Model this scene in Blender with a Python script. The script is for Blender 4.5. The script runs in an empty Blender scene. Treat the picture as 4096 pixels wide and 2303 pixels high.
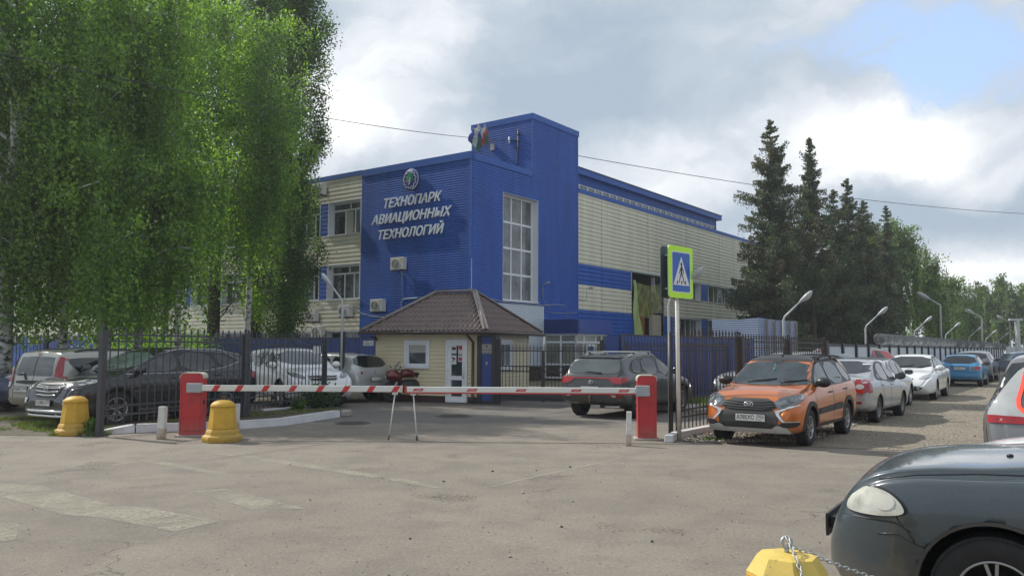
import bpy, bmesh, math, random
import numpy as np
from mathutils import Vector, Matrix, noise
from mathutils.bvhtree import BVHTree
from math import radians as R, sin, cos, pi
random.seed(7)
SC = bpy.context.scene
COL = SC.collection
# ---------------------------------------------------------------- camera, sky, sun, exposure
F, CX, CY, EYE = 3261.0, 2048.0, 1151.5, 1.62      # photo pixels (4096 wide)
PITCH, ROLL = 4.235, 0.25
CM = Matrix.Rotation(R(90 + PITCH), 3, 'X') @ Matrix.Rotation(R(ROLL), 3, 'Z')
cam_d = bpy.data.cameras.new('camera'); cam = bpy.data.objects.new('camera', cam_d); COL.objects.link(cam)
cam_d.sensor_width = 36; cam_d.lens = F / 4096 * 36; cam_d.clip_start = 0.05; cam_d.clip_end = 3000
cam.matrix_world = Matrix.Translation((0, 0, EYE)) @ CM.to_4x4()
SC.camera = cam
SC.render.resolution_x = 1024; SC.render.resolution_y = 575
SC.view_settings.view_transform = 'Standard'; SC.view_settings.look = 'None'
SC.view_settings.exposure = 0.86; SC.view_settings.gamma = 1.0
SC.cycles.max_bounces = 8; SC.cycles.diffuse_bounces = 4; SC.cycles.transmission_bounces = 6; SC.cycles.transparent_max_bounces = 8
SC.cycles.use_denoising = True

def ray(x, y): return CM @ Vector(((x - CX) / F, (CY - y) / F, -1))
def G(x, y, z=0.0):
    d = ray(x, y); t = (z - EYE) / d.z
    return Vector((d.x * t, d.y * t, z))
def D(x, y, Y):
    d = ray(x, y); t = Y / d.y
    return Vector((d.x * t, Y, EYE + d.z * t))

SUN_AZ, SUN_EL = 149.5, 43.0      # azimuth measured from +X counter-clockwise
sd = Vector((cos(R(SUN_AZ)) * cos(R(SUN_EL)), sin(R(SUN_AZ)) * cos(R(SUN_EL)), sin(R(SUN_EL))))
sun_d = bpy.data.lights.new('sun', 'SUN'); sun = bpy.data.objects.new('sun', sun_d); COL.objects.link(sun)
sun_d.energy = 2.7; sun_d.angle = R(0.6); sun_d.color = (1.0, 0.955, 0.88)
sun.rotation_euler = sd.to_track_quat('Z', 'Y').to_euler()

def N(nt, t, **kw):
    n = nt.nodes.new(t)
    for k, v in kw.items():
        if k.startswith('i_'):
            n.inputs[k[2:].replace('_', ' ')].default_value = v
        else: setattr(n, k, v)
    return n
def L(nt, a, b): nt.links.new(a, b)
def math_n(nt, op, a, b=None, clamp=False):
    n = nt.nodes.new('ShaderNodeMath'); n.operation = op; n.use_clamp = clamp
    for i, s in enumerate((a, b)):
        if s is None: continue
        if isinstance(s, (int, float)): n.inputs[i].default_value = s
        else: nt.links.new(s, n.inputs[i])
    return n.outputs[0]
def mixc(nt, fac, a, b, blend='MIX'):
    n = nt.nodes.new('ShaderNodeMix'); n.data_type = 'RGBA'; n.blend_type = blend
    if isinstance(fac, (int, float)): n.inputs[0].default_value = fac
    else: nt.links.new(fac, n.inputs[0])
    for i, s in ((6, a), (7, b)):
        if isinstance(s, (tuple, list)): n.inputs[i].default_value = (*s[:3], 1)
        else: nt.links.new(s, n.inputs[i])
    return n.outputs[2]
def ramp(nt, f, stops):
    n = nt.nodes.new('ShaderNodeValToRGB'); nt.links.new(f, n.inputs[0]); e = n.color_ramp.elements
    while len(e) < len(stops): e.new(0.5)
    for el, (p, c) in zip(e, stops):
        el.position = p; el.color = (*((c,) * 3 if isinstance(c, (int, float)) else c), 1)
    return n.outputs[0]
def mapr(nt, v, a, b, c, d, smooth=True):
    n = nt.nodes.new('ShaderNodeMapRange'); n.interpolation_type = 'SMOOTHSTEP' if smooth else 'LINEAR'
    nt.links.new(v, n.inputs[0])
    for i, s in enumerate((a, b, c, d)): n.inputs[i + 1].default_value = s
    return n.outputs[0]

world = bpy.data.worlds.new('World'); SC.world = world; world.use_nodes = True
nt = world.node_tree; nt.nodes.clear()
sky = N(nt, 'ShaderNodeTexSky', sky_type='NISHITA', sun_disc=False)
sky.sun_elevation = R(SUN_EL); sky.sun_rotation = R(90 - SUN_AZ)
sky.air_density = 1.3; sky.dust_density = 1.5
tc = N(nt, 'ShaderNodeTexCoord')
dirv = tc.outputs['Generated']
wn = N(nt, 'ShaderNodeTexNoise', i_Scale=4.5, i_Detail=6.0, i_Roughness=0.6); L(nt, dirv, wn.inputs['Vector'])
ws = N(nt, 'ShaderNodeVectorMath', operation='SUBTRACT'); L(nt, wn.outputs['Color'], ws.inputs[0]); ws.inputs[1].default_value = (.5, .5, .5)
wm = N(nt, 'ShaderNodeVectorMath', operation='SCALE'); L(nt, ws.outputs[0], wm.inputs[0]); wm.inputs['Scale'].default_value = 0.15
wv = N(nt, 'ShaderNodeVectorMath', operation='ADD'); L(nt, dirv, wv.inputs[0]); L(nt, wm.outputs[0], wv.inputs[1])
def blob(px, py, r, amp, sy=1.0):
    d = ray(px, py).normalized()
    s = N(nt, 'ShaderNodeVectorMath', operation='SUBTRACT'); L(nt, wv.outputs[0], s.inputs[0]); s.inputs[1].default_value = d
    m = N(nt, 'ShaderNodeVectorMath', operation='MULTIPLY'); L(nt, s.outputs[0], m.inputs[0]); m.inputs[1].default_value = (1, 1, sy)
    l = N(nt, 'ShaderNodeVectorMath', operation='LENGTH'); L(nt, m.outputs[0], l.inputs[0])
    return mapr(nt, l.outputs['Value'], 0, r, amp, 0)
def addall(vals):
    a = vals[0]
    for b in vals[1:]: a = math_n(nt, 'ADD', a, b)
    return a
pr = N(nt, 'ShaderNodeMapping'); L(nt, wv.outputs[0], pr.inputs['Vector']); pr.inputs['Scale'].default_value = (1, 1, 2.4)
n1 = N(nt, 'ShaderNodeTexNoise', i_Scale=3.4, i_Detail=8.0, i_Roughness=0.52); L(nt, pr.outputs[0], n1.inputs['Vector'])
n2 = N(nt, 'ShaderNodeTexNoise', i_Scale=6.5, i_Detail=9.0, i_Roughness=0.58); L(nt, pr.outputs[0], n2.inputs['Vector'])
# blue openings (1 = clear sky)
blue = addall([blob(3900, 240, .25, .72, 2.2), blob(3350, 40, .16, .45, 2.0), blob(2420, 180, .06, .3, 1.5), blob(2900, 320, .05, .25, 1.5), blob(4050, 900, .08, .12, 2)])
blue = math_n(nt, 'ADD', blue, math_n(nt, 'ADD', mapr(nt, n1.outputs['Fac'], .35, .7, .20, -.40), mapr(nt, n2.outputs['Fac'], .35, .65, .22, -.22)))
blue = mapr(nt, blue, .34, .92, 0, .95)
# brightness of the cloud underside
br = addall([blob(3600, 560, .13, .62, 1.5), blob(3250, 700, .13, .30, 1.6), blob(2600, 650, .18, .42, 1.8), blob(2900, 220, .10, .30, 1.5), blob(3950, 760, .10, .45, 3.0), blob(3950, 1130, .14, .3, 2),
             blob(2350, 330, .22, -.36, 1.5), blob(1900, 500, .14, -.14, 1.8), blob(3750, 850, .20, -.42, 3.0), blob(2100, 380, .12, -.12), blob(2750, 330, .14, -.1), blob(1450, 100, .30, .0), blob(1330, 420, .10, .4, 1.0)])
br = math_n(nt, 'ADD', br, mapr(nt, n1.outputs['Fac'], .32, .68, .09, .62, False))
br = math_n(nt, 'ADD', br, mapr(nt, n2.outputs['Fac'], .3, .7, -.17, .17, False))
cc = ramp(nt, br, [(0.0, (2.3, 2.8, 3.4)), (0.28, (2.9, 3.35, 3.85)), (0.52, (3.9, 4.2, 4.6)), (0.78, (5.3, 5.5, 5.65)), (1.0, (7.8, 7.8, 7.7))])
skc = mixc(nt, 0.55, sky.outputs[0], (3.1, 4.5, 7.4))
full = mixc(nt, blue, cc, skc)
bg = N(nt, 'ShaderNodeBackground'); bg.inputs['Strength'].default_value = 0.104
L(nt, full, bg.inputs['Color'])
wo = N(nt, 'ShaderNodeOutputWorld'); L(nt, bg.outputs[0], wo.inputs['Surface'])

# ---------------------------------------------------------------- materials
MATS = {}
def mat(name, col, rough=0.7, chips=0.0, metal=0.0, var=0.12, vs=6.0, bump=0.0, bs=40.0, coat=0.0, dirt=0.0, dirt_col=(.22, .19, .15), dirt_h=0.5, spec=0.5, streak=False):
    """plain coated surface with mild colour variation, optional low dirt and bump (object coordinates, metres)"""
    if name in MATS: return MATS[name]
    m = bpy.data.materials.new(name); m.use_nodes = True; nt = m.node_tree
    b = nt.nodes['Principled BSDF']
    tc = N(nt, 'ShaderNodeTexCoord'); v = tc.outputs['Object']
    if streak:
        mp = N(nt, 'ShaderNodeMapping'); L(nt, v, mp.inputs['Vector']); mp.inputs['Scale'].default_value = (1, 1, .12); v = mp.outputs[0]
    n = N(nt, 'ShaderNodeTexNoise', i_Scale=vs, i_Detail=5.0, i_Roughness=0.6); L(nt, v, n.inputs['Vector'])
    lo = tuple(max(0, c * (1 - var)) for c in col); hi = tuple(min(1, c * (1 + var)) for c in col)
    c = ramp(nt, n.outputs['Fac'], [(0.3, lo), (0.7, hi)])
    rough_s = None
    if chips > 0:
        nc = N(nt, 'ShaderNodeTexNoise', i_Scale=22.0, i_Detail=6.0, i_Roughness=0.7); L(nt, tc.outputs['Object'], nc.inputs['Vector'])
        nd = N(nt, 'ShaderNodeTexNoise', i_Scale=3.5, i_Detail=4.0); L(nt, tc.outputs['Object'], nd.inputs['Vector'])
        kc_ = math_n(nt, 'MULTIPLY', mapr(nt, nc.outputs['Fac'], .60, .64, 0, 1), mapr(nt, nd.outputs['Fac'], .42, .56, 0, chips))
        c = mixc(nt, kc_, c, (.16, .13, .10))
        c = mixc(nt, mapr(nt, nd.outputs['Fac'], .50, .75, 0, .35), c, tuple(x * .5 for x in col))
    if dirt > 0:
        sp = N(nt, 'ShaderNodeSeparateXYZ'); L(nt, tc.outputs['Object'], sp.inputs[0])
        n3 = N(nt, 'ShaderNodeTexNoise', i_Scale=5.0, i_Detail=8.0, i_Roughness=0.7); L(nt, tc.outputs['Object'], n3.inputs['Vector'])
        h = mapr(nt, sp.outputs[2], 0.15, dirt_h, 1.0, 0.12)
        k = math_n(nt, 'MULTIPLY', h, mapr(nt, n3.outputs['Fac'], .3, .65, .25, 1.0), True)
        k = math_n(nt, 'MULTIPLY', k, dirt, True)
        c = mixc(nt, k, c, dirt_col)
        r = nt.nodes.new('ShaderNodeMapRange'); L(nt, k, r.inputs[0]); r.inputs[3].default_value = rough; r.inputs[4].default_value = 0.85
        L(nt, r.outputs[0], b.inputs['Roughness']); rough_s = 1
        if coat > 0:
            r2 = nt.nodes.new('ShaderNodeMapRange'); L(nt, k, r2.inputs[0]); r2.inputs[3].default_value = coat; r2.inputs[4].default_value = 0.0
            L(nt, r2.outputs[0], b.inputs['Coat Weight'])
    L(nt, c, b.inputs['Base Color'])
    if rough_s is None:
        b.inputs['Roughness'].default_value = rough
        b.inputs['Coat Weight'].default_value = coat
    b.inputs['Coat Roughness'].default_value = 0.06
    b.inputs['Metallic'].default_value = metal
    b.inputs['Specular IOR Level'].default_value = spec
    if bump > 0:
        n2 = N(nt, 'ShaderNodeTexNoise', i_Scale=bs, i_Detail=4.0); L(nt, tc.outputs['Object'], n2.inputs['Vector'])
        bp = N(nt, 'ShaderNodeBump', i_Strength=bump, i_Distance=0.02); L(nt, n2.outputs['Fac'], bp.inputs['Height']); L(nt, bp.outputs[0], b.inputs['Normal'])
    MATS[name] = m
    return m
M_BLUE = mat('blue_siding', (.017, .094, .41), .5, var=.18, vs=1.6, streak=True, spec=.35)
M_BLUET = mat('blue_trim', (.019, .098, .39), .5, var=.08, spec=.35)
M_BEIGE = mat('beige_siding', (.66, .635, .51), .5, var=.10, vs=1.6, streak=True)
M_BEIGET = mat('beige_trim', (.52, .49, .40), .5, var=.05)
M_WHITE = mat('white_plastic', (.72, .74, .76), .35, var=.04)
M_WPANEL = mat('pale_panel', (.56, .61, .68), .45, var=.06)
M_GLASS = mat('window_glass', (.035, .045, .05), .04, var=.6, vs=.8, spec=.9)
M_GLASSL = mat('pale_window_glass', (.11, .125, .13), .04, var=.75, vs=.9, spec=1.0)
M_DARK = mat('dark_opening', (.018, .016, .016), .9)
M_IRON = mat('black_iron', (.022, .023, .026), .5, var=.2, bump=.1)
M_IRONG = mat('grey_iron', (.045, .048, .056), .5, var=.2)
M_BROWNI = mat('rusty_iron', (.045, .034, .031), .6, var=.35, vs=10)
M_RUBBER = mat('tyre_rubber', (.022, .022, .023), .85, var=.25, vs=12, bump=.2, bs=90, dirt=.0)
M_CONC = mat('concrete', (.34, .32, .29), .9, var=.18, vs=5, bump=.3, bs=30)
M_WKERB = mat('white_kerb_paint', (.60, .61, .62), .8, var=.15, vs=3, bump=.35, bs=14, dirt=.6, dirt_col=(.30, .27, .24), dirt_h=.13)
M_GALV = mat('galvanised_steel', (.42, .44, .45), .45, metal=.5, var=.12)
M_GREYM = mat('grey_enamel', (.36, .38, .39), .5, var=.1)
M_BLACKP = mat('black_plastic', (.022, .023, .024), .5, var=.15, bump=.1, bs=120)
M_BRONZE = mat('brown_metal', (.055, .032, .028), .4, var=.15)

# ---------------------------------------------------------------- mesh helpers
class MB:
    """collects shapes for one mesh object"""
    def __init__(s): s.bm = bmesh.new(); s.mi = 0
    def face(s, pts, mi=None, smooth=False):
        f = s.bm.faces.new([s.bm.verts.new(p) for p in pts]); f.material_index = s.mi if mi is None else mi; f.smooth = smooth
        return f
    def box(s, x0, x1, y0, y1, z0, z1):
        v = [s.bm.verts.new(p) for p in ((x0, y0, z0), (x1, y0, z0), (x1, y1, z0), (x0, y1, z0), (x0, y0, z1), (x1, y0, z1), (x1, y1, z1), (x0, y1, z1))]
        for q in ((0, 3, 2, 1), (4, 5, 6, 7), (0, 1, 5, 4), (1, 2, 6, 5), (2, 3, 7, 6), (3, 0, 4, 7)):
            s.bm.faces.new([v[i] for i in q]).material_index = s.mi
        return s
    def bar(s, a, b, w, h=None, up=(0, 0, 1)):
        """rectangular bar from a to b, w across, h along up"""
        h = w if h is None else h
        a = Vector(a); b = Vector(b); d = (b - a).normalized(); u = Vector(up)
        if abs(d.dot(u)) > .99: u = Vector((1, 0, 0))
        sd_ = d.cross(u).normalized(); u2 = sd_.cross(d)
        v = [s.bm.verts.new(p + sd_ * (sx * w / 2) + u2 * (sz * h / 2)) for p in (a, b) for sx, sz in ((-1, -1), (1, -1), (1, 1), (-1, 1))]
        for q in ((0, 1, 2, 3), (7, 6, 5, 4), (0, 4, 5, 1), (1, 5, 6, 2), (2, 6, 7, 3), (3, 7, 4, 0)):
            s.bm.faces.new([v[i] for i in q]).material_index = s.mi
        return s
    def tube(s, pts, r, seg=8, cap=True, closed=False):
        pts = [Vector(p) for p in pts]; n = len(pts); rings = []
        rs = r if isinstance(r, (list, tuple)) else [r] * n
        prev = None
        for i, p in enumerate(pts):
            a = pts[i - 1] if (i or closed) else p; b = pts[(i + 1) % n] if (i < n - 1 or closed) else p
            d = (b - a).normalized()
            if prev is None:
                u = d.cross(Vector((0, 0, 1)));
                if u.length < .05: u = d.cross(Vector((1, 0, 0)))
                u.normalize()
            else:
                u = prev - d * prev.dot(d)
                if u.length < 1e-4: u = d.orthogonal()
                u.normalize()
            prev = u; w = d.cross(u)
            rings.append([s.bm.verts.new(p + (u * cos(2 * pi * k / seg) + w * sin(2 * pi * k / seg)) * rs[i]) for k in range(seg)])
        m = n if closed else n - 1
        for i in range(m):
            A, B = rings[i], rings[(i + 1) % n]
            for k in range(seg):
                f = s.bm.faces.new([A[k], A[(k + 1) % seg], B[(k + 1) % seg], B[k]]); f.smooth = True; f.material_index = s.mi
        if cap and not closed:
            s.bm.faces.new(rings[0][::-1]).material_index = s.mi; s.bm.faces.new(rings[-1]).material_index = s.mi
        return s
    def lathe(s, prof, seg=24, axis='Z', c=(0, 0, 0), smooth=True, rot=0.0, cap=True):
        """prof: list of (radius, height)"""
        rings = []
        for r, h in prof:
            ring = []
            for k in range(seg):
                a = 2 * pi * k / seg + rot; x, y = r * cos(a), r * sin(a)
                p = {'Z': (x, y, h), 'Y': (x, h, y), 'X': (h, x, y)}[axis]
                ring.append(s.bm.verts.new(Vector(p) + Vector(c)))
            rings.append(ring)
        for A, B in zip(rings, rings[1:]):
            for k in range(seg):
                f = s.bm.faces.new([A[k], A[(k + 1) % seg], B[(k + 1) % seg], B[k]]); f.smooth = smooth; f.material_index = s.mi
        for ring in (rings[0], rings[-1]) if cap else ():
            if (ring[0].co - ring[seg // 2].co).length > 1e-4: s.bm.faces.new(ring).material_index = s.mi
        return s
    def prism(s, poly, a, b, plane='XZ'):
        """polygon in a plane extruded between a and b on the third axis"""
        f3 = {'XZ': lambda p, t: (p[0], t, p[1]), 'YZ': lambda p, t: (t, p[0], p[1]), 'XY': lambda p, t: (p[0], p[1], t)}[plane]
        A = [s.bm.verts.new(f3(p, a)) for p in poly]; B = [s.bm.verts.new(f3(p, b)) for p in poly]; n = len(poly)
        s.bm.faces.new(A).material_index = s.mi; s.bm.faces.new(B[::-1]).material_index = s.mi
        for i in range(n): s.bm.faces.new([A[i], B[i], B[(i + 1) % n], A[(i + 1) % n]]).material_index = s.mi
        return s
    def xf(s, mtx): bmesh.ops.transform(s.bm, matrix=mtx, verts=s.bm.verts); return s
    def build(s, name, mats, parent=None, bevel=0.0, recalc=True):
        if recalc: bmesh.ops.recalc_face_normals(s.bm, faces=s.bm.faces)
        me = bpy.data.meshes.new(name); s.bm.to_mesh(me); s.bm.free()
        for m in (mats if isinstance(mats, (list, tuple)) else [mats]): me.materials.append(m)
        o = bpy.data.objects.new(name, me); COL.objects.link(o)
        if parent is not None: o.parent = parent
        if bevel > 0:
            bv = o.modifiers.new('bevel', 'BEVEL'); bv.width = bevel; bv.segments = 2; bv.limit_method = 'ANGLE'; bv.angle_limit = R(40)
        return o
def tag(o, label=None, cat=None, group=None, kind=None):
    if label: o['label'] = label
    if cat: o['category'] = cat
    if group: o['group'] = group
    if kind: o['kind'] = kind
    return o
def empty(name, loc=(0, 0, 0), rz=0.0, label=None, cat=None, group=None):
    o = bpy.data.objects.new(name, None); COL.objects.link(o); o.location = loc; o.rotation_euler = (0, 0, rz); o.empty_display_size = .3
    return tag(o, label, cat, group)
def copy_tree(o, parent=None, kids={}):
    c = o.copy(); COL.objects.link(c); c.parent = parent
    for ch in [x for x in bpy.data.objects if x.parent == o]: copy_tree(ch, c)
    return c
def npmesh(name, verts, faces, mats, parent=None, fmat=None, smooth=False):
    """fast mesh from numpy arrays; faces: (n,k) array"""
    me = bpy.data.meshes.new(name); n, k = faces.shape
    me.vertices.add(len(verts)); me.vertices.foreach_set('co', np.asarray(verts, 'f').ravel())
    me.loops.add(n * k); me.loops.foreach_set('vertex_index', faces.astype('i').ravel())
    me.polygons.add(n); me.polygons.foreach_set('loop_start', np.arange(0, n * k, k, dtype='i')); me.polygons.foreach_set('loop_total', np.full(n, k, 'i'))
    for m in (mats if isinstance(mats, (list, tuple)) else [mats]): me.materials.append(m)
    if fmat is not None: me.polygons.foreach_set('material_index', fmat.astype('i'))
    if smooth: me.polygons.foreach_set('use_smooth', np.ones(n, bool))
    me.update(); me.validate()
    o = bpy.data.objects.new(name, me); COL.objects.link(o)
    if parent is not None: o.parent = parent
    return o
def text_mesh(name, s, size, mat_, parent=None, ext=0.002, bold=0.0, shear=0.0, align='CENTER', mtx=None, width=None, space=1.0, bevel=0.0):
    """lettering in the local XY plane (x right, y up), turned into a mesh"""
    cu = bpy.data.curves.new(name, 'FONT'); cu.body = s; cu.size = size; cu.extrude = ext; cu.offset = bold; cu.shear = shear
    cu.align_x = align; cu.align_y = 'CENTER'; cu.space_character = space; cu.resolution_u = 3; cu.bevel_depth = bevel
    t = bpy.data.objects.new(name, cu); COL.objects.link(t)
    bpy.context.view_layer.update()
    dg = bpy.context.evaluated_depsgraph_get()
    me = bpy.data.meshes.new_from_object(t.evaluated_get(dg)); bpy.data.objects.remove(t); bpy.data.curves.remove(cu)
    if width:
        xs = [v.co.x for v in me.vertices]; k = width / (max(xs) - min(xs)); c = (max(xs) + min(xs)) / 2
        for v in me.vertices: v.co.x = (v.co.x - (c if align == 'CENTER' else min(xs))) * k
    me.materials.clear(); me.materials.append(mat_)
    if mtx is not None: me.transform(mtx)
    o = bpy.data.objects.new(name, me); COL.objects.link(o)
    if parent is not None: o.parent = parent
    return o
def frame_mtx(o, xdir, ydir):
    x = Vector(xdir).normalized(); y = Vector(ydir).normalized(); z = x.cross(y)
    m = Matrix((x, y, z)).transposed().to_4x4(); m.translation = Vector(o); return m

# ---------------------------------------------------------------- ground
def asphalt_mat():
    m = bpy.data.materials.new('asphalt'); m.use_nodes = True; nt = m.node_tree; b = nt.nodes['Principled BSDF']
    tc = N(nt, 'ShaderNodeTexCoord'); v = tc.outputs['Object']
    def nz(s, d=6.0, r=.6):
        n = N(nt, 'ShaderNodeTexNoise', i_Scale=s, i_Detail=d, i_Roughness=r); L(nt, v, n.inputs['Vector']); return n.outputs['Fac']
    big = nz(.22, 5); mid = nz(1.6, 6); fine = nz(28, 8, .75); grit = nz(120, 3, .7)
    base = ramp(nt, big, [(.32, (.225, .198, .164)), (.68, (.300, .266, .218))])
    base = mixc(nt, mapr(nt, mid, .42, .66, 0, .5), base, (.172, .152, .135))
    # tan dust drifts
    d2 = nz(.55, 7, .65); base = mixc(nt, mapr(nt, d2, .52, .68, 0, .45), base, (.315, .275, .215))
    base = mixc(nt, mapr(nt, fine, .35, .72, .40, 0), base, (.10, .088, .078))
    base = mixc(nt, mapr(nt, fine, .58, .76, 0, .40), base, (.42, .38, .32))
    vo = N(nt, 'ShaderNodeTexVoronoi', i_Scale=16.0); L(nt, v, vo.inputs['Vector'])
    sp = N(nt, 'ShaderNodeSeparateColor'); L(nt, vo.outputs['Color'], sp.inputs[0])
    speck = math_n(nt, 'MULTIPLY', mapr(nt, vo.outputs['Distance'], .08, .22, 1, 0), mapr(nt, sp.outputs[0], .68, .76, 0, 1))
    vo2 = N(nt, 'ShaderNodeTexVoronoi', i_Scale=42.0); L(nt, v, vo2.inputs['Vector']); sp2 = N(nt, 'ShaderNodeSeparateColor'); L(nt, vo2.outputs['Color'], sp2.inputs[0])
    base = mixc(nt, math_n(nt, 'MULTIPLY', mapr(nt, vo2.outputs['Distance'], .15, .35, .6, 0), mapr(nt, sp2.outputs[1], .62, .70, 0, 1)), base, (.09, .08, .07))
    base = mixc(nt, math_n(nt, 'MULTIPLY', mapr(nt, vo2.outputs['Distance'], .15, .35, .5, 0), mapr(nt, sp2.outputs[0], .80, .86, 0, 1)), base, (.46, .42, .36))
    base = mixc(nt, math_n(nt, 'MULTIPLY', speck, .75), base, (.045, .040, .036))
    d3 = nz(.75, 4, .55); base = mixc(nt, math_n(nt, 'MULTIPLY', mapr(nt, d3, .60, .68, 0, .7), mapr(nt, fine, .44, .56, 1, 0)), base, (.075, .062, .05))
    d4 = nz(.33, 3, .5); base = mixc(nt, mapr(nt, d4, .56, .60, 0, .22), base, (.13, .118, .105))
    # tree shade painted darker and cooler into the asphalt beyond the barrier line (y > 15.6) with an uneven edge
    spx = N(nt, 'ShaderNodeSeparateXYZ'); L(nt, v, spx.inputs[0])
    yy = math_n(nt, 'ADD', spx.outputs[1], math_n(nt, 'MULTIPLY', nz(.8, 3), 1.2))
    base = mixc(nt, mapr(nt, yy, 18.2, 18.7, 0, .62), base, (.128, .122, .118))
    base = mixc(nt, mapr(nt, yy, 22.3, 22.5, 0, .5), base, (.150, .128, .114))
    # worn seam along the barrier
    seam = mapr(nt, math_n(nt, 'ABSOLUTE', math_n(nt, 'SUBTRACT', math_n(nt, 'ADD', spx.outputs[1], math_n(nt, 'MULTIPLY', nz(1.5, 4), .25)), 14.1)), .0, .022, .7, 0)
    base = mixc(nt, seam, base, (.05, .045, .04))
    # cracks
    cr = N(nt, 'ShaderNodeTexVoronoi', feature='DISTANCE_TO_EDGE', i_Scale=.32)
    wv2 = N(nt, 'ShaderNodeTexNoise', i_Scale=2.2, i_Detail=5.0); L(nt, v, wv2.inputs['Vector'])
    ad = N(nt, 'ShaderNodeVectorMath', operation='ADD'); L(nt, v, ad.inputs[0]); L(nt, wv2.outputs['Color'], ad.inputs[1]); L(nt, ad.outputs[0], cr.inputs['Vector'])
    ck = math_n(nt, 'MULTIPLY', mapr(nt, cr.outputs['Distance'], 0, .006, 1, 0), mapr(nt, nz(.4, 2), .5, .6, 0, .6))
    base = mixc(nt, ck, base, (.05, .043, .038))
    L(nt, base, b.inputs['Base Color']); b.inputs['Roughness'].default_value = .92; b.inputs['Specular IOR Level'].default_value = .25
    h = math_n(nt, 'ADD', math_n(nt, 'MULTIPLY', fine, .7), math_n(nt, 'MULTIPLY', grit, .5))
    h = math_n(nt, 'SUBTRACT', h, speck)
    bp = N(nt, 'ShaderNodeBump', i_Strength=.55, i_Distance=.02); L(nt, h, bp.inputs['Height']); L(nt, bp.outputs[0], b.inputs['Normal'])
    return m
def dirt_mat(name, a, b_, s=18.0, stone=(.42, .38, .31)):
    m = bpy.data.materials.new(name); m.use_nodes = True; nt = m.node_tree; b = nt.nodes['Principled BSDF']
    tc = N(nt, 'ShaderNodeTexCoord'); v = tc.outputs['Object']
    n0 = N(nt, 'ShaderNodeTexNoise', i_Scale=.45, i_Detail=7.0, i_Roughness=.65); L(nt, v, n0.inputs['Vector'])
    n1 = N(nt, 'ShaderNodeTexNoise', i_Scale=s, i_Detail=8.0, i_Roughness=.8); L(nt, v, n1.inputs['Vector'])
    vo = N(nt, 'ShaderNodeTexVoronoi', i_Scale=s * .9); L(nt, v, vo.inputs['Vector'])
    c = ramp(nt, n0.outputs['Fac'], [(.35, a), (.65, b_)])
    c = mixc(nt, mapr(nt, n1.outputs['Fac'], .38, .5, .7, 0), c, tuple(x * .3 for x in a))
    c = mixc(nt, mapr(nt, n1.outputs['Fac'], .54, .68, 0, .75), c, stone)
    L(nt, c, b.inputs['Base Color']); b.inputs['Roughness'].default_value = .95; b.inputs['Specular IOR Level'].default_value = .2
    h = math_n(nt, 'SUBTRACT', n1.outputs['Fac'], vo.outputs['Distance'])
    bp = N(nt, 'ShaderNodeBump', i_Strength=.8, i_Distance=.04); L(nt, h, bp.inputs['Height']); L(nt, bp.outputs[0], b.inputs['Normal'])
    return m
def sheet(name, pts, z, m, label=None, cat='ground', sub=0):
    mb = MB(); mb.face([(p[0], p[1], z) for p in pts])
    o = mb.build(name, m); tag(o, label, None, None, 'structure')
    return o
M_ASPH = asphalt_mat()
M_LOT = dirt_mat('gravel_lot_dirt', (.225, .195, .155), (.30, .262, .205))
M_SOIL = dirt_mat('soil', (.10, .082, .058), (.15, .12, .085), 22, (.26, .22, .16))
gm = MB(); gm.face([(-190, -12, -.012), (250, -12, -.012), (250, 295, -.012), (-190, 295, -.012)])
tag(gm.build('ground', dirt_mat('earth', (.16, .15, .09), (.22, .20, .13))), 'wide earth ground around the yard', None, None, 'structure')
LD = Vector((cos(R(54.4)), sin(R(54.4)), 0)); LN = Vector((sin(R(54.4)), -cos(R(54.4)), 0))   # lane direction and its right normal
F0 = Vector((3.0, 15.0, 0))
sheet('asphalt_road', [(-60, -6), (60, -6), (60, 10), (7.6, 12.9), (3.0, 14.5), (3.9, 15.9), (12, 27.4), (9, 33), (-3, 36), (-5.1, 21.2), (-7.7, 14.9), (-14, 15.4), (-60, 18)], 0.0, M_ASPH)
a = F0 + LN * .25; far = a + LD * 130
sheet('gravel_lot', [(3.0, 14.6), (7.6, 12.96), (60, 10.06), (220, 40), (220, 150), (far.x, far.y), (a.x, a.y)], -0.002, M_LOT)
sheet('soil_verge', [(-7.6, 14.98), (-5.2, 21.1), (-3.4, 36), (-5, 60), (-90, 90), (-80, 18.1), (-14, 15.5)], -0.004, dirt_mat('parking_dirt', (.14, .125, .10), (.19, .17, .13)))

# crosswalk remnants of worn paint
def paint_mat():
    m = bpy.data.materials.new('worn_road_paint'); m.use_nodes = True; nt = m.node_tree; b = nt.nodes['Principled BSDF']
    tc = N(nt, 'ShaderNodeTexCoord'); v = tc.outputs['Object']
    n = N(nt, 'ShaderNodeTexNoise', i_Scale=1.8, i_Detail=10.0, i_Roughness=.75); L(nt, v, n.inputs['Vector'])
    n2 = N(nt, 'ShaderNodeTexNoise', i_Scale=30, i_Detail=6.0, i_Roughness=.7); L(nt, v, n2.inputs['Vector'])
    b.inputs['Base Color'].default_value = (.40, .375, .29, 1); b.inputs['Roughness'].default_value = .9
    tr = N(nt, 'ShaderNodeBsdfTransparent'); mx = N(nt, 'ShaderNodeMixShader')
    f = math_n(nt, 'MULTIPLY', mapr(nt, n.outputs['Fac'], .36, .60, 0.05, .62), mapr(nt, n2.outputs['Fac'], .38, .55, .25, 1))
    L(nt, f, mx.inputs[0]); L(nt, tr.outputs[0], mx.inputs[1]); L(nt, b.outputs[0], mx.inputs[2])
    L(nt, mx.outputs[0], nt.nodes['Material Output'].inputs['Surface'])
    return m
M_PAINT = paint_mat()
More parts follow.
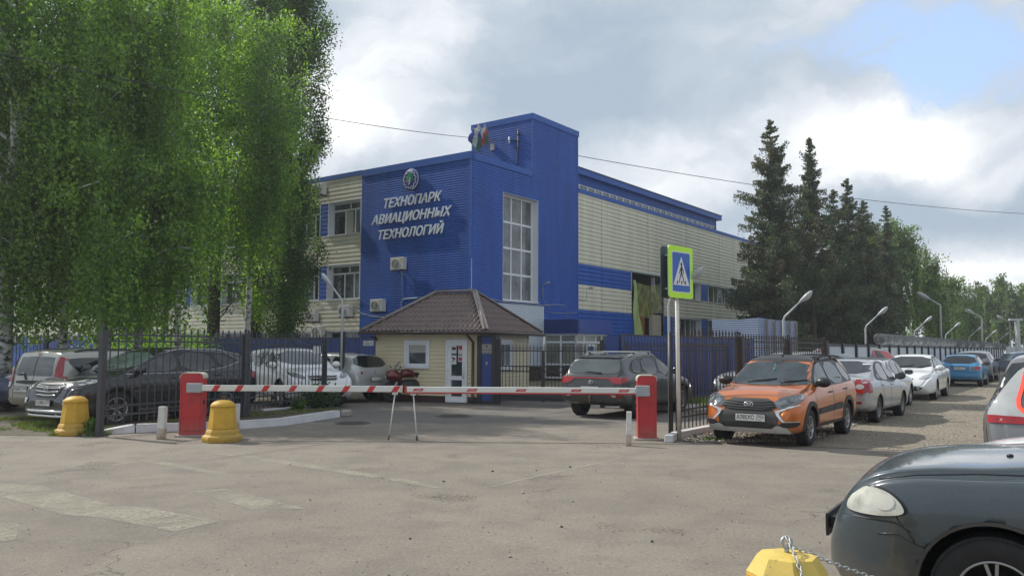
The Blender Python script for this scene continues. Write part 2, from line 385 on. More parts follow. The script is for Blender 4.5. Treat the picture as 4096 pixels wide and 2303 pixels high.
for q in ([(-60, 1925), (180, 1948), (450, 2022), (600, 2034), (880, 2085), (700, 2127), (430, 2075), (250, 2058), (-60, 1968)], [(860, 1816), (960, 1817), (1620, 1915), (1760, 1950), (1740, 1953), (1560, 1922)],
          [(560, 1845), (660, 1848), (970, 1905), (900, 1906)], [(770, 1965), (900, 1955), (1220, 2035), (1000, 2035)], [(-20, 2090), (80, 2100), (60, 2160), (-20, 2170)], [(1950, 1946), (2480, 1831), (2486, 1834), (1970, 1949)]):
    pts = [G(x, y) for x, y in q]; sheet('road_marking', pts, .005, M_PAINT)
# ---------------------------------------------------------------- main building (local x = along right face, y = along left face)
BC = Vector((-1.96, 37.4, 0)); BA = R(53.6)
bld = empty('office_building', BC, BA, 'blue and beige clad three storey building with a square blue tower block', 'building')
RFm = lambda a, d, z: (a, -d, z)         # right face: a along x, d outward
def LFm(x0=0.0): return lambda a, d, z: (x0 - d, a, z)
def siding(mb, P, a0, a1, z0, z1, holes=(), pitch=.115, dep=.042, back=True):
    cuts = sorted({a0, a1} | {min(max(h[i], a0), a1) for h in holes for i in (0, 1)})
    prof = [(0, 0.0), (.21, 0.0), (.29, 1.0), (.92, .78), (1.0, 0.0)]
    for c0, c1 in zip(cuts, cuts[1:]):
        if c1 - c0 < 1e-4: continue
        segs = [(z0, z1)]
        for h in holes:
            if h[0] <= c0 + 1e-5 and h[1] >= c1 - 1e-5:
                ns = []
                for s0, s1 in segs:
                    if h[2] > s0: ns.append((s0, min(s1, h[2])))
                    if h[3] < s1: ns.append((max(s0, h[3]), s1))
                segs = [s for s in ns if s[1] - s[0] > 1e-3]
        for s0, s1 in segs:
            k = math.floor(s0 / pitch)
            while k * pitch < s1:
                for (f0, d0), (f1, d1) in zip(prof, prof[1:]):
                    za, zb = (k + f0) * pitch, (k + f1) * pitch
                    ca, cb = max(za, s0), min(zb, s1)
                    if cb - ca < 1e-5: continue
                    da = d0 + (d1 - d0) * (ca - za) / (zb - za); db = d0 + (d1 - d0) * (cb - za) / (zb - za)
                    mb.face([P(c0, da * dep, ca), P(c1, da * dep, ca), P(c1, db * dep, cb), P(c0, db * dep, cb)])
                k += 1
    return mb
def pbox(mb, P, a0, a1, d0, d1, z0, z1):
    c = [P(a, d, z) for z in (z0, z1) for a, d in ((a0, d0), (a1, d0), (a1, d1), (a0, d1))]
    v = [mb.bm.verts.new(p) for p in c]
    for q in ((0, 3, 2, 1), (4, 5, 6, 7), (0, 1, 5, 4), (1, 2, 6, 5), (2, 3, 7, 6), (3, 0, 4, 7)):
        mb.bm.faces.new([v[i] for i in q]).material_index = mb.mi
    return mb
def flat(mb, P, a0, a1, z0, z1, d=0.0):
    mb.face([P(a0, d, z0), P(a1, d, z0), P(a1, d, z1), P(a0, d, z1)]); return mb
def window(P, a0, a1, z0, z1, parent, cols, rows, rec=.35, fw=.07, reveal=.03, glass=None, label=None, sill=True, frame=None, blind=None):
    """recessed window: frame + reveal in one mesh, panes as a sub-part. cols/rows: inner bar positions as fractions (rows may be (z, [cols above]))"""
    mb = MB()
    # reveals
    e = .02
    for q in ([(a0, 0, z0), (a0, -rec, z0), (a0, -rec, z1), (a0, 0, z1)], [(a1, 0, z0), (a1, -rec, z0), (a1, -rec, z1), (a1, 0, z1)],
              [(a0, 0, z1), (a1, 0, z1), (a1, -rec, z1), (a0, -rec, z1)], [(a0, 0, z0), (a1, 0, z0), (a1, -rec, z0), (a0, -rec, z0)]):
        mb.face([P(a, d + e, z) for a, d, z in q])
    # outer trim
    t = .045
    pbox(mb, P, a0 - t, a0, -.02, .035, z0 - t, z1 + t); pbox(mb, P, a1, a1 + t, -.02, .035, z0 - t, z1 + t)
    pbox(mb, P, a0, a1, -.02, .035, z1, z1 + t)
    pbox(mb, P, a0 - .06, a1 + .06, -.02, .09 if sill else .035, z0 - t, z0)
    # frame
    d0, d1 = -rec, -rec + .06
    pbox(mb, P, a0, a0 + fw, d0, d1, z0, z1); pbox(mb, P, a1 - fw, a1, d0, d1, z0, z1)
    pbox(mb, P, a0 + fw, a1 - fw, d0, d1, z0, z0 + fw); pbox(mb, P, a0 + fw, a1 - fw, d0, d1, z1 - fw, z1)
    for r in rows:
        z = z0 + (z1 - z0) * r; pbox(mb, P, a0 + fw, a1 - fw, d0, d1 - .004, z - fw * .6, z + fw * .6)
    for c in cols:
        lo, hi = 0, 1
        if isinstance(c, tuple): c, lo, hi = c
        a = a0 + (a1 - a0) * c; pbox(mb, P, a - fw * .5, a + fw * .5, d0, d1 - .008, z0 + (z1 - z0) * lo, z0 + (z1 - z0) * hi)
    o = mb.build('window', frame or M_WHITE, parent)
    if label: o['label'] = label
    g = MB(); flat(g, P, a0 + fw * .5, a1 - fw * .5, z0 + fw * .5, z1 - fw * .5, -rec + .02); g.build('pane', glass or M_GLASS, o)
    if blind:
        b = MB(); flat(b, P, *blind, -rec + .028); b.build('blind', mat('blind_fabric', (.42, .41, .36), .8, var=.1, vs=2), o)
    return o
PL = LFm(0)
# left face of the blue block and its corner trim
mb = MB(); siding(mb, PL, 0.09, 7.16, 0, 10.42); mb.build('blue_siding', M_BLUE, bld)
mb = MB()
mb.box(-.045, .09, -.045, .09, 0, 10.42); mb.build('corner_trim', M_BLUET, bld)
mb = MB(); mb.box(-.04, .0, 7.10, 7.2, 0, 10.42); mb.build('corner_trim', M_BLUET, bld)
mb = MB(); pbox(mb, PL, 5.9, 6.0, 0, .03, 0, 10.42); mb.build('seam_trim', M_BLUET, bld)
mb = MB()      # flashing round the roof edge
pbox(mb, PL, -.08, 7.22, -.25, .08, 10.42, 10.76); pbox(mb, RFm, -.02, 4.94, -.25, .08, 10.42, 10.72)
mb.build('roof_flashing', M_BLUET, bld)
mb = MB(); mb.box(.02, 9.35, .1, 16, 10.30, 10.38); mb.box(5.1, 9.3, .1, 3.9, 13.4, 13.55); mb.box(.1, 16, 7.3, 50, 10.3, 10.36); mb.box(9.5, 45.8, .25, 26, 10.3, 10.33)
mb.build('roof', mat('roof_felt', (.10, .10, .10), .9), bld)
# right face of the blue block + tower front in one plane
TW = (2.53, 5.48, 3.96, 9.22); WP = (1.94, 6.02, .72, 3.76)
mb = MB(); siding(mb, RFm, .12, 9.33, 0, 10.42, [TW, WP, (6.02, 9.6, 0, 2.4)]); siding(mb, RFm, 5.04, 9.33, 10.42, 13.45)
mb.build('blue_siding', M_BLUE, bld)
mb = MB(); siding(mb, LFm(4.99), 0.05, 3.97, 10.4, 13.45); siding(mb, lambda a, d, z: (9.41 + d, a, z), 0, 3.97, 10.3, 13.45); siding(mb, lambda a, d, z: (a, 3.97 + d, z), 4.99, 9.41, 10.3, 13.45)
mb.build('tower_siding', M_BLUE, bld)
mb = MB()
mb.box(4.95, 5.04, -.045, .05, 10.72, 13.45); mb.box(9.33, 9.43, -.05, .06, 0, 13.45); mb.box(4.93, 9.47, -.09, 4.03, 13.45, 13.75); mb.box(4.96, 5.0, 3.9, 4.0, 10.4, 13.45)
pbox(mb, RFm, 3.42, 3.50, 0, .034, 9.3, 10.42)
mb.build('tower_trim', M_BLUET, bld)
mb = MB(); siding(mb, RFm, WP[0], WP[1], WP[2], WP[3], pitch=.115); mb.build('pale_siding', M_WPANEL, bld)
mb = MB(); pbox(mb, RFm, WP[1] - .06, WP[1] + .02, 0, .04, WP[2], WP[3] + .02); pbox(mb, RFm, 4.45, 4.53, 0, .04, WP[2], WP[3]); pbox(mb, RFm, WP[0], WP[1], 0, .04, WP[3], WP[3] + .03)
mb.build('pale_trim', mat('pale_trim', (.66, .70, .76), .4, var=.03), bld)
mb = MB(); pbox(mb, RFm, .1, 6.02, 0, .05, 0, .70); mb.build('plinth', M_BRONZE, bld)
z0_, z1_ = TW[2], TW[3]
window(RFm, *TW, bld, [.12, .38, .68], [.255, .5, .745], rec=.38, fw=.085, glass=M_GLASSL, label='tall stairwell window over three storeys with white frame')
# left wing
rows = [(7.55, 9.30), (4.14, 5.94), (1.9, 2.46)]
NB = 14
holes = [(7.28 + 3.15 * i, 9.72 + 3.15 * i, a, b) for i in range(NB) for a, b in rows]
holes += [(9.72 + 3.15 * i, 10.43 + 3.15 * i, a, b) for i in range(NB) for a, b in rows[:2]]
WEND = 7.28 + 3.15 * NB
mb = MB(); siding(mb, PL, 7.2, WEND, 2.40, 10.55, holes, pitch=.2245, dep=.035); mb.build('beige_siding', M_BEIGE, bld)
mb = MB(); siding(mb, PL, 7.2, WEND, 0, 2.40, holes); mb.build('blue_siding', M_BLUE, bld)
for i in range(NB):
    for a, b in rows[:2]: mb = MB(); siding(mb, PL, 9.72 + 3.15 * i, 10.43 + 3.15 * i, a - .02, b + .02, pitch=.2245, dep=.03); mb.build('blue_panel', M_BLUE, bld)
mb = MB(); pbox(mb, PL, 7.22, WEND, -.2, .07, 10.55, 10.78); mb.build('roof_flashing', M_BLUET, bld)
for i in range(NB):
    for j, (a, b) in enumerate(rows):
        y0, y1 = 7.28 + 3.15 * i, 9.72 + 3.15 * i
        bl = (y0 + .9, y0 + 1.55, a + .1, b - .5) if (j == 0 and i % 3 == 0) else None
        if j < 2: window(PL, y0, y1, a, b, bld, [(.30, 0, .76), (.60, 0, .76), (.45, .76, 1)], [.76], fw=.08, blind=bl)
        else: window(PL, y0, y1, a, b, bld, [.38, .62], [], fw=.07)
# hall along the lane
HE = 45.0
hole = (15.65, 20.10, 0, 6.40)
bigw = [(21.5, 26.1, 5.08, 6.30), (27.4, 32.0, 5.08, 6.30), (33.3, 37.9, 5.08, 6.30), (39.2, 43.8, 5.08, 6.30),
        (21.5, 26.1, 2.2, 3.73), (27.4, 32.0, 2.2, 3.73), (33.3, 37.9, 2.2, 3.73), (39.2, 43.8, 2.2, 3.73)]
blu = [(20.1, 21.5, 0, 3.73)] + [(x, x + 1.3, a, b) for x in (26.1, 32.0, 37.9) for a, b in ((5.08, 6.3), (0, 3.73))]
mb = MB(); siding(mb, RFm, 9.45, HE, 3.78, 10.30, [hole, (9.4, 15.65, 5.18, 6.35)] + bigw[:4] + [b for b in blu if b[2] > 4], pitch=.235); mb.build('beige_siding', M_BEIGE, bld)
mb = MB(); siding(mb, RFm, 9.45, 15.65, 5.18, 6.35, pitch=.235); mb.build('blue_band', M_BLUE, bld)
mb = MB(); siding(mb, RFm, 9.45, HE, 0, 3.78, [hole, (6, 9.7, 0, 2.4)] + bigw[4:], pitch=.235)
mb.build('blue_siding', M_BLUE, bld)
for b in blu:
    if b[2] > 4: mb = MB(); siding(mb, RFm, *b, pitch=.15); mb.build('blue_panel', M_BLUE, bld)
mb = MB()
for x in (12.04, 17.92, 23.72, 29.62, 32.55, 38.5): m2_ = MB(); pbox(m2_, RFm, x - .035, x + .035, 0, .04, 6.42, 10.3); m2_.build('seam_trim', M_BEIGET, bld)
for x in (12.04,): pbox(mb, RFm, x - .035, x + .035, 0, .04, 3.8, 5.18)
for x in (29.62, 23.72): pbox(mb, RFm, x - .035, x + .035, 0, .04, 3.8, 5.0)
pbox(mb, RFm, 15.0, 15.06, 0, .04, 3.8, 4.5); pbox(mb, RFm, 12.1, 15.0, 0, .04, 4.47, 4.53)
mb.build('seam_trim', M_BEIGET, bld)
mb = MB(); pbox(mb, RFm, 12.0, 12.08, 0, .04, 0, 3.78); pbox(mb, RFm, 12.0, 12.08, 0, .04, 5.18, 6.35); pbox(mb, RFm, 9.45, HE + .1, -.2, .07, 10.30, 10.54)
mb.build('parapet_flashing', M_BLUET, bld)
for k, w in enumerate(bigw):
    window(RFm, *w, bld, [.22, .42, .60, .78, .90], [], fw=.06, rec=.4)
# wall end + clerestory
mb = MB(); siding(mb, lambda a, d, z: (HE + d, a, z), 0, 22, 0, 10.3); mb.build('end_siding', M_BEIGE, bld)
PCl = lambda a, d, z: (a, .5 - d, z); CE = 30.2
mb = MB()
for k in range(int((CE - 9.45) / .12)):     # vertical ribs
    x = 9.45 + k * .12; pbox(mb, PCl, x, x + .09, -.05, .015, 11.02, 11.48)
pbox(mb, PCl, 9.43, CE, -.1, 0, 10.98, 11.5); pbox(mb, PCl, 9.43, CE, -.1, .02, 10.3, 10.64)
mb.box(CE, CE + .1, .45, 14, 10.35, 11.5)
pbox(mb, PCl, 9.43, CE + .6, -.2, .3, 11.5, 11.84)
mb.build('clerestory_wall', M_BLUET, bld)
mb = MB(); mb.box(9.45, CE + .65, .15, 15, 11.845, 11.88)
mb.build('clerestory_roof', mat('dark_roof_sheet', (.03, .035, .05), .5), bld)
for k in range(24):
    x0 = 9.52 + k * .86
    if x0 + .86 > CE: break
    f = MB(); pbox(f, PCl, x0, x0 + .09, -.05, .035, 10.64, 10.98); pbox(f, PCl, x0 + .09, x0 + .86, -.05, .03, 10.94, 10.98)
    f = f.build('clerestory_window', M_WHITE, bld); g = MB(); flat(g, PCl, x0 + .09, x0 + .86, 10.64, 10.94, -.02); g.build('pane', M_GLASSL, f)
# the knocked-through opening
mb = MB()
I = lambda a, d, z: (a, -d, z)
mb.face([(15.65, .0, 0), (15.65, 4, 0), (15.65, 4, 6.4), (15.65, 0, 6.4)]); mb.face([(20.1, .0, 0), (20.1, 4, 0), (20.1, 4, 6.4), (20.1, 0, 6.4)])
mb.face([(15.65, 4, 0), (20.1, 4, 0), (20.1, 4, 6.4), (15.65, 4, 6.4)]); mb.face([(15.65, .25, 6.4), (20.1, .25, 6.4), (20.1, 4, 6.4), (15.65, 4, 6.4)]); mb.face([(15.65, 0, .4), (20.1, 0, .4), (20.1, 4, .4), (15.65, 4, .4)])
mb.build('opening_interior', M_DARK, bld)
mb = MB(); pbox(mb, RFm, 15.60, 15.67, -.1, .05, 5.2, 6.45); pbox(mb, RFm, 15.60, 20.1, -.3, .05, 6.36, 6.45); pbox(mb, RFm, 19.3, 19.5, -.5, -.3, 4.6, 6.3)
mb.build('opening_frame', mat('opening_frame', (.45, .48, .50), .5), bld)
mb = MB(); rnd = random.Random(3)
zz = 3.95
for k in range(7):
    h = rnd.uniform(.16, .22); x = 19.28 + rnd.uniform(-.05, .08)
    for j in range(2): pbox(mb, RFm, x + j * .42, x + j * .42 + .39, -.5, -.02 + rnd.uniform(-.1, .0), zz, zz + h - .015)
    zz += h
mb.build('brick_jamb', mat('grey_brick', (.24, .21, .20), .95, var=.45, vs=4, bump=.5, bs=15), bld)
mb = MB(); pbox(mb, RFm, 18.60, 19.84, -.3, -.05, .4, 3.82); mb.build('beige_door_leaf', mat('door_leaf', (.42, .38, .30), .6), bld)
mb = MB(); pbox(mb, RFm, 17.5, 18.58, -.9, -.6, .4, 3.9); mb.build('orange_panel', mat('orange_panel', (.36, .15, .025), .6), bld)
mb = MB(); pbox(mb, RFm, 16.5, 17.5, -.9, -.6, .4, 3.6); mb.build('inner_blue_panel', M_BLUET, bld)
# vestibule
mb = MB()
pv = LFm(6.05); PV = lambda a, d, z: (a, -2.05 - d, z)
mb = MB(); pbox(mb, pv, -2.05, 0, -.2, .0, 2.41, 3.12); mb.box(6.05, 9.64, -2.05, 0, 2.40, 3.10)
mb.box(6.02, 9.67, -2.08, .0, 2.38, 2.42); mb.build('canopy', mat('canopy_blue', (.018, .060, .30), .35, var=.12, vs=1.5), bld)
mb = MB()
def grid_frame(P, a0, a1, z0, z1, cols, rows, fw=.09):
    pbox(mb, P, a0, a0 + fw, -.07, 0, z0, z1); pbox(mb, P, a1 - fw, a1, -.07, 0, z0, z1)
    for z in (z0, z1 - fw): pbox(mb, P, a0 + fw, a1 - fw, -.07, -.003, z, z + fw)
    for z in rows: pbox(mb, P, a0 + fw, a1 - fw, -.07, -.006, z - fw / 2, z + fw / 2)
    for a in cols: pbox(mb, P, a - fw / 2, a + fw / 2, -.07, -.009, z0 + fw, z1 - fw)
pvo = lambda a, d, z: (6.15 - d, a, z); PVo = lambda a, d, z: (a, -1.95 - d, z)
grid_frame(pvo, -1.95, 0, .1, 2.38, [-1.0], [1.95, .82]); grid_frame(PVo, 6.15, 9.3, .1, 2.38, [6.9, 8.1, 8.7], [1.95, .82])
mb.build('vestibule_frame', M_WHITE, bld)
mb = MB(); flat(mb, pvo, -1.9, -.05, .85, 2.35, -.04); flat(mb, PVo, 6.2, 9.25, .85, 2.35, -.04)
mb.build('vestibule_glass', mat('vestibule_glass', (.20, .20, .165), .08, var=.4, vs=.9, spec=.8), bld)
mb = MB(); flat(mb, pvo, -1.9, -.05, .12, .8, -.035); flat(mb, PVo, 6.2, 9.25, .12, .8, -.035); mb.box(6.0, 9.4, -2.2, 0, 0, .1); mb.build('vestibule_base', M_BRONZE, bld)
mb = MB(); pbox(mb, PVo, 7.15, 7.95, -.03, .02, .2, 1.85); mb.build('entrance_door', M_WHITE, bld)
mb = MB(); pbox(mb, PVo, 7.27, 7.83, .02, .024, 1.0, 1.75); mb.build('door_poster', mat('poster_blue', (.05, .09, .22), .4), bld)
# distant ventilation house on the roof beyond the hall
vh = MB(); vh.box(36, 44, 8, 18, 10.2, 11.3); vh.build('rooftop_house', M_BLUET, bld)
for x in (35.5, 36.5):
    v_ = MB(); v_.tube([(x, 6, 10.3), (x, 6, 11.2), (x + .05, 5.9, 11.45), (x + .2, 5.6, 11.5)], .09, 8); v_.build('vent_pipe', M_BLUET, bld)

BW = Matrix.Translation(BC) @ Matrix.Rotation(BA, 4, 'Z')
def bloc(p): return BW @ Vector(p)
# ---- roof sign letters
sgn = empty('roof_sign', bloc((-.05, 3.7, 8.6)), BA, 'three lines of large grey slanted letters fixed on the dark blue wall', 'sign')
M_LET = mat('letter_enamel', (.78, .82, .85), .45, var=.05)
def SIGN(o, x0=-.16): # local to the sign empty
    return lambda y, z: frame_mtx((x0 + .05, y - 3.7, z - 8.6), (0, -1, 0), (0, 0, 1))
for s, y0, y1, zc in (('ТЕХНОПАРК', 5.50, 1.62, 8.80), ('АВИАЦИОННЫХ', 6.38, 1.0, 8.03), ('ТЕХНОЛОГИЙ', 5.86, 1.47, 7.235)):
    m = frame_mtx((-.06, (y0 + y1) / 2 - 3.7, zc - 8.6), (0, -1, 0), (0, 0, 1))
    o = text_mesh('letters', s, .64, M_LET, sgn, ext=.03, bold=.006, shear=.27, mtx=m, width=(y0 - y1) * .99, space=1.02)
# ---- round emblem
emb = empty('round_emblem', bloc((-.1, 3.6, 9.83)), BA, 'round dark blue emblem with white cogwheel rim and green tree above the letters', 'emblem')
EM = lambda x, y, d=0.0: (-d, -x, y)
mb = MB(); mb.lathe([(0, 0), (.52, 0), (.54, .02), (.54, .10), (0, .10)], 40, 'X'); mb.xf(Matrix.Translation((-.1, 0, 0))); mb.build('disc', mat("emblem_blue", (.02, .045, .22), .6, var=.03), emb)
M_EMW = mat('emblem_white', (.60, .65, .70), .4, var=.03)
def ribbon(mb, pts, w, d0, d1):
    for (a, b) in zip(pts, pts[1:]):
        mb.bar(EM(a[0], a[1], (d0 + d1) / 2), EM(b[0], b[1], (d0 + d1) / 2), w, abs(d1 - d0), up=(1, 0, 0))
mb = MB(); pts = []
for k in range(0, 91):
    a = R(105) + R(300) * k / 90; t = (math.degrees(a) / 33) % 1
    rr = .36 + (.06 if .0 < t < .5 else 0) ; rr = .355 + .07 * (1 / (1 + math.exp(-14 * (sin(2 * pi * t)))))
    pts.append((rr * cos(a) - .07, rr * sin(a) * 1.03 - .0))
ribbon(mb, pts, .024, .10, .115)
arc = [(.495 * cos(R(d)), .495 * sin(R(d))) for d in range(-80, 82, 6)]
ribbon(mb, arc, .028, .10, .114)
ribbon(mb, [(-.12, -.25), (-.05, -.08), (-.03, .08)], .04, .10, .13); ribbon(mb, [(-.06, -.1), (-.16, -.03)], .025, .10, .128); ribbon(mb, [(-.05, -.02), (.03, .02)], .025, .10, .127)
mb.build('cog_rim', M_EMW, emb)
for (cx_, cz_, rx, rz_, c, dd) in ((-.05, .2, .13, .19, (.0, .27, .10), .0), (.08, .05, .075, .16, (.0, .14, .08), -.004), (-.21, .0, .09, .13, (.05, .22, .04), -.002)):
    mb = MB(); mb.prism([(cx_ + rx * cos(t) * (1 + .12 * sin(3 * t)), cz_ + rz_ * sin(t)) for t in [2 * pi * k / 20 for k in range(20)]], 0, 1, 'XY')
    for v in mb.bm.verts: x, y, z = v.co; v.co = EM(x, y, .10 + (.018 + dd) * z)
    mb.build('tree_crown', mat('emblem_green_%d' % int(c[1] * 100), c, .5, var=.05), emb)
# ---- air conditioners on the walls
M_AC = mat('ac_casing', (.60, .60, .57), .5, var=.06); M_ACD = mat('ac_grille', (.14, .14, .14), .6)
def ac_unit(P, a, z, label, w=.86, h=.6, d=.32, flip=False, logo=True):
    loc = Vector(P(a, .12, z)); o = empty('air_conditioner', bloc(loc), BA, label, 'air conditioner', 'air conditioner units on the facade')
    Q = lambda aa, dd, zz: tuple(Vector(P(a + aa, .12 + dd, z + zz)) - loc)
    mb = MB(); pbox(mb, Q, -w / 2, w / 2, .05, d, 0, h); mb.build('casing', M_AC, o, bevel=.015)
    fx = w * (.12 if not flip else -.12)
    mb = MB(); n = 20
    for rr in (.06, .12, .18, .23):
        pts = [Q(fx + rr * cos(2 * pi * k / n), d + .012, h / 2 + rr * sin(2 * pi * k / n)) for k in range(n)]
        mb.tube(pts, .007, 4, closed=True)
    for k in range(6): t = pi * k / 6; mb.bar(Q(fx + .23 * cos(t), d + .01, h / 2 + .23 * sin(t)), Q(fx - .23 * cos(t), d + .01, h / 2 - .23 * sin(t)), .01)
    mb.build('fan_grille', M_AC, o)
    mb = MB(); mb.bm.faces.new([mb.bm.verts.new(Q(fx + .235 * cos(2 * pi * k / 24), d + .003, h / 2 + .235 * sin(2 * pi * k / 24))) for k in range(24)]); mb.build('fan_opening', M_ACD, o)
    mb = MB()
    for aa in (-w * .32, w * .32): pbox(mb, Q, aa - .02, aa + .02, -.12, d + .03, -.06, -.0); pbox(mb, Q, aa - .02, aa + .02, -.11, -.07, -.06, h * .7)
    mb.build('bracket', M_IRONG, o)
    if logo:
        mb = MB(); s = -1 if not flip else 1
        for k in range(3):
            t = R(90 + 120 * k); cx_ = s * w * .36 + .035 * cos(t); cz_ = h * .82 + .035 * sin(t)
            mb.face([Q(cx_ + .03 * cos(t), d + .004, cz_ + .03 * sin(t)), Q(cx_ + .018 * cos(t + 1.57), d + .004, cz_ + .018 * sin(t + 1.57)), Q(cx_ - .03 * cos(t), d + .004, cz_ - .03 * sin(t)), Q(cx_ - .018 * cos(t + 1.57), d + .004, cz_ - .018 * sin(t + 1.57))])
        mb.build('emblem', mat('red_logo', (.45, .03, .03), .5), o)
    return o
ac_unit(PL, 4.24, 5.42, 'white air conditioner high on the blue wall below the big letters')
ac_unit(PL, 5.62, 3.42, 'air conditioner low on the blue wall just above the gatehouse roof')
ac_unit(PL, 7.97, 3.2, 'air conditioner on beige siding nearest the blue block, beside the pipe', logo=False)
ac_unit(PL, 10.6, 3.0, 'air conditioner on beige siding left of the lamp post, at first floor level', logo=False)
ac_unit(PL, 10.2, 9.75, 'air conditioner at the top of the beige wall beside the poplar')
ac_unit(PL, 10.05, 2.15, 'air conditioner just above the blue fence with a red sticker')
ac_unit(PL, 27.4, 3.0, 'air conditioner on the beige wall seen between the poplar trunks', logo=False)
# conduits on the right face
cd = MB(); P = lambda a, z, d=.06: bloc((a, -d, z))
cd.tube([P(1.0, 4.0), P(2.6, 3.86), P(4, 3.84), P(6.0, 3.85), P(7.2, 3.95), P(8.1, 3.92), P(8.15, 3.1)], .022, 6)
cd.tube([P(5.9, 4.9), P(5.92, 4.2), P(6.15, 3.95), P(6.5, 3.85), P(6.5, 3.5), P(7.5, 3.5), P(9.3, 3.6)], .018, 6)
cd.tube([P(9.45, 4.35), P(9.8, 4.30), P(10.25, 4.35), P(10.3, 4.6), P(10.25, 4.85)], .015, 6)
tag(cd.build('cable_conduit', mat('conduit', (.30, .33, .37), .5)), 'grey cable conduit running under the tall window on the blue wall', 'conduit')
cd = MB(); Pl = lambda a, z, d=.06: bloc((-d, a, z))
cd.tube([Pl(4.2, 2.9), Pl(4.25, 3.85), Pl(4.1, 4.0), Pl(2.6, 4.05), Pl(1.0, 4.1)], .02, 6); cd.tube([Pl(4.24, 5.3), Pl(4.2, 4.0)], .008, 4)
tag(cd.build('cable_conduit', MATS['conduit']), 'grey conduit bent above the gatehouse roof on the dark blue wall', 'conduit')
for (a, z, lb) in ((5.95, 4.98, 'small floodlight beside the tall window on the blue wall'), (10.35, 5.0, 'small floodlight on the beige band near the block corner')):
    o = empty('floodlight', bloc((a, -.1, z)), BA, lb, 'floodlight', 'floodlights on the wall')
    mb = MB(); mb.box(-.02, .02, -.16, .1, -.02, .02); mb.build('arm', M_GREYM, o)
    mb = MB(); mb.bar((-.0, -.16, -.02), (.0, -.3, .06), .22, .05, up=(0, .3, 1)); mb.build('lamp_head', M_GREYM, o)
# aerial on the tower's left face, flags
o = empty('aerial_mast', bloc((4.93, .85, 10.6)), BA, 'thin dark aerial mast with white radio unit on the tower wall', 'aerial')
mb = MB(); mb.tube([(0, 0, .1), (0, 0, 2.4)], .03, 6); mb.tube([(-.0, 0, 1.85), (-.0, .55, 1.9)], .02, 6)
for z in (1.4, 1.75, 2.1): mb.box(-.06, .06, -.08, .08, z, z + .07)
mb.build('mast', M_BLACKP, o)
mb = MB(); mb.tube([(-.03, .55, 1.75), (-.03, .55, 2.1)], .045, 8); mb.build('radio_unit', M_WHITE, o)
FLB = LFm(4.99)
fb = empty('flag_holder', bloc((4.9, 2.5, 12.35)), BA, 'grey triple flag holder bracket on the tower wall', 'bracket')
mb = MB(); mb.box(-.05, .05, -.12, .12, -.2, .15); mb.build('plate', M_GALV, fb)
M_FW = mat('flag_white', (.50, .52, .52), .8); M_FB = mat('flag_blue', (.03, .08, .34), .8); M_FR = mat('flag_red', (.40, .05, .05), .8); M_FG = mat('flag_green', (.01, .13, .09), .8)
def flag(tipy, tipz, cols, label, drop, sway, wid):
    o = empty('flag', bloc((4.9, 2.5, 12.4)), BA, label, 'flag', 'flags on the tower')
    tip = Vector((-.45, tipy, tipz)) * .9; wid *= .8; drop *= .8
    mb = MB(); mb.tube([(0, 0, 0), tip], .014, 6); mb.build('staff', mat('staff_wood', (.30, .19, .12), .6), o)
    nu, nv = 9, 12; mb = MB(); gr = []
    for i in range(nv + 1):
        row = []
        for j in range(nu + 1):
            s = i / nv; t = j / nu     # s along the staff, t across the flag
            p = tip * (1 - s * .52) + Vector((.05 * sin(7 * t + 3 * s), sway * t * (1 - .3 * s) + .03 * sin(9 * t), -drop * t * (1 + .25 * s) - .04 * sin(8 * t)))
            row.append(mb.bm.verts.new(p))
        gr.append(row)
    for i in range(nv):
        for j in range(nu):
            f = mb.bm.faces.new([gr[i][j], gr[i + 1][j], gr[i + 1][j + 1], gr[i][j + 1]]); f.material_index = min(2, int(i / nv * 3)); f.smooth = True
    c = mb.build('cloth', cols, o); c.modifiers.new('thick', 'SOLIDIFY').thickness = .006
flag(1.15, 1.15, [M_FB, M_FW, M_FG], 'blue, white and green flag hanging lowest at the tower edge', .75, .35, .9)
flag(.75, 1.3, [M_FW, M_FB, M_FR], 'white, blue and red flag, middle of the three on the tower', .55, .25, .9)
flag(.25, 1.25, [M_FW, M_FR, M_FG], 'green flag with white patch nearest to the tower roof line', .62, .28, .9)
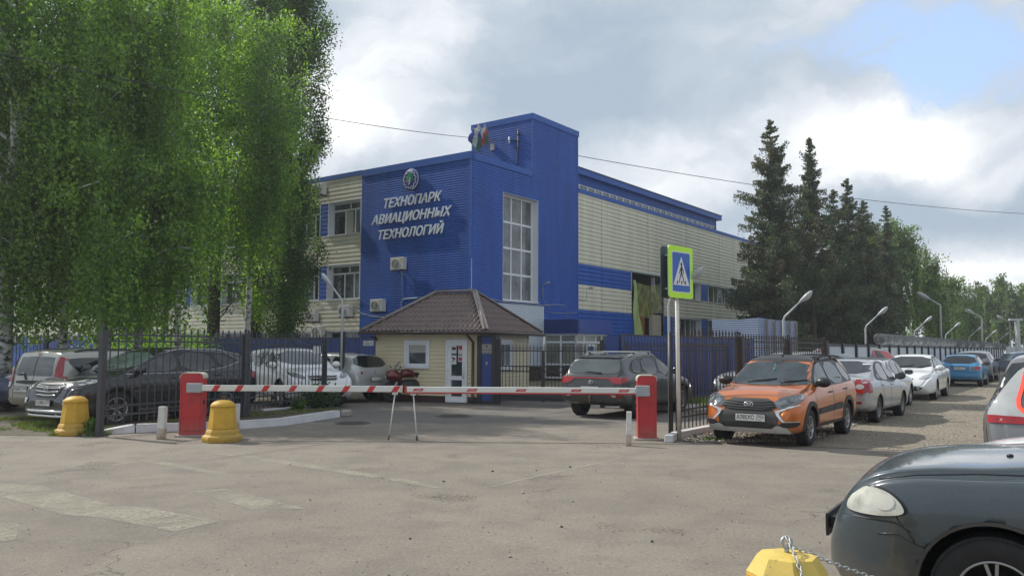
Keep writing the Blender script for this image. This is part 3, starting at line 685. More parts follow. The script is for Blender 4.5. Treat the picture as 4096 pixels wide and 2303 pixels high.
# tarpaulin in the opening
mb = MB(); nu, nv = 26, 24; gr = []
for i in range(nv + 1):
    row = []
    for j in range(nu + 1):
        s, t = i / nv, j / nu
        x = 15.72 + 4.2 * t; bot = 3.75 - .15 * sin(pi * t) + (.35 * max(0, t - .55) * 2)
        top = 5.85 - .35 * sin(pi * min(1, t * 1.1)) * .6
        z = top + (bot - top) * s
        x = x + (.55 * s * (1 - t)) - .9 * s * t * max(0, t - .4)
        d = .06 + .05 * sin(14 * (t - .5 * s)) * s + .03 * sin(31 * (t + .3 * s)) - .25 * sin(pi * t) * s
        row.append(mb.bm.verts.new((x, -d, z)))
    gr.append(row)
for i in range(nv):
    for j in range(nu): f = mb.bm.faces.new([gr[i][j], gr[i][j + 1], gr[i + 1][j + 1], gr[i + 1][j]]); f.smooth = True
def thin_sheet(name, col, alpha):
    m = bpy.data.materials.new(name); m.use_nodes = True; nt = m.node_tree; b = nt.nodes['Principled BSDF']
    tc = N(nt, 'ShaderNodeTexCoord'); n = N(nt, 'ShaderNodeTexNoise', i_Scale=3.0, i_Detail=5.0); mp = N(nt, 'ShaderNodeMapping'); mp.inputs['Scale'].default_value = (3, 3, .6)
    L(nt, tc.outputs['Object'], mp.inputs['Vector']); L(nt, mp.outputs[0], n.inputs['Vector'])
    L(nt, ramp(nt, n.outputs['Fac'], [(.3, tuple(c * .7 for c in col)), (.7, tuple(c * 1.2 for c in col))]), b.inputs['Base Color']); b.inputs['Roughness'].default_value = .5
    L(nt, mapr(nt, n.outputs['Fac'], .3, .7, alpha - .15, alpha + .15), b.inputs['Alpha'])
    return m
tp = empty('tarpaulin', BC, BA, 'translucent yellow green sheeting sagging across the broken wall opening', 'tarpaulin')
mb.build('sheet', thin_sheet('green_film', (.42, .46, .17), .46), tp, recalc=False)
mb = MB(); gr = []
for i in range(25):
    s = i / 24; z = 5.85 - 3.4 * s
    gr.append([mb.bm.verts.new((15.68 + .05 + t * (.12 + .85 * s ** 1.3), -.12 - .04 * sin(9 * s + 6 * t) - .1 * t, z)) for t in [k / 6 for k in range(7)]])
for A, B in zip(gr, gr[1:]):
    for j in range(6): mb.bm.faces.new([A[j], A[j + 1], B[j + 1], B[j]]).smooth = True
mb.build('hanging_strip', mat('green_film_solid', (.36, .44, .17), .5, var=.15, vs=3), tp, recalc=False)
mb = MB(); mb.lathe([(0, 0), (.36, 0), (.36, .05), (0, .05)], 20, 'Y', (18.6, .55, 4.2))
o = mb.build('orange_disc', mat('orange_paint', (.46, .22, .03), .6)); o.matrix_world = BW; tag(o, 'orange round plate showing through the sheeting in the wall opening', 'plate')

# ---------------------------------------------------------------- gatehouse
GA = Vector((-4.2, 25.49, 0)); GR = math.atan2(-.4192, .9079)
gh = empty('gatehouse', GA, GR, 'small beige gatehouse with hipped brown tile roof and white door', 'gatehouse')
PG = lambda a, d, z: (a, -d, z); PGR = lambda a, d, z: (3.6 + d, a, z); PGL = lambda a, d, z: (-d, a, z)
WIN = (1.02, 1.92, 1.0, 1.86); DOR = (2.47, 3.2, .04, 1.88); WR = (.75, 2.2, .95, 1.88)
mb = MB(); siding(mb, PG, 0, 3.6, .2, 2.05, [WIN, DOR], pitch=.115, dep=.014); siding(mb, PGR, 0, 3.5, .2, 2.05, [WR], dep=.014); siding(mb, PGL, 0, 3.5, .2, 2.05, dep=.014)
mb.build('wall', mat('gatehouse_siding', (.66, .575, .39), .5, var=.07, vs=1.5, streak=True), gh)
for q_ in ((-.03, .04, -.03, .04), (3.56, 3.63, -.03, .04), (3.56, 3.63, 3.46, 3.53)): mb = MB(); mb.box(*q_, .2, 2.05); mb.build('corner_trim', mat('gatehouse_trim', (.62, .55, .40), .5), gh)
mb = MB(); pbox(mb, PG, -.03, DOR[0] - .05, -.1, .03, 0, .2); pbox(mb, PG, DOR[1] + .05, 3.63, -.1, .03, 0, .2); pbox(mb, PGR, -.03, 3.5, -.1, .03, 0, .2); pbox(mb, PGL, 0, 3.5, -.1, .03, 0, .2); mb.build('plinth', M_BRONZE, gh)
def framed(P, a0, a1, z0, z1, name, fw, tw, dep=.05, bars=()):
    mb = MB(); t = tw
    pbox(mb, P, a0 - t, a0, -.03, dep, z0 - t, z1 + t); pbox(mb, P, a1, a1 + t, -.03, dep, z0 - t, z1 + t); pbox(mb, P, a0, a1, -.03, dep, z1, z1 + t); pbox(mb, P, a0, a1, -.03, dep + .03, z0 - t, z0)
    pbox(mb, P, a0, a0 + fw, -.04, .02, z0, z1); pbox(mb, P, a1 - fw, a1, -.04, .02, z0, z1); pbox(mb, P, a0 + fw, a1 - fw, -.04, .02, z0, z0 + fw); pbox(mb, P, a0 + fw, a1 - fw, -.04, .02, z1 - fw, z1)
    for kind, v in bars:
        if kind == 'v': pbox(mb, P, v - fw / 2, v + fw / 2, -.04, .017, z0 + fw, z1 - fw)
        else: pbox(mb, P, a0 + fw, a1 - fw, -.04, .014, v - fw / 2, v + fw / 2)
    return mb.build(name, M_WHITE, gh)
w = framed(PG, WIN[0] + .09, WIN[1] - .09, WIN[2] + .09, WIN[3] - .09, 'window', .06, .085)
g = MB(); flat(g, PG, WIN[0] + .1, WIN[1] - .1, WIN[2] + .1, WIN[3] - .1, -.025); g.build('pane', M_GLASS, w)
g = MB(); flat(g, PG, WIN[0] + .16, WIN[1] - .16, WIN[2] + .48, WIN[3] - .15, -.018); g.build('blind', MATS.get('blind_fabric') or mat('blind_fabric', (.42, .41, .36), .8), w)
w = framed(PGR, WR[0] + .09, WR[1] - .09, WR[2] + .09, WR[3] - .09, 'window', .055, .08, bars=(('v', 1.35), ('v', 1.75)))
g = MB(); flat(g, PGR, WR[0] + .1, WR[1] - .1, WR[2] + .1, WR[3] - .1, -.025); g.build('pane', M_GLASSL, w)
d_ = framed(PG, DOR[0] + .06, DOR[1] - .06, DOR[2] + .04, DOR[3] - .06, 'door', .12, .055, bars=(('h', .74),))
g = MB(); flat(g, PG, DOR[0] + .15, DOR[1] - .15, DOR[2] + .1, DOR[3] - .15, -.02); g.build('door_glass', M_GLASS, d_)
g = MB(); g.tube([PG(3.08, .07, .72), PG(3.08, .07, 1.12)], .014, 8); g.bar(PG(3.08, .0, .76), PG(3.08, .07, .76), .02); g.bar(PG(3.08, 0, 1.08), PG(3.08, .07, 1.08), .02); g.build('handle', M_WHITE, d_)
g = MB()
for z in (.25, .95, 1.6): pbox(g, PG, 2.49, 2.56, .02, .06, z, z + .09)
g.build('hinge', M_WHITE, d_)
# stickers on the door glass
M_PAP = mat('paper_white', (.62, .63, .62), .6, var=.03); M_RED = mat('sign_red', (.45, .03, .045), .5, var=.05); M_INK = mat('ink_black', (.02, .02, .022), .6)
def card(P, a0, a1, z0, z1, d=-.012): m_ = MB(); flat(m_, P, a0, a1, z0, z1, d); return m_
for (a0, z0, kind) in ((2.64, 1.46, 'cam'), (2.87, 1.48, 'stop'), (2.64, 1.14, 'cctv'), (2.87, 1.22, 'mask')):
    s = card(PG, a0, a0 + .17, z0, z0 + .27).build('notice', M_PAP, d_)
    if kind == 'stop':
        m_ = MB(); m_.prism([(a0 + .085 + .075 * cos(2 * pi * k / 20), z0 + .16 + .075 * sin(2 * pi * k / 20)) for k in range(20)], .0095, .0105, 'XZ'); m_.build('mark', M_RED, s)
    elif kind == 'cam':
        m_ = MB(); m_.prism([(a0 + .085 + .07 * cos(t), z0 + .15 + .045 * sin(t)) for t in [2 * pi * k / 16 for k in range(16)]], .0095, .0105, 'XZ'); m_.build('mark', M_INK, s)
    elif kind == 'cctv':
        m_ = MB(); m_.bar(PG(a0 + .03, -.009, z0 + .20), PG(a0 + .13, -.009, z0 + .15), .05, .002, up=(0, 1, 0)); m_.bar(PG(a0 + .04, -.009, z0 + .08), PG(a0 + .10, -.009, z0 + .15), .02, .002, up=(0, 1, 0)); m_.build('mark', M_INK, s)
    else:
        m_ = MB()
        for k in (0, 1): m_.prism([(a0 + .045 + .08 * k + .03 * cos(t), z0 + .2 + .03 * sin(t)) for t in [2 * pi * j / 12 for j in range(12)]], .0095, .0105, 'XZ')
        m_.build('mark', M_INK, s); m_ = card(PG, a0 + .02, a0 + .15, z0 + .03, z0 + .13, -.009).build('mark', M_RED, s)
# roof
OV, ZE, ZR = .36, 2.12, 3.40
ec = [(-OV, -OV), (3.6 + OV, -OV), (3.6 + OV, 3.5 + OV), (-OV, 3.5 + OV)]; RL = Vector((1.09, 1.75, ZR)); RRt = Vector((2.5, 1.75, ZR))
M_TILE = mat('roof_tile_metal', (.110, .070, .060), .36, var=.14, vs=2.5); M_RIDGE = mat('ridge_metal', (.20, .165, .15), .4, var=.08)
mb = MB()
def slope(e0, e1, r0, r1, nx, ny, step=.35):
    """wave tiled roof plane between eave e0-e1 and ridge r0-r1"""
    e0, e1, r0, r1 = map(Vector, (e0, e1, r0, r1)); n = (e1 - e0).cross(r0 - e0).normalized()
    if n.z < 0: n = -n
    U = (e1 - e0); ul = U.length; U.normalize(); base = e0
    grid = []
    for i in range(ny + 1):
        s = i / ny; a = e0.lerp(r0, s); b = e1.lerp(r1, s); row = []
        for j in range(nx + 1):
            p = a.lerp(b, j / nx); uu = (p - base).dot(U); run = s * (r0 - e0).dot((n.cross(U)).normalized())
            run = abs(run); w_ = .024 * cos(2 * pi * uu / .155) + .030 * (1 - (run / .30) % 1.0)
            row.append(mb.bm.verts.new(p + n * w_))
        grid.append(row)
    for A, B in zip(grid, grid[1:]):
        for j in range(nx): mb.bm.faces.new([A[j], A[j + 1], B[j + 1], B[j]]).smooth = False
E4 = [Vector((x, y, ZE)) for x, y in ec]
slope(E4[0], E4[1], RL, RRt, 200, 56); slope(E4[1], E4[2], RRt, RRt + Vector((0, .001, 0)), 180, 56); slope(E4[3], E4[0], RL + Vector((0, .001, 0)), RL, 100, 28); slope(E4[2], E4[3], RRt, RL, 100, 28)
rf = mb.build('roof', M_TILE, gh)
mb = MB()
for a, b in ((E4[0], RL), (E4[1], RRt), (E4[2], RRt), (E4[3], RL), (RL - Vector((.05, 0, 0)), RRt + Vector((.05, 0, 0)))):
    mb.bar(a + Vector((0, 0, .055)), b + Vector((0, 0, .06)), .17, .035); mb.tube([a + Vector((0, 0, .07)), b + Vector((0, 0, .075))], .035, 8)
mb.build('ridge_cap', M_RIDGE, rf)
mb = MB(); mb.box(-OV + .03, 3.6 + OV - .03, -OV + .03, 3.5 + OV - .03, 2.04, 2.075); mb.build('soffit', M_BRONZE, gh)
mb = MB(); q = [Vector((x * 1.0, y, 2.075)) for x, y in ((-OV - .05, -OV - .06), (3.6 + OV + .06, -OV - .06), (3.6 + OV + .06, 3.5 + OV + .06))]
mb.tube(q, .055, 10); mb.build('gutter', M_BRONZE, gh)
mb = MB(); mb.tube([(3.35, -OV - .06, 2.05), (3.38, -.2, 1.9), (3.4, -.07, 1.8), (3.4, -.07, .15), (3.42, -.2, .08)], .038, 8); mb.build('downspout', M_BRONZE, gh)
mb = MB(); mb.box(-.12, .02, -.2, -.1, 1.93, 1.97); mb.tube([(.03, -.14, 1.9), (.1, -.2, 1.88)], .05, 8); mb.build('camera_housing', M_BLACKP, gh)
# ---------------------------------------------------------------- kerbs and beds
def kerb(name, pts, w, h, m, label, taper=False, side=1):
    """pts: front base line on the ground, kerb body lies to the left-normal side"""
    o = None
    pts = [Vector((p[0], p[1], 0)) for p in pts]
    for i, (a, b) in enumerate(zip(pts, pts[1:])):
        n = int(max(1, round((b - a).length / 1.0)))
        d = (b - a).normalized(); nn = Vector((-d.y, d.x, 0)) * side
        for k in range(n):
            p, q = a.lerp(b, k / n) + d * .006, a.lerp(b, (k + 1) / n) - d * .006
            hp = .02 if (taper and i == 0 and k == 0) else h; hq = h + random.uniform(-.006, .006)
            if taper and i == 0 and k == 0: hq = h * (1 / n + .35) if n > 1 else h
            elif taper and i == 0 and k == 1: hp = h * .85
            mb = MB(); v = [mb.bm.verts.new(x) for x in (p, q, q + nn * w, p + nn * w, p + Vector((0, 0, hp)) + nn * .02, q + Vector((0, 0, hq)) + nn * .02, q + nn * w + Vector((0, 0, hq)), p + nn * w + Vector((0, 0, hp)))]
            for f in ((0, 3, 2, 1), (4, 5, 6, 7), (0, 1, 5, 4), (1, 2, 6, 5), (2, 3, 7, 6), (3, 0, 4, 7)): mb.bm.faces.new([v[j] for j in f])
            tag(mb.build('kerb', m, None, bevel=.012), label, None, None, 'structure')
kerb('kerb', [G(321, 1744), G(541, 1731), G(924, 1720), G(1158, 1701), G(1362, 1668)], .22, .16, M_WKERB, 'white painted kerb at the foot of the left iron fence', taper=True)
mb = MB(); p = G(1362, 1666); q = G(1382, 1662); mb.box(p.x, p.x + .22, p.y - .05, p.y + .25, 0, .15)
tag(mb.build('kerb', M_CONC, bevel=.03), 'broken bare concrete kerb end', None, None, 'structure')
kb = [G(1055, 1655), G(1248, 1640)]
kerb('kerb', kb, .12, .12, M_WKERB, 'thin white kerb behind the left flower bed')
mb = MB(); bedp = [G(541, 1731), G(924, 1720), G(1158, 1701), G(1355, 1668)]
back = [G(1330, 1640), G(1040, 1652), Vector((-6.6, 19.9, 0)), Vector((-8.6, 16.0, 0)), G(400, 1740)]
mb.face([(p.x, p.y + .1, .09) for p in bedp] + [(p.x, p.y, .07) for p in back]); tag(mb.build('soil_bed', M_SOIL), 'bare soil bed behind the left kerb', None, None, 'structure')
kr = [G(2655, 1768), G(2712, 1738)]; k0 = F0 - LN * .12
kerb('kerb', [kr[0], Vector((2.86, 14.9, 0)), Vector((2.86, 14.9, 0)) + LD * 3.4, Vector((2.86, 14.9, 0)) + LD * 14], .16, .13, M_WKERB, 'white topped kerb under the right iron fence', side=-1)
q0, q1 = G(2600, 1641), G(3060, 1636)
kerb('kerb', [q0, q1], .18, .16, M_WKERB, 'white kerb of the weedy bed behind the right fence')
mb = MB(); mb.face([(q0.x, q0.y + .15, .09), (q1.x, q1.y + .15, .09), (q1.x + .6, q1.y + 2.2, .09), (q0.x - .2, q0.y + 1.4, .09)]); tag(mb.build('soil_bed', M_SOIL), 'weedy soil bed behind the right fence', None, None, 'structure')
# ---------------------------------------------------------------- iron fences
def iron_fence(A, ts, dirv, h, label, m, zb=.15, gap=.17, rails=(1.74, 1.88, .37, .52), bw=.018, spike=.11, post=.09, group=None, pm=None, fin=True):
    dirv = Vector(dirv).normalized(); o = empty('iron_fence', A, math.atan2(dirv.y, dirv.x), label, 'fence', group)
    for t in ts:
        mb = MB(); mb.box(t - post / 2, t + post / 2, -post / 2, post / 2, 0, h + .03)
        if fin: mb.lathe([(0, h + .03), (.03, h + .04), (.012, h + .06), (.035, h + .09), (.0, h + .16)], 8, 'Z', (t, 0, 0))
        mb.build('post', pm or m, o)
    for a, b in zip(ts, ts[1:]):
        mb = MB(); a2, b2 = a + post / 2 + .02, b - post / 2 - .02
        for z in rails: mb.bar((a2, 0, z), (b2, 0, z), .022, .032)
        for x in (a2, b2): mb.bar((x, 0, zb + .1), (x, 0, h), .03)
        n = int((b2 - a2) / gap)
        for k in range(n):
            x = a2 + (k + .5) * (b2 - a2) / n
            mb.bar((x, 0, zb), (x, 0, h), bw)
            if spike: mb.lathe([(bw * .5, h), (.028, h + .02), (.010, h + .035), (.024, h + .05), (0, h + spike)], 5, 'Z', (x, 0, 0))
        mb.build('railing_panel', m, o)
    return o
fa, fb_, fc = Vector((-7.45, 14.9, 0)), Vector((-5.9, 18.1, 0)), Vector((-4.97, 21.8, 0))
iron_fence(fa, [0, (fb_ - fa).length], fb_ - fa, 1.89, 'dark grey spiked iron fence panel in front of the black SUV', M_IRONG, rails=(1.84, 1.72, .53, .36), zb=.22, post=.10)
iron_fence(fb_, [.12, (fc - fb_).length], fc - fb_, 1.86, 'dark grey spiked iron fence panel ending at the shrubs', M_IRONG, rails=(1.82, 1.68, .50, .33), zb=.22)
iron_fence(F0, [3.34, 6.72, 10.15], LD, 1.86, 'brown black spiked iron fence along the lane behind the parked orange car', M_BROWNI, rails=(1.80, 1.66, .40, .55), post=.16)
iron_fence(F0, [.08, 3.2], LD, 1.88, 'rusty spiked iron fence panel beside the crossing sign', M_BROWNI, rails=(1.86, 1.70, .50, .37), spike=.16, post=.06)
g1 = D(2500, 1393, 21.6); iron_fence((g1.x, 21.6, 0), [0, 2.4, 5.0], (.72, .694, 0), 1.72, 'thin dark iron fence with spikes standing before the blue sheet fence', M_IRON, rails=(1.70, 1.58, .4), gap=.16, bw=.014, post=.05)
iron_fence((-25, 33, 0), [0, 2.5, 5.0, 7.5], (1, -.25, 0), 2.0, 'black iron fence under the birch at the left edge', M_IRON, rails=(1.95, 1.75, .4), gap=.15)
# ---------------------------------------------------------------- sheet fences
def sheet_fence(A, B, h, m, label, rib=.2, posts=2.5, z0=.05, frame=M_IRON, name='sheet_fence'):
    A = Vector((*A, 0)); B = Vector((*B, 0)); ln = (B - A).length; o = empty(name, A, math.atan2(B.y - A.y, B.x - A.x), label, 'fence')
    mb = MB(); n = int(ln / rib); prof = [(0, 0), (.45, 0), (.55, -.02), (.9, -.02), (1.0, 0)]
    for k in range(n):
        for (f0, d0), (f1, d1) in zip(prof, prof[1:]):
            x0, x1 = (k + f0) * rib, (k + f1) * rib; mb.face([(x0, d0, z0), (x1, d1, z0), (x1, d1, h), (x0, d0, h)])
    mb.build('corrugated_sheet', m, o)
    mb = MB(); mb.box(0, n * rib, -.03, .01, h, h + .03); mb.build('top_rail', frame, o)
    for k in range(int(ln / posts) + 1):
        mb = MB(); mb.box(k * posts - .04, k * posts + .04, -.075, -.025, 0, h + .01); mb.build('post', frame, o)
    return o
M_SHB = mat('blue_sheet', (.018, .048, .21), .42, var=.12, vs=1.0, streak=True)
sheet_fence((-4.3, 30.6), (-30, 51.4), 2.0, M_SHB, 'dark blue corrugated fence behind the cars left of the gatehouse')
sheet_fence((2.98, 22.7), (9.2, 30.9), 2.0, M_SHB, 'blue corrugated fence between the gate and the striped awning', posts=30)
M_WSH = mat('white_sheet', (.50, .55, .58), .5, var=.06)
pf = F0 + LD * 10.3
o = empty('panel_fence', pf, math.atan2(LD.y, LD.x), 'long white panel fence with black posts beside the parking lane', 'fence')
for k in range(32):
    mb = MB(); x = k * 1.72; mb.box(x + .1, x + 1.62, -.01, .01, .1, 1.72); mb.build('panel', M_WSH, o)
    mb = MB(); mb.box(x - .07, x + .07, -.07, .07, 0, 1.82); mb.box(x + .07, x + 1.65, -.03, .03, 1.72, 1.80); mb.build('post', M_IRON, o)
# concertina wire on top
mb = MB(); mb2 = MB(); t0, t1 = 7.0, 55.0
pts = []; n = int((t1 - t0) / .11 * 10)
for k in range(n): a = 2 * pi * k / 10; rr = .19 + .02 * sin(k * .37); pts.append((t0 + (t1 - t0) * k / n + .05 * sin(a * .31), rr * cos(a), 2.0 + rr * sin(a)))
mb.tube(pts, .009, 3); wire = mb.build('concertina_wire', mat('razor_wire', (.20, .22, .23), .5, metal=.3), None)
wire.location = pf; wire.rotation_euler = (0, 0, math.atan2(LD.y, LD.x)); tag(wire, 'coils of grey razor wire along the top of the white panel fence', 'razor wire')
for k in range(16):
    t = t0 + 1.5 + k * 3.1; mb = MB(); mb.bar((t, 0, 1.8), (t + .12, .0, 2.25), .03); b_ = mb.build('wire_bracket', M_IRON, None); b_.location = (0, 0, 0); b_.parent = wire
# ---------------------------------------------------------------- sliding gate and pillars
pil = empty('gate_pillar', (-.93, 24.02, 0), R(-10), 'blue gate pillar in a black frame with nameplate, beside the gatehouse corner', 'gate pillar')
mb = MB(); mb.box(.05, .37, -.045, -.02, .1, 1.95); mb.build('panel', M_SHB, pil)
mb = MB(); mb.box(-.07, .05, -.1, .1, 0, 2.0); mb.box(.37, .47, -.1, .1, 0, 2.0); mb.box(.05, .37, -.07, .05, 1.95, 2.0); mb.box(.05, .37, -.07, .05, 0, .1); mb.build('frame', M_IRON, pil)
M_PLQ = mat('plaque_metal', (.30, .30, .27), .5, var=.08)
mb = MB(); mb.box(.06, .36, -.062, -.046, 1.47, 1.74); pq = mb.build('nameplate', M_PLQ, pil)
text_mesh('lettering', 'ТЕХНОПАРК', .05, M_INK, pq, .001, width=.24, mtx=frame_mtx((.21, -.0635, 1.575), (1, 0, 0), (0, 0, 1)))
text_mesh('lettering', 'авиационных технологий', .03, M_INK, pq, .001, width=.24, mtx=frame_mtx((.21, -.0635, 1.51), (1, 0, 0), (0, 0, 1)))
mb = MB(); mb.lathe([(0, -.063), (.03, -.063), (.03, -.066), (0, -.066)], 12, 'Y', (.21, 0, 1.68)); mb.build('emblem', M_INK, pq)
mb = MB(); mb.box(.19, .23, -.07, -.046, 1.14, 1.23); mb.build('call_button', M_GALV, pil)
gp = empty('gate_pillar', (2.55, 22.72, 0), R(-8), 'blue and black pillar at the far end of the scrollwork gate, behind the grey SUV', 'gate pillar')
mb = MB(); mb.box(-.1, .03, -.1, .1, 0, 1.86); mb.build('frame', M_IRON, gp)
mb = MB(); mb.box(.04, .42, -.06, .04, .05, 1.98); mb.build('panel', M_SHB, gp)
gt0, gt1 = Vector((-.40, 23.9, 0)), Vector((2.45, 22.85, 0)); gl = (gt1 - gt0).length
gt = empty('sliding_gate', gt0, math.atan2(gt1.y - gt0.y, gt1.x - gt0.x), 'black wrought iron gate with scrolls, rings and spear tips', 'gate')
mb = MB(); mb.box(-.07, .07, -.07, .07, 0, 1.90); mb.lathe([(0, 1.9), (.03, 1.92), (.015, 1.94), (.035, 1.97), (0, 2.05)], 8); mb.build('post', M_IRON, gt)
mb = MB(); mb.box(1.35, 1.43, -.03, .03, .1, 1.55); mb.build('post', M_IRON, gt)
mb = MB()
for z in (1.55, 1.11, .96): mb.bar((.07, 0, z), (gl, 0, z), .025, .03)
nb = 27
for k in range(nb):
    x = .14 + k * (gl - .15) / nb
    mb.bar((x, 0, .4), (x, 0, 1.68), .014); mb.lathe([(.006, 1.68), (.022, 1.70), (.008, 1.715), (0, 1.80)], 5, 'Z', (x, 0, 0))
mb.build('bars', M_IRON, gt)
mb = MB()
for k in range(nb):
    x = .14 + k * (gl - .15) / nb; w_ = (gl - .15) / nb
    c = x + w_ / 2
    mb.tube([(c + .045 * cos(2 * pi * j / 14), 0, 1.035 + .07 * sin(2 * pi * j / 14)) for j in range(14)], .006, 4, closed=True)
    for s in (-1, 1): mb.tube([(c + s * (.048 - .004 * j) * cos(R(-90 + 34 * j)) * (1 if j < 6 else .6), 0, 1.62 + (.05 - .003 * j) * sin(R(-90 + 34 * j))) for j in range(8)], .006, 4)
mb.build('scrollwork', M_IRON, gt)
mb = MB(); mb.box(.07, gl, -.02, .02, .12, .42); mb.bar((.1, -.04, .30), (gl, -.04, .16), .03); mb.build('lower_panel', mat('gate_panel', (.03, .034, .04), .5), gt)
# ---------------------------------------------------------------- boom barriers
M_BRED = mat('barrier_red', (.48, .022, .028), .42, chips=.4, var=.08, vs=4, dirt=.35, dirt_h=.35, bump=.05)
M_CREAM = mat('cream_cap', (.52, .50, .40), .5)
M_ARM = mat('arm_white', (.66, .66, .62), .4, var=.06, vs=2, streak=False)
M_STR = mat('stripe_red', (.50, .03, .03), .45, var=.06)
M_INK_ = mat('seam_dark', (.10, .01, .012), .7)
def cabinet(loc, rz, w, dpt, h, label, rib=True):
    o = empty('boom_barrier', loc, rz, label, 'barrier', 'red barrier cabinets with white arms')
    mb = MB(); n = 8; pr = [(-w / 2, .03), (w / 2, .03), (w / 2, h - .10)] + [(w / 2 - .07 + .07 * cos(t), h - .10 + .07 * sin(t)) for t in [pi / 2 * k / n for k in range(1, n + 1)]] + [(-w / 2 + .07 - .07 * sin(t), h - .10 + .07 * cos(t)) for t in [pi / 2 * k / n for k in range(0, n + 1)]]
    mb.prism(pr, -dpt / 2, dpt / 2, 'XZ'); mb.build('cabinet', M_BRED, o)
    mb = MB(); pr2 = [(-w / 2 - .012, h - .12), (-w / 2 - .012, h - .09)] + [(-w / 2 + .07 - .082 * cos(t), h - .10 + .085 * sin(t)) for t in [pi / 2 * k / n for k in range(0, n + 1)]] + [(w / 2 - .07 + .082 * sin(t), h - .10 + .085 * cos(t)) for t in [pi / 2 * k / n for k in range(0, n + 1)]] + [(w / 2 + .012, h - .12)] + [(w / 2 + .001, h - .12)] + [(w / 2 - .07 + .072 * cos(t), h - .10 + .072 * sin(t)) for t in [pi / 2 * k / n for k in range(0, n + 1)]] + [(-w / 2 + .07 - .072 * sin(t), h - .10 + .072 * cos(t)) for t in [pi / 2 * k / n for k in range(0, n + 1)]] + [(-w / 2 - .001, h - .12)]
    mb.prism(pr2, -dpt / 2 - .012, dpt / 2 + .012, 'XZ'); mb.build('cap', M_CREAM, o)
    y_ = -dpt / 2 - .001; mb = MB()
    for q_ in ((-w / 2 + .03, w / 2 - .03, .10, .104), (-w / 2 + .03, w / 2 - .03, h - .22, h - .216), (-w / 2 + .03, -w / 2 + .034, .10, h - .22), (w / 2 - .034, w / 2 - .03, .10, h - .22)): mb.box(q_[0], q_[1], y_ - .002, y_, q_[2], q_[3])
    mb.build('door_seam', M_INK_, o)
    mb = MB(); mb.box(-w / 2 - .06, w / 2 + .06, -dpt / 2 - .06, dpt / 2 + .06, 0, .03); mb.build('base', M_CONC, o, bevel=.01)
    return o
cbl = cabinet((-5.84, 15.08, 0), R(6), .40, .30, 1.17, 'red barrier cabinet with striped white arm, left side of the entrance')
cbr = cabinet((2.44, 14.86, 0), R(-4), .335, .30, 1.17, 'red barrier cabinet with plain white arm, right side by the sign pole')
def arm(cab, W0, W1, h, label, dx):
    """arm built in world space then parented"""
    W0 = Vector(W0); W1 = Vector(W1); d = (W1 - W0); ln = d.length; d.normalize(); ang = math.atan2(d.y, d.x)
    inv = (Matrix.Translation(cab.location) @ Matrix.Rotation(cab.rotation_euler.z, 4, 'Z')).inverted()
    M = inv @ Matrix.Translation(W0) @ Matrix.Rotation(ang, 4, 'Z')
    return M, ln
za = .885
M, ln = arm(cbl, (-5.72, 14.83, za), (-1.99, 14.72, za - .01), .115, '', 1)
mb = MB(); mb.box(0, ln, -.03, .03, -.055, .055); mb.xf(M); ar = mb.build('boom_arm', M_ARM, cbl, bevel=.012)
mb = MB(); mb.box(ln, ln + .035, -.036, .036, -.062, .062); mb.xf(M); mb.build('end_cap', M_CREAM, ar)
for sx in (794, 873, 966, 1072, 1181, 1291, 1393, 1493, 1591):
    mb = MB(); x = (sx - 2048) / F * 14.78 + 5.72; w_ = .055
    mb.face([(x - w_ - .03, -.0325, -.054), (x + w_ - .035, -.0325, -.054), (x + w_ + .035, -.0325, .054), (x - w_ + .035, -.0325, .054)]); mb.xf(M); mb.build('stripe', M_STR, ar)
mb = MB(); mb.box(-.14, .13, -.06, .05, -.085, .085); mb.xf(M); mb.build('bracket', mat('bracket_grey', (.33, .35, .37), .45), cbl, bevel=.015)
mb = MB(); lx = ln - .10
mb.box(lx - .05, lx + .05, -.02, .02, -.10, -.055); mb.tube([(lx, 0, -.08), (lx - .05, -.25, -.80)], .012, 8); mb.xf(M); lg = mb.build('support_leg', mat('leg_paint', (.55, .55, .52), .5, var=.15), ar)
mb = MB(); mb.tube([(lx - .05, -.25, -.79), (lx - .055, -.28, -.872)], .016, 8); mb.xf(M); mb.build('foot', mat('rust', (.12, .07, .045), .8, var=.3), lg)
M, ln = arm(cbr, (2.34, 14.62, za - .01), (-1.88, 14.72, za - .01), .115, '', 1)
mb = MB(); mb.box(0, ln, -.03, .03, -.045, .055); mb.xf(M); ar = mb.build('boom_arm', M_ARM, cbr, bevel=.012)
mb = MB(); mb.box(0, ln, -.028, .028, -.066, -.046); mb.box(ln, ln + .035, -.036, .036, -.062, .062); mb.xf(M); mb.build('rubber_edge', M_STR, ar)
for sx in (1680, 1894, 2088, 2305, 2493):
    x = ln - ((sx - 1633) / F * 14.72); p = .085
    mb = MB(); mb.face([(x + p + .02, .0325, -.022), (x - p + .02, .0325, -.022), (x - p - .02, .0325, .024), (x + p - .02, .0325, .024)]); mb.xf(M); st = mb.build('sticker', M_STR, ar)
    text_mesh('lettering', 'CAME', .034, M_PAP, st, .0006, width=.10, mtx=M @ frame_mtx((x, .0335, .001), (-1, 0, 0), (0, 0, 1)))
mb = MB(); mb.box(-.12, .13, -.05, .055, -.095, .095); mb.xf(M); mb.build('bracket', MATS['bracket_grey'], cbr, bevel=.015)
mb = MB(); lx = ln - .12
mb.box(lx - .05, lx + .05, -.02, .02, -.10, -.055); mb.tube([(lx, 0, -.08), (lx - .10, .22, -.80)], .012, 8); mb.xf(M); lg = mb.build('support_leg', MATS['leg_paint'], ar)
mb = MB(); mb.tube([(lx - .10, .22, -.79), (lx - .11, .245, -.87)], .016, 8); mb.xf(M); mb.build('foot', M_BLACKP, lg)
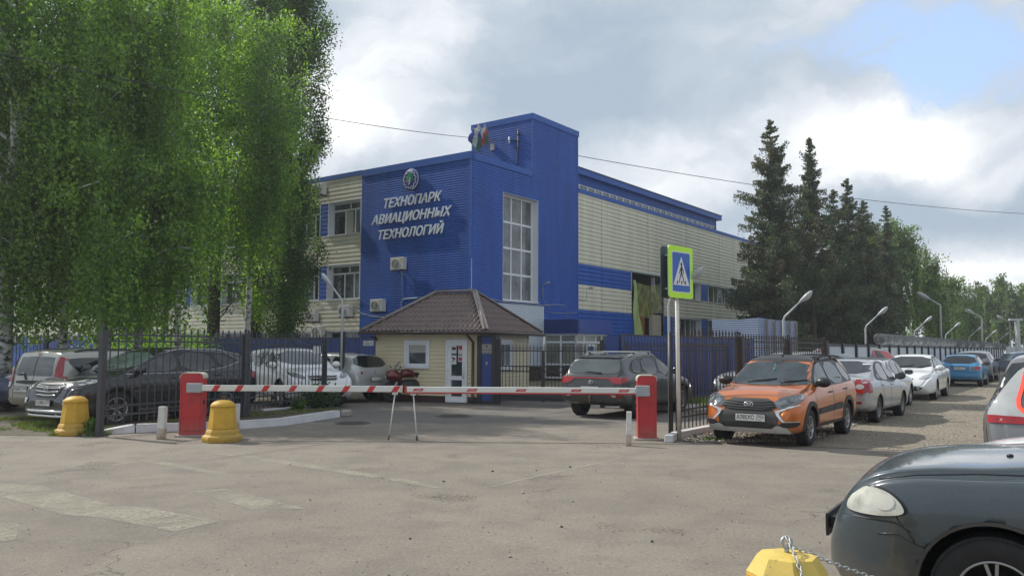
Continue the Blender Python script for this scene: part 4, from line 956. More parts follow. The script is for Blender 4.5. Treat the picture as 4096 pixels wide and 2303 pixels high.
mb = MB(); mb.box(.03, .11, -.162, -.151, .60, .68); mb.build('lock_plate', mat('lock_red', (.38, .02, .03), .4), cbr)
mb = MB(); mb.box(-.04, .03, -.162, -.151, .62, .69); mb.build('lock_plate', MATS['lock_red'], cbl)
mb = MB(); mb.box(.202, .212, -.10, -.02, .58, .66); mb.build('latch', M_BLACKP, cbl)
# ---------------------------------------------------------------- bollards and posts
M_YEL = mat('yellow_paint', (.58, .335, .025), .55, chips=.8, var=.12, vs=5, bump=.12, bs=25, dirt=.5, dirt_col=(.25, .18, .08), dirt_h=.28)
M_YEL2 = mat('pale_yellow_paint', (.62, .45, .10), .6, chips=.7, var=.08, vs=8, bump=.1, bs=30)
def bollard(loc, rz, label, s=1.0, ring=True):
    o = empty('bollard', loc, rz, label, 'bollard', 'yellow bell shaped concrete bollards')
    mb = MB(); f = pi / 8
    mb.lathe([(0, 0), (.33, 0), (.34, .06), (.33, .10), (.285, .12), (.275, .17), (.245, .22)], 8, rot=f, smooth=False)
    mb.lathe([(.245, .22), (.205, .60), (0, .60)], 8, rot=f, smooth=False)
    if s != 1: mb.xf(Matrix.Diagonal((s, s, s, 1)))
    mb.build('body', M_YEL, o, bevel=.012)
    mb = MB()
    if ring == 2: mb.lathe([(.205, .60), (.15, .685), (.07, .70), (0, .70)], 8, rot=f, smooth=False)
    else: mb.lathe([(.21, .595), (.212, .61), (.19, .65), (.14, .685), (.08, .705), (0, .712)], 24)
    if s != 1: mb.xf(Matrix.Diagonal((s, s, s, 1)))
    mb.build('dome', M_YEL2 if ring == 2 else M_YEL, o)
    if ring:
        mb = MB(); mb.tube([(.0, .0, .70 * s), (0, 0, .72 * s)], .012, 8); mb.tube([(.026 * cos(t), 0, .75 * s + .026 * sin(t)) for t in [2 * pi * k / 14 for k in range(14)]], .008, 8, closed=True)
        mb.build('ring', M_GALV if ring == 2 else MATS['rust'], o)
    return o
bollard(G(297, 1738), R(8), 'yellow bollard with a small rusty ring beside the fence post')
bollard(G(888, 1764), R(0), 'yellow domed bollard in front of the red barrier cabinet')
nb_ = Vector((1.325, 4.0, 0)); bn = bollard((nb_.x, nb_.y, 0), R(14), 'close yellow bollard with chain through its steel ring', s=.93, ring=2)
def chain(a, b, sag, label, ln=.036):
    a = Vector(a); b = Vector(b); n = int((b - a).length / (ln * .72)); mb = MB()
    pts = [a.lerp(b, k / n) - Vector((0, 0, sag * 4 * (k / n) * (1 - k / n))) for k in range(n + 1)]
    for k in range(n):
        p, q = pts[k], pts[k + 1]; d = (q - p).normalized(); u = d.cross(Vector((0, 0, 1))); u = u.normalized() if u.length > .01 else Vector((1, 0, 0)); w = d.cross(u)
        if k % 2: u = w
        c = (p + q) / 2; L_, W_ = ln * .5, ln * .22
        mb.tube([c + d * (L_ * cos(t)) + u * (W_ * sin(t)) for t in [2 * pi * j / 10 for j in range(10)]], .0030, 5, closed=True)
    return tag(mb.build('chain', M_GALV), label, 'chain')
rt = Vector((nb_.x, nb_.y, .74 * .93))
chain(rt, rt + Vector((1.0, .25, -.36)), .02, 'steel chain hanging from the close bollard towards the black car')
chain(rt + Vector((0, -.01, .04)), rt + Vector((.01, -.25, -.155)), -.01, 'short steel chain hanging down the side of the close bollard')
M_WP = mat('white_post_paint', (.64, .64, .61), .65, chips=1.0, var=.12, vs=8, dirt=.9, dirt_col=(.28, .17, .08), dirt_h=.22, bump=.1)
def wpost(x, y, h, w, label):
    p = G(x, y); mb = MB(); v = []
    for z, k in ((0, 1.12), (h, 1.0)):
        for sx, sy in ((-1, -1), (1, -1), (1, 1), (-1, 1)): v.append(mb.bm.verts.new((sx * w / 2 * k, sy * w / 2 * k, z)))
    for f in ((0, 3, 2, 1), (4, 5, 6, 7), (0, 1, 5, 4), (1, 2, 6, 5), (2, 3, 7, 6), (3, 0, 4, 7)): mb.bm.faces.new([v[j] for j in f])
    o = mb.build('guard_post', M_WP, None, bevel=.008); o.location = p; o.rotation_euler = (0, R(1.5), R(random.uniform(-12, 12)))
    tag(o, label, 'post', 'short white guard posts')
wpost(645, 1755, .57, .115, 'short white square post left of the red barrier cabinet')
wpost(945, 1728, .54, .085, 'short white post half hidden behind the yellow domed bollard')
wpost(2514, 1782, .57, .085, 'rust streaked white post beside the right barrier cabinet')
# ---------------------------------------------------------------- crossing sign
spx = G(2717, 1760)
sg = empty('crossing_sign', (spx.x, spx.y, 0), 0, 'pedestrian crossing sign with bright yellow green border on a white pole', 'road sign')
M_POLE = mat('pole_paint', (.68, .67, .61), .5, var=.1, vs=4, dirt=.6, dirt_col=(.30, .15, .06), dirt_h=.75)
mb = MB(); mb.tube([(0, 0, 0), (-.02, 0, 3.4)], .036, 14); mb.build('pole', M_POLE, sg)
SA = R(44.5); sx_, sy_ = Vector((cos(SA), sin(SA), 0)), Vector((0, 0, 1)); sn = sx_.cross(sy_)   # sn faces the camera side
cen = Vector((2.76, 14.33, 0)) + sx_ * .375 - Vector((spx.x, spx.y, 0)) + Vector((0, 0, 2.995))
def rrect(w, h, r, n=6):
    out = []
    for (cx, cy, a0) in ((w / 2 - r, h / 2 - r, 0), (-w / 2 + r, h / 2 - r, 90), (-w / 2 + r, -h / 2 + r, 180), (w / 2 - r, -h / 2 + r, 270)):
        for k in range(n + 1): a = R(a0 + 90 * k / n); out.append((cx + r * cos(a), cy + r * sin(a)))
    return out
def plate(poly, d0, d1, m, parent, name='plate', M0=None):
    mb = MB(); mb.prism(poly, d0, d1, 'XY'); mb.xf(M0); return mb.build(name, m, parent)
SM = frame_mtx(cen, sx_, sy_)
def emis_less(name, col): return mat(name, col, .45, var=.02)
M_FLU = mat('fluorescent_yellow_green', (.50, .88, .02), .4, var=.02); M_SBL = mat('sign_blue', (.012, .10, .42), .35, var=.05); M_SW = mat('sign_white', (.66, .68, .70), .35, var=.03)
pl = plate(rrect(.75, .93, .05), 0, .014, M_FLU, sg, 'sign_face', SM)
mb = MB(); mb.prism(rrect(.76, .94, .055), -.012, -.0005, 'XY'); mb.xf(SM); mb.build('sign_back', M_GALV, sg)
plate(rrect(.58, .735, .04), .0145, .016, M_SW, pl, 'border', SM)
plate(rrect(.545, .70, .035), .0165, .018, M_SBL, pl, 'blue_field', SM)
plate([(0, .285), (.252, -.235), (-.252, -.235)], .0185, .0195, M_SW, pl, 'triangle', SM)
man = MB()
def seg(a, b, w0, w1=None):
    a = Vector((*a, 0)); b = Vector((*b, 0)); w1 = w0 if w1 is None else w1; d = (b - a).normalized(); n = Vector((-d.y, d.x, 0))
    man.prism([(a + n * w0 / 2)[:2], (a - n * w0 / 2)[:2], (b - n * w1 / 2)[:2], (b + n * w1 / 2)[:2]], .020, .0208, 'XY')
    for c, w in ((a, w0), (b, w1)): man.prism([(c.x + w / 2 * cos(2 * pi * k / 10), c.y + w / 2 * sin(2 * pi * k / 10)) for k in range(10)], .0201, .0209, 'XY')
man.prism([(.028 * cos(2 * pi * k / 14), .145 + .030 * sin(2 * pi * k / 14)) for k in range(14)], .020, .0208, 'XY')
seg((.006, .09), (.0, -.01), .052, .046); seg((.015, .085), (.062, .03), .022); seg((.062, .03), (.066, -.02), .02); seg((-.012, .08), (-.045, .02), .022); seg((-.045, .02), (-.07, -.02), .018)
seg((.01, -.02), (.05, -.10), .032, .026); seg((.05, -.10), (.085, -.19), .026, .02); seg((-.005, -.02), (-.045, -.10), .032, .026); seg((-.045, -.10), (-.065, -.185), .024, .02)
for x in (-.13, .01, .13): man.prism([(x - .025, -.215), (x + .01, -.215), (x + .022 - x * .1, -.155), (x - .012 - x * .1, -.155)], .020, .0208, 'XY')
man.xf(SM); man.build('walking_figure', M_INK, pl)
SM2 = frame_mtx(cen - sn * .16, sx_, sy_)
mb = MB(); mb.prism(rrect(.75, .93, .05), -.012, .002, 'XY'); mb.xf(SM2); mb.build('rear_sign', mat('sign_reverse', (.055, .085, .085), .4, metal=.2, var=.2, vs=3), sg)
mb = MB(); mb.bar(cen - sn * .12 - sx_ * .28 + Vector((0, 0, -.3)), cen - sn * .12 + sx_ * .28 + Vector((0, 0, -.3)), .05, .03); mb.bar(cen - sn * .12 - sx_ * .28 + Vector((0, 0, .3)), cen - sn * .12 + sx_ * .28 + Vector((0, 0, .3)), .05, .03)
mb.build('clamp', M_GALV, sg)
# ---------------------------------------------------------------- street lamps
M_LAMP = mat('lamp_casing', (.40, .43, .44), .4, var=.06); M_LENS = mat('lamp_lens', (.34, .36, .35), .15, var=.05)
def street_lamp(base, hz, reach, tilt, az, label, group, s=1.0, lower=None, m=M_LAMP):
    """curved arm lamp: hz head height, reach horizontal arm, az direction of the arm in degrees"""
    o = empty('street_lamp', base, R(az), label, 'street lamp', group)
    mb = MB(); zt = hz - reach * math.tan(R(tilt)); mb.tube([(0, 0, 0), (0, 0, zt - .1), (.04 * s, 0, zt), (reach, 0, hz)], [.05 * s, .04 * s, .035 * s, .028 * s], 8); mb.build('pole', m, o)
    mb = MB(); prof = [(0, .03), (.12, .055), (.20, .10), (.45, .135), (.62, .10), (.70, .0)]; ring = []
    T = Matrix.Translation((reach, 0, hz)) @ Matrix.Rotation(-R(tilt), 4, 'Y') @ Matrix.Scale(s, 4)
    for x, r in prof:
        ring.append([mb.bm.verts.new(T @ Vector((x, max(r, .004) * cos(2 * pi * k / 12), max(r, .004) * .62 * sin(2 * pi * k / 12)))) for k in range(12)])
    for A, B in zip(ring, ring[1:]):
        for k in range(12): mb.bm.faces.new([A[k], A[(k + 1) % 12], B[(k + 1) % 12], B[k]]).smooth = True
    hd = mb.build('lamp_head', m, o)
    mb = MB(); prof = [(.22, .01), (.28, .09), (.45, .115), (.60, .07), (.64, .01)]; ring = []
    for x, r in prof: ring.append([mb.bm.verts.new(T @ Vector((x, r * cos(pi * k / 8), -.02 - r * .95 * sin(pi * k / 8)))) for k in range(9)])
    for A, B in zip(ring, ring[1:]):
        for k in range(8): mb.bm.faces.new([A[k], A[k + 1], B[k + 1], B[k]]).smooth = True
    mb.build('lens', M_LENS, hd)
    return o
azr = math.degrees(math.atan2(LN.y, LN.x))
lb = ['lamp on the black pole just behind the crossing sign', 'grey curved lamp rising behind the orange car against the spruces', 'grey curved lamp at the start of the razor wire, above the silver sedan',
      'small curved lamp behind the razor wire above the white sedan', 'small curved lamp between the two tall lamp posts', 'tiny curved lamp beside the second tall lamp post', 'tiny curved lamp left of the third tall lamp post', 'farthest tiny curved lamp under the third tall lamp post']
for k, t in enumerate((0.0, 6.8, 15.8, 25, 34, 43.5, 53, 62.5)):
    b = F0 + LD * t - LN * .12
    hz = 2.75 if k else 2.83
    street_lamp(b, hz, .34, 42, azr + 8, lb[k], 'curved lamps along the lane fence', s=.72 if k else .62)
mb = MB(); b = F0 - LN * .10; mb.tube([(0, 0, 0), (0, 0, 1.93)], .042, 12); o = mb.build('iron_post', M_IRON); o.location = (b.x, b.y, 0)
for x_ in (0,): tag(o, 'thick black iron post directly left of the crossing sign pole', 'post')
for (pxx, hy, hx, Y, lbl) in ((3766, 1200, 3715, 64, 'tall grey lamp post with its head pointing left, nearest of the three'), (3931, 1258, 3897, 88, 'tall grey lamp post with its head pointing left, middle of the three'), (4043, 1280, 4017, 108, 'tall grey lamp post with its head pointing left, farthest of the three')):
    p = D(pxx, 1390, Y); q = D(hx, hy, Y); rc = abs(q.x - p.x) * .75
    street_lamp((p.x, Y, 0), q.z, rc, 28, 180, lbl, 'tall lamp posts beyond the fence', s=1.9)
p = D(1366, 1390, 24); street_lamp((p.x, 24, 0), 3.42, .32, 50, 172, 'lamp on a thin pole in front of the beige wall beside the poplar', 'curved lamps near the building', s=.75)
mb = MB(); mb.box(-.07, .07, -.07, .07, 0, 2.1); o = mb.build('iron_post', M_IRON); o.location = (p.x - .03, 24.25, 0); tag(o, 'dark square post carrying the lamp left of the gatehouse', 'post')
p = D(385, 1390, 29); street_lamp((p.x, 29, 0), 3.35, .3, 45, 172, 'lamp half hidden by hanging birch leaves behind the iron fence', 'curved lamps near the building', s=.75)
# grey loop of cable by the beige wall
mb = MB(); P3 = lambda x, y, Y: D(x, y, Y)
mb.tube([P3(1368, 1400, 24.3), P3(1372, 1260, 24.3), P3(1378, 1232, 24.3), P3(1392, 1226, 24.4), P3(1410, 1234, 24.5), P3(1450, 1255, 25), P3(1500, 1266, 25.4), P3(1570, 1269, 26)], .02, 6)
tag(mb.build('cable', mat('grey_cable', (.30, .31, .32), .6)), 'thick grey cable looping from the lamp post to the gatehouse roof', 'cable')
# ---------------------------------------------------------------- overhead wires
def wire_(a, b, sag, label, r=.02, n=40):
    a = Vector(a); b = Vector(b); mb = MB(); mb.tube([a.lerp(b, k / n) - Vector((0, 0, sag * 4 * (k / n) * (1 - k / n))) for k in range(n + 1)], r, 5)
    return tag(mb.build('overhead_cable', mat('cable_black', (.03, .03, .035), .6)), label, 'cable')
wire_(D(-250, 158, 16), bloc((4.9, 1.4, 12.5)), .35, 'thin black cable crossing the birches to the tower mast', .013)
wire_(D(2250, 612, 50), D(4400, 865, 80), .9, 'thin black cable running right from the tower past the spruces', .022)
# ---------------------------------------------------------------- signs on the fences
fx = D(1473, 1372, 28.6)
sa = empty('address_plate', (fx.x, fx.y, fx.z), math.atan2(20.8, -25.7) + pi, 'white street name plate on the dark blue fence', 'address plate')
mb = MB(); mb.box(-.26, .26, -.01, .01, -.09, .09); mb.build('board', M_PAP, sa)
for s, x, z, w_ in (('улица', -.05, .045, .13), ('Трамвайная', -.06, -.025, .36), ('5к', .19, .0, .10)):
    text_mesh('lettering', s, .07, mat('lettering_blue', (.05, .07, .25), .5), sa, .001, width=w_, mtx=frame_mtx((x, -.0115, z), (1, 0, 0), (0, 0, 1)))
fp = D(1268, 1398, 22.6); mb = MB(); mb.box(-.13, .13, -.005, .005, -.10, .10); o = mb.build('paper_notice', M_PAP); o.location = fp; o.rotation_euler = (0, 0, R(-30)); tag(o, 'white paper notice hung on the iron fence bars before the blue fence', 'notice')
# ---------------------------------------------------------------- striped awning shelter
ca = D(3035, 1396, 34); la = D(2849, 1396, 35.6); ra = D(3192, 1396, 37.5)
def stripe_mat():
    m = bpy.data.materials.new('striped_fabric'); m.use_nodes = True; nt = m.node_tree; b = nt.nodes['Principled BSDF']
    tc = N(nt, 'ShaderNodeTexCoord'); sp = N(nt, 'ShaderNodeSeparateXYZ'); L(nt, tc.outputs['Object'], sp.inputs[0])
    nz = N(nt, 'ShaderNodeTexNoise', i_Scale=1.1, i_Detail=3.0); L(nt, tc.outputs['Object'], nz.inputs['Vector'])
    z = math_n(nt, 'ADD', sp.outputs[2], math_n(nt, 'MULTIPLY', nz.outputs['Fac'], .10))
    fr = math_n(nt, 'FRACT', math_n(nt, 'MULTIPLY', z, 10.5)); k = math_n(nt, 'GREATER_THAN', fr, .5)
    L(nt, mixc(nt, k, (.085, .125, .24), (.30, .37, .49)), b.inputs['Base Color']); b.inputs['Roughness'].default_value = .7
    return m
M_STRIPE = stripe_mat()
aw = empty('awning_shelter', (ca.x, 34, 0), 0, 'shelter covered in blue and white striped fabric with wooden battens', 'shelter')
def cloth_wall(p, q, z0, z1, z1b, n=24):
    mb = MB(); gr = []; p = Vector(p); q = Vector(q); d = (q - p).normalized(); nn = Vector((d.y, -d.x, 0))
    for i in range(9):
        row = []
        for j in range(n + 1):
            t = j / n; s = i / 8; x = p.lerp(q, t); z = z0 + (z1 + (z1b - z1) * t - z0) * s + .03 * sin(5 * t + 2) * s
            row.append(mb.bm.verts.new(x + nn * (.014 * sin(13 * t + 3 * s) * (1 - abs(2 * s - 1))) + Vector((0, 0, z))))
        gr.append(row)
    for A, B in zip(gr, gr[1:]):
        for j in range(n): mb.bm.faces.new([A[j], A[j + 1], B[j + 1], B[j]]).smooth = True
    return mb.build('fabric_wall', M_STRIPE, aw, recalc=False)
O_ = Vector((ca.x, 34, 0)); lw = Vector((la.x, 35.6, 0)) - O_; rw = Vector((ra.x, 37.5, 0)) - O_
cloth_wall(lw, (0, 0, 0), .2, 2.88, 2.93); cloth_wall((0, 0, 0), rw, .2, 2.93, 2.9)
mb = MB(); mb.face([(0, 0, 2.90), (*rw.xy, 2.87), (*(rw + lw).xy, 2.88), (*lw.xy, 2.85)]); mb.build('fabric_roof', M_STRIPE, aw)
for k in range(5):
    p = rw * (.16 + .19 * k); mb = MB(); nn = Vector((rw.y, -rw.x, 0)).normalized() * .09; mb.bar(p + nn + Vector((0, 0, .1)), p + nn + Vector((0, 0, 2.9)), .07); mb.build('batten', mat('batten_wood', (.22, .17, .14), .7, var=.15), aw)
# far light wall, concrete T pole
w0 = D(4030, 1393, 90); mb = MB(); mb.box(w0.x, w0.x + 40, 90, 90.3, 0, 2.05)
for k in range(90): mb.box(w0.x + k * .45, w0.x + k * .45 + .2, 89.95, 90.0, 0, 2.03)
tag(mb.build('sheet_fence', M_WSH), 'distant pale corrugated fence at the right edge', 'fence')
tp_ = D(4072, 1390, 80); o = empty('utility_pole', (tp_.x, 80, 0), 0, 'distant pale T shaped concrete utility pole', 'utility pole')
mb = MB(); mb.box(-.15, .15, -.2, .2, 0, 4.55); mb.build('shaft', M_LAMP, o); mb = MB(); mb.box(-.75, .55, -.15, .15, 4.55, 4.75); mb.build('crossarm', M_LAMP, o)
# ---------------------------------------------------------------- manholes
def manhole(x, y, r, label, sq=False):
    p = G(x, y); o = empty('manhole_cover', p, R(12), label, 'manhole')
    mb = MB(); mb.lathe([(0, .004), (r, .004), (r, .012), (r * .85, .013), (r * .85, .010), (0, .010)], 24); mb.build('lid', mat('cast_iron_dusty', (.10, .088, .075), .85, var=.25), o)
    mb = MB()
    for k in range(-4, 5): w_ = math.sqrt(max(0, 1 - (k / 5) ** 2)) * r * .8; mb.box(-w_, w_, k * r / 5.3 - .012, k * r / 5.3 + .012, .010, .018)
    mb.build('ribs', MATS['cast_iron_dusty'], o)
manhole(1815, 1664, .42, 'dusty cast iron manhole cover in the asphalt before the gatehouse'); manhole(1410, 1692, .38, 'faint round manhole cover near the kerb end')
# ---------------------------------------------------------------- gravel and pebbles
def stones(name, pts, smin, smax, cols, label, seed=1, flat=.6):
    rng = np.random.default_rng(seed); n = len(pts)
    t = (1 + 5 ** .5) / 2; iv = np.array([(-1, t, 0), (1, t, 0), (-1, -t, 0), (1, -t, 0), (0, -1, t), (0, 1, t), (0, -1, -t), (0, 1, -t), (t, 0, -1), (t, 0, 1), (-t, 0, -1), (-t, 0, 1)]) / 1.9
    fi = np.array([(0, 11, 5), (0, 5, 1), (0, 1, 7), (0, 7, 10), (0, 10, 11), (1, 5, 9), (5, 11, 4), (11, 10, 2), (10, 7, 6), (7, 1, 8), (3, 9, 4), (3, 4, 2), (3, 2, 6), (3, 6, 8), (3, 8, 9), (4, 9, 5), (2, 4, 11), (6, 2, 10), (8, 6, 7), (9, 8, 1)])
    s = rng.uniform(smin, smax, (n, 1, 1)); sc = rng.uniform(.6, 1.3, (n, 1, 3)); sc[:, :, 2] *= flat
    a = rng.uniform(0, 6.28, n); v = iv[None] * (1 + rng.uniform(-.18, .18, (n, 12, 1))) * sc * s
    x = v[..., 0] * np.cos(a)[:, None] - v[..., 1] * np.sin(a)[:, None]; y = v[..., 0] * np.sin(a)[:, None] + v[..., 1] * np.cos(a)[:, None]
    V = np.stack([x, y, v[..., 2]], -1) + np.asarray(pts)[:, None, :]
    Fc = (fi[None] + 12 * np.arange(n)[:, None, None]).reshape(-1, 3); fm = np.repeat(rng.integers(0, len(cols), n), 20)
    return tag(npmesh(name, V.reshape(-1, 3), Fc, cols, None, fm), label, None, None, 'stuff')
rng = np.random.default_rng(5)
SC1 = [mat('stone_%d' % k, c, .9, var=.15) for k, c in enumerate([(.42, .38, .31), (.30, .27, .22), (.52, .48, .41), (.20, .185, .17)])]
n = 5200; tt = rng.uniform(-.3, 9, n); oo = .12 + rng.uniform(0, 1, n) ** 1.4 * 1.9
oo = np.minimum(oo, .3 + (tt + .6) * 1.1)
P_ = np.stack([F0.x + LD.x * tt + LN.x * oo, F0.y + LD.y * tt + LN.y * oo, rng.uniform(0, .03, n)], -1)
stones('gravel', P_, .010, .030, SC1, 'loose pale gravel strip beside the right fence around the orange car')
n = 5000; X = rng.uniform(3.2, 30, n); Y = rng.uniform(12.5, 46, n); X2 = F0.x + LN.x * rng.uniform(.2, 9, n) + LD.x * (Y - 14); Y2 = F0.y + LN.y * rng.uniform(.2, 9, n) + LD.y * (Y - 14)
ok = (Y2 > 12.5) & (Y2 > 14.6 - (X2 - 3) * .36)
stones('gravel', np.stack([X2, Y2, np.full(n, .003)], -1)[ok], .006, .02, SC1, 'small stones scattered over the dirt parking lane', 3)
n = 900; d = 3.2 + rng.uniform(0, 1, n) ** 1.3 * 14; X = rng.uniform(-.62, .62, n) * d
stones('gravel', np.stack([X, d, np.full(n, .003)], -1), .002, .009, SC1 + [mat('stone_dark', (.05, .045, .04), .9)] * 2, 'tiny grit and pebbles scattered on the asphalt', 4)
big = [G(x, y) for x, y in ((2090, 1972), (2145, 1882), (1970, 1885), (1160, 1857), (1774, 1926), (2280, 1868), (2608, 2166), (2246, 2107), (1240, 2000), (2290, 2006), (2040, 2227), (1640, 2155), (3520, 1620), (3900, 1745), (3760, 1790))]
stones('gravel', [(p.x, p.y, .008) for p in big], .012, .022, [MATS['stone_dark'], SC1[0]], 'a few larger dark stones lying on the asphalt', 9)
# ---------------------------------------------------------------- cars
M_CGL = mat('car_glass', (.014, .018, .020), .03, var=.2, vs=1.5, spec=.9)
M_CGL2 = mat('clear_car_glass', (.060, .075, .080), .04, var=.35, vs=1.6, spec=.9)
M_CGLG = mat('greenish_car_glass', (.14, .19, .16), .06, var=.4, vs=2.5, spec=.9)
M_TRIM = mat('car_black_trim', (.016, .016, .017), .4, var=.1)
M_CLAD = mat('car_cladding', (.032, .033, .035), .65, var=.12, dirt=.5, dirt_h=.5)
M_CHR = mat('chrome', (.62, .63, .64), .14, metal=.9, var=.05)
M_SILV = mat('satin_silver', (.44, .45, .45), .35, metal=.25, var=.06); M_REFL = mat('lamp_reflector', (.24, .25, .26), .15, metal=.4, var=.3, vs=20)
M_TAIL = mat('tail_lamp_red', (.30, .010, .014), .12, var=.25, vs=14, coat=.6)
M_LCLR = mat('lamp_clear', (.40, .41, .41), .10, var=.12, vs=5, coat=.8)
M_HEAD = mat('headlamp', (.085, .09, .095), .08, var=.6, vs=12, coat=.8, spec=.8)
M_AMB = mat('amber_lens', (.55, .16, .02), .2)
M_PLATE = mat('number_plate', (.60, .61, .58), .5, var=.05, dirt=.0)
M_WELL = mat('wheel_well', (.006, .006, .006), .95)
M_RIM = mat('alloy_rim', (.40, .40, .40), .3, metal=.7, var=.1); M_RIMD = mat('dark_rim', (.06, .06, .062), .35, metal=.5, var=.15); M_STEEL = mat('steel_wheel', (.22, .21, .20), .55, metal=.3, var=.15)
def paint(name, col, dirt=.35, metal=.35, rough=.28, dirt_h=.55, dc=(.20, .175, .145)):
    return mat('paint_' + name, col, rough, metal=metal, var=.05, vs=1.2, coat=.8, dirt=dirt, dirt_h=dirt_h, dirt_col=dc)
def smooth_f(pts, s=.035):
    xs = np.array([p[0] for p in pts]); zs = np.array([p[1] for p in pts])
    offs = np.linspace(-s, s, 7); 
    return lambda x: float(np.mean(np.interp(x + offs, xs, zs)))
def catmull(P, n=3):
    P = [np.array(p, float) for p in P]; out = []
    for i in range(len(P) - 1):
        p0 = P[i - 1] if i else 2 * P[0] - P[1]; p1, p2 = P[i], P[i + 1]; p3 = P[i + 2] if i + 2 < len(P) else 2 * P[-1] - P[-2]
        for k in range(n):
            t = k / n; out.append(.5 * ((2 * p1) + (-p0 + p2) * t + (2 * p0 - 5 * p1 + 4 * p2 - p3) * t * t + (-p0 + 3 * p1 - 3 * p2 + p3) * t ** 3))
    out.append(P[-1]); return out
class Car:
    def __init__(s, name, label, loc, heading, sp, pm, group='cars', hi=1, scale=1.0):
        s.sp = sp; s.hi = hi; s.pm = pm
        s.o = empty(name, (loc[0], loc[1], 0), R(heading), label, sp.get('cat', 'car'), group)
        if scale != 1: s.o.scale = (scale,) * 3
        s.body(); s.wheels()
    def body(s):
        sp = s.sp; x0, x1 = sp['x']; W = sp['W'] / 2
        zt = smooth_f(sp['top'], sp.get('sm', .035)); zl = smooth_f(sp['low']); zb = smooth_f(sp['belt'], .1)
        tum = sp.get('tum', .30); we = sp.get('we', (.74, .70)); fr = sp.get('fr', (.45, .75))
        def wid(x):
            tf = max(0, (x - (x1 - fr[1])) / fr[1]); tr = max(0, ((x0 + fr[0]) - x) / fr[0])
            k = 1.0
            if tf > 0: k = we[1] + (1 - we[1]) * math.sqrt(max(0, 1 - tf ** 2.6))
            if tr > 0: k = we[0] + (1 - we[0]) * math.sqrt(max(0, 1 - tr ** 2.6))
            return W * k
        u = np.linspace(0, 1, {0: 34, 1: 64, 2: 110}[s.hi]); u = (1 - np.cos(u * pi)) / 2 * .55 + u * .45
        xs = x0 + (x1 - x0) * u; nsub = {0: 1, 1: 2, 2: 3}[s.hi]
        rings = []
        for x in xs:
            w = wid(x); t = zt(x); l = min(zl(x), t - .05); b = min(zb(x), t - .07); b = max(b, l + .03)
            h = t - b; k = min(1, max(0, (h - .09) / .30)); cr = .035 * (1 - k) + .03 * k
            yc = (.84 * w) * (1 - k) + (.935 * w - tum * h) * k; rc = min(.06 + .03 * k, h * .5)
            q = b - l
            P = [(0, l), (.5 * w, l), (.86 * w, l + .005), (.95 * w, l + .035), (.982 * w, l + min(.12, .2 * q)), (.995 * w, l + .40 * q), (1.0 * w, l + .62 * q), (.992 * w, l + .82 * q), (.968 * w, l + .95 * q), (.945 * w, b + .01),
                 ((.945 * w) * .62 + yc * .38, b + .01 + (h - rc - cr) * .33), ((.945 * w) * .28 + yc * .72, b + .01 + (h - rc - cr) * .68), (yc, t - rc - cr), (yc - .32 * rc, t - .38 * rc - cr), (yc - rc, t - .06 * rc - cr * .85), (.55 * yc, t - cr * .35), (.25 * yc, t - cr * .07), (0, t)]
            P = catmull(P, nsub); rings.append([(x, max(0, p[0]), p[1]) for p in P])
        n = len(rings[0]); full = [r + [(a, -b_, c) for a, b_, c in r[-2:0:-1]] for r in rings]; m = len(full[0])
        V = np.array(full).reshape(-1, 3); ns = len(full)
        bm = bmesh.new(); vs = [bm.verts.new(p) for p in V]
        for i in range(ns - 1):
            for j in range(m): bm.faces.new([vs[i * m + j], vs[i * m + (j + 1) % m], vs[(i + 1) * m + (j + 1) % m], vs[(i + 1) * m + j]]).smooth = True
        for i in (0, ns - 1): bm.faces.new([vs[i * m + j] for j in range(m)])
        bmesh.ops.recalc_face_normals(bm, faces=bm.faces)
        s.bvh = BVHTree.FromBMesh(bm)
        me = bpy.data.meshes.new('body'); bm.to_mesh(me); bm.free(); me.materials.append(s.pm); me.materials.append(M_WELL)
        tmp = bpy.data.objects.new('tmp_body', me); COL.objects.link(tmp)
        r = sp['r']; rr = r + sp.get('gap', .055); seg = 40
        cb = MB()
        for ax in sp['axles']:
            for sd_ in (-1, 1):
                cb.lathe([(0, sd_ * (W - .30)), (rr, sd_ * (W - .30)), (rr, sd_ * (W + .3)), (0, sd_ * (W + .3))], seg, 'Y', (ax, 0, r + .01), rot=.05)
        cut = cb.build('tmp_cut', M_WELL)
        md = tmp.modifiers.new('b', 'BOOLEAN'); md.operation = 'DIFFERENCE'; md.object = cut; md.solver = 'EXACT'
        bpy.context.view_layer.update(); dg = bpy.context.evaluated_depsgraph_get()
        me2 = bpy.data.meshes.new_from_object(tmp.evaluated_get(dg)); me2.name = 'body'
        bpy.data.objects.remove(tmp); bpy.data.objects.remove(cut)
        me2.materials.clear(); me2.materials.append(s.pm); me2.materials.append(M_WELL)
        for p in me2.polygons:
            c = p.center; p.material_index = 0
            for ax in sp['axles']:
                d = math.hypot(c.x - ax, c.z - r - .01)
                if d < rr * 1.001 and abs(c.y) < W - .004: p.material_index = 1; p.use_smooth = False
        o = bpy.data.objects.new('body', me2); COL.objects.link(o); o.parent = s.o; s.b = o
    # --- patches lying on the body
    def hit(s, th, sc, z):
        d = Vector((cos(R(th)), sin(R(th)), 0)); t = Vector((-sin(R(th)), cos(R(th)), 0))
        return s.bvh.ray_cast(t * sc + d * 6 + Vector((0, 0, z)), -d)
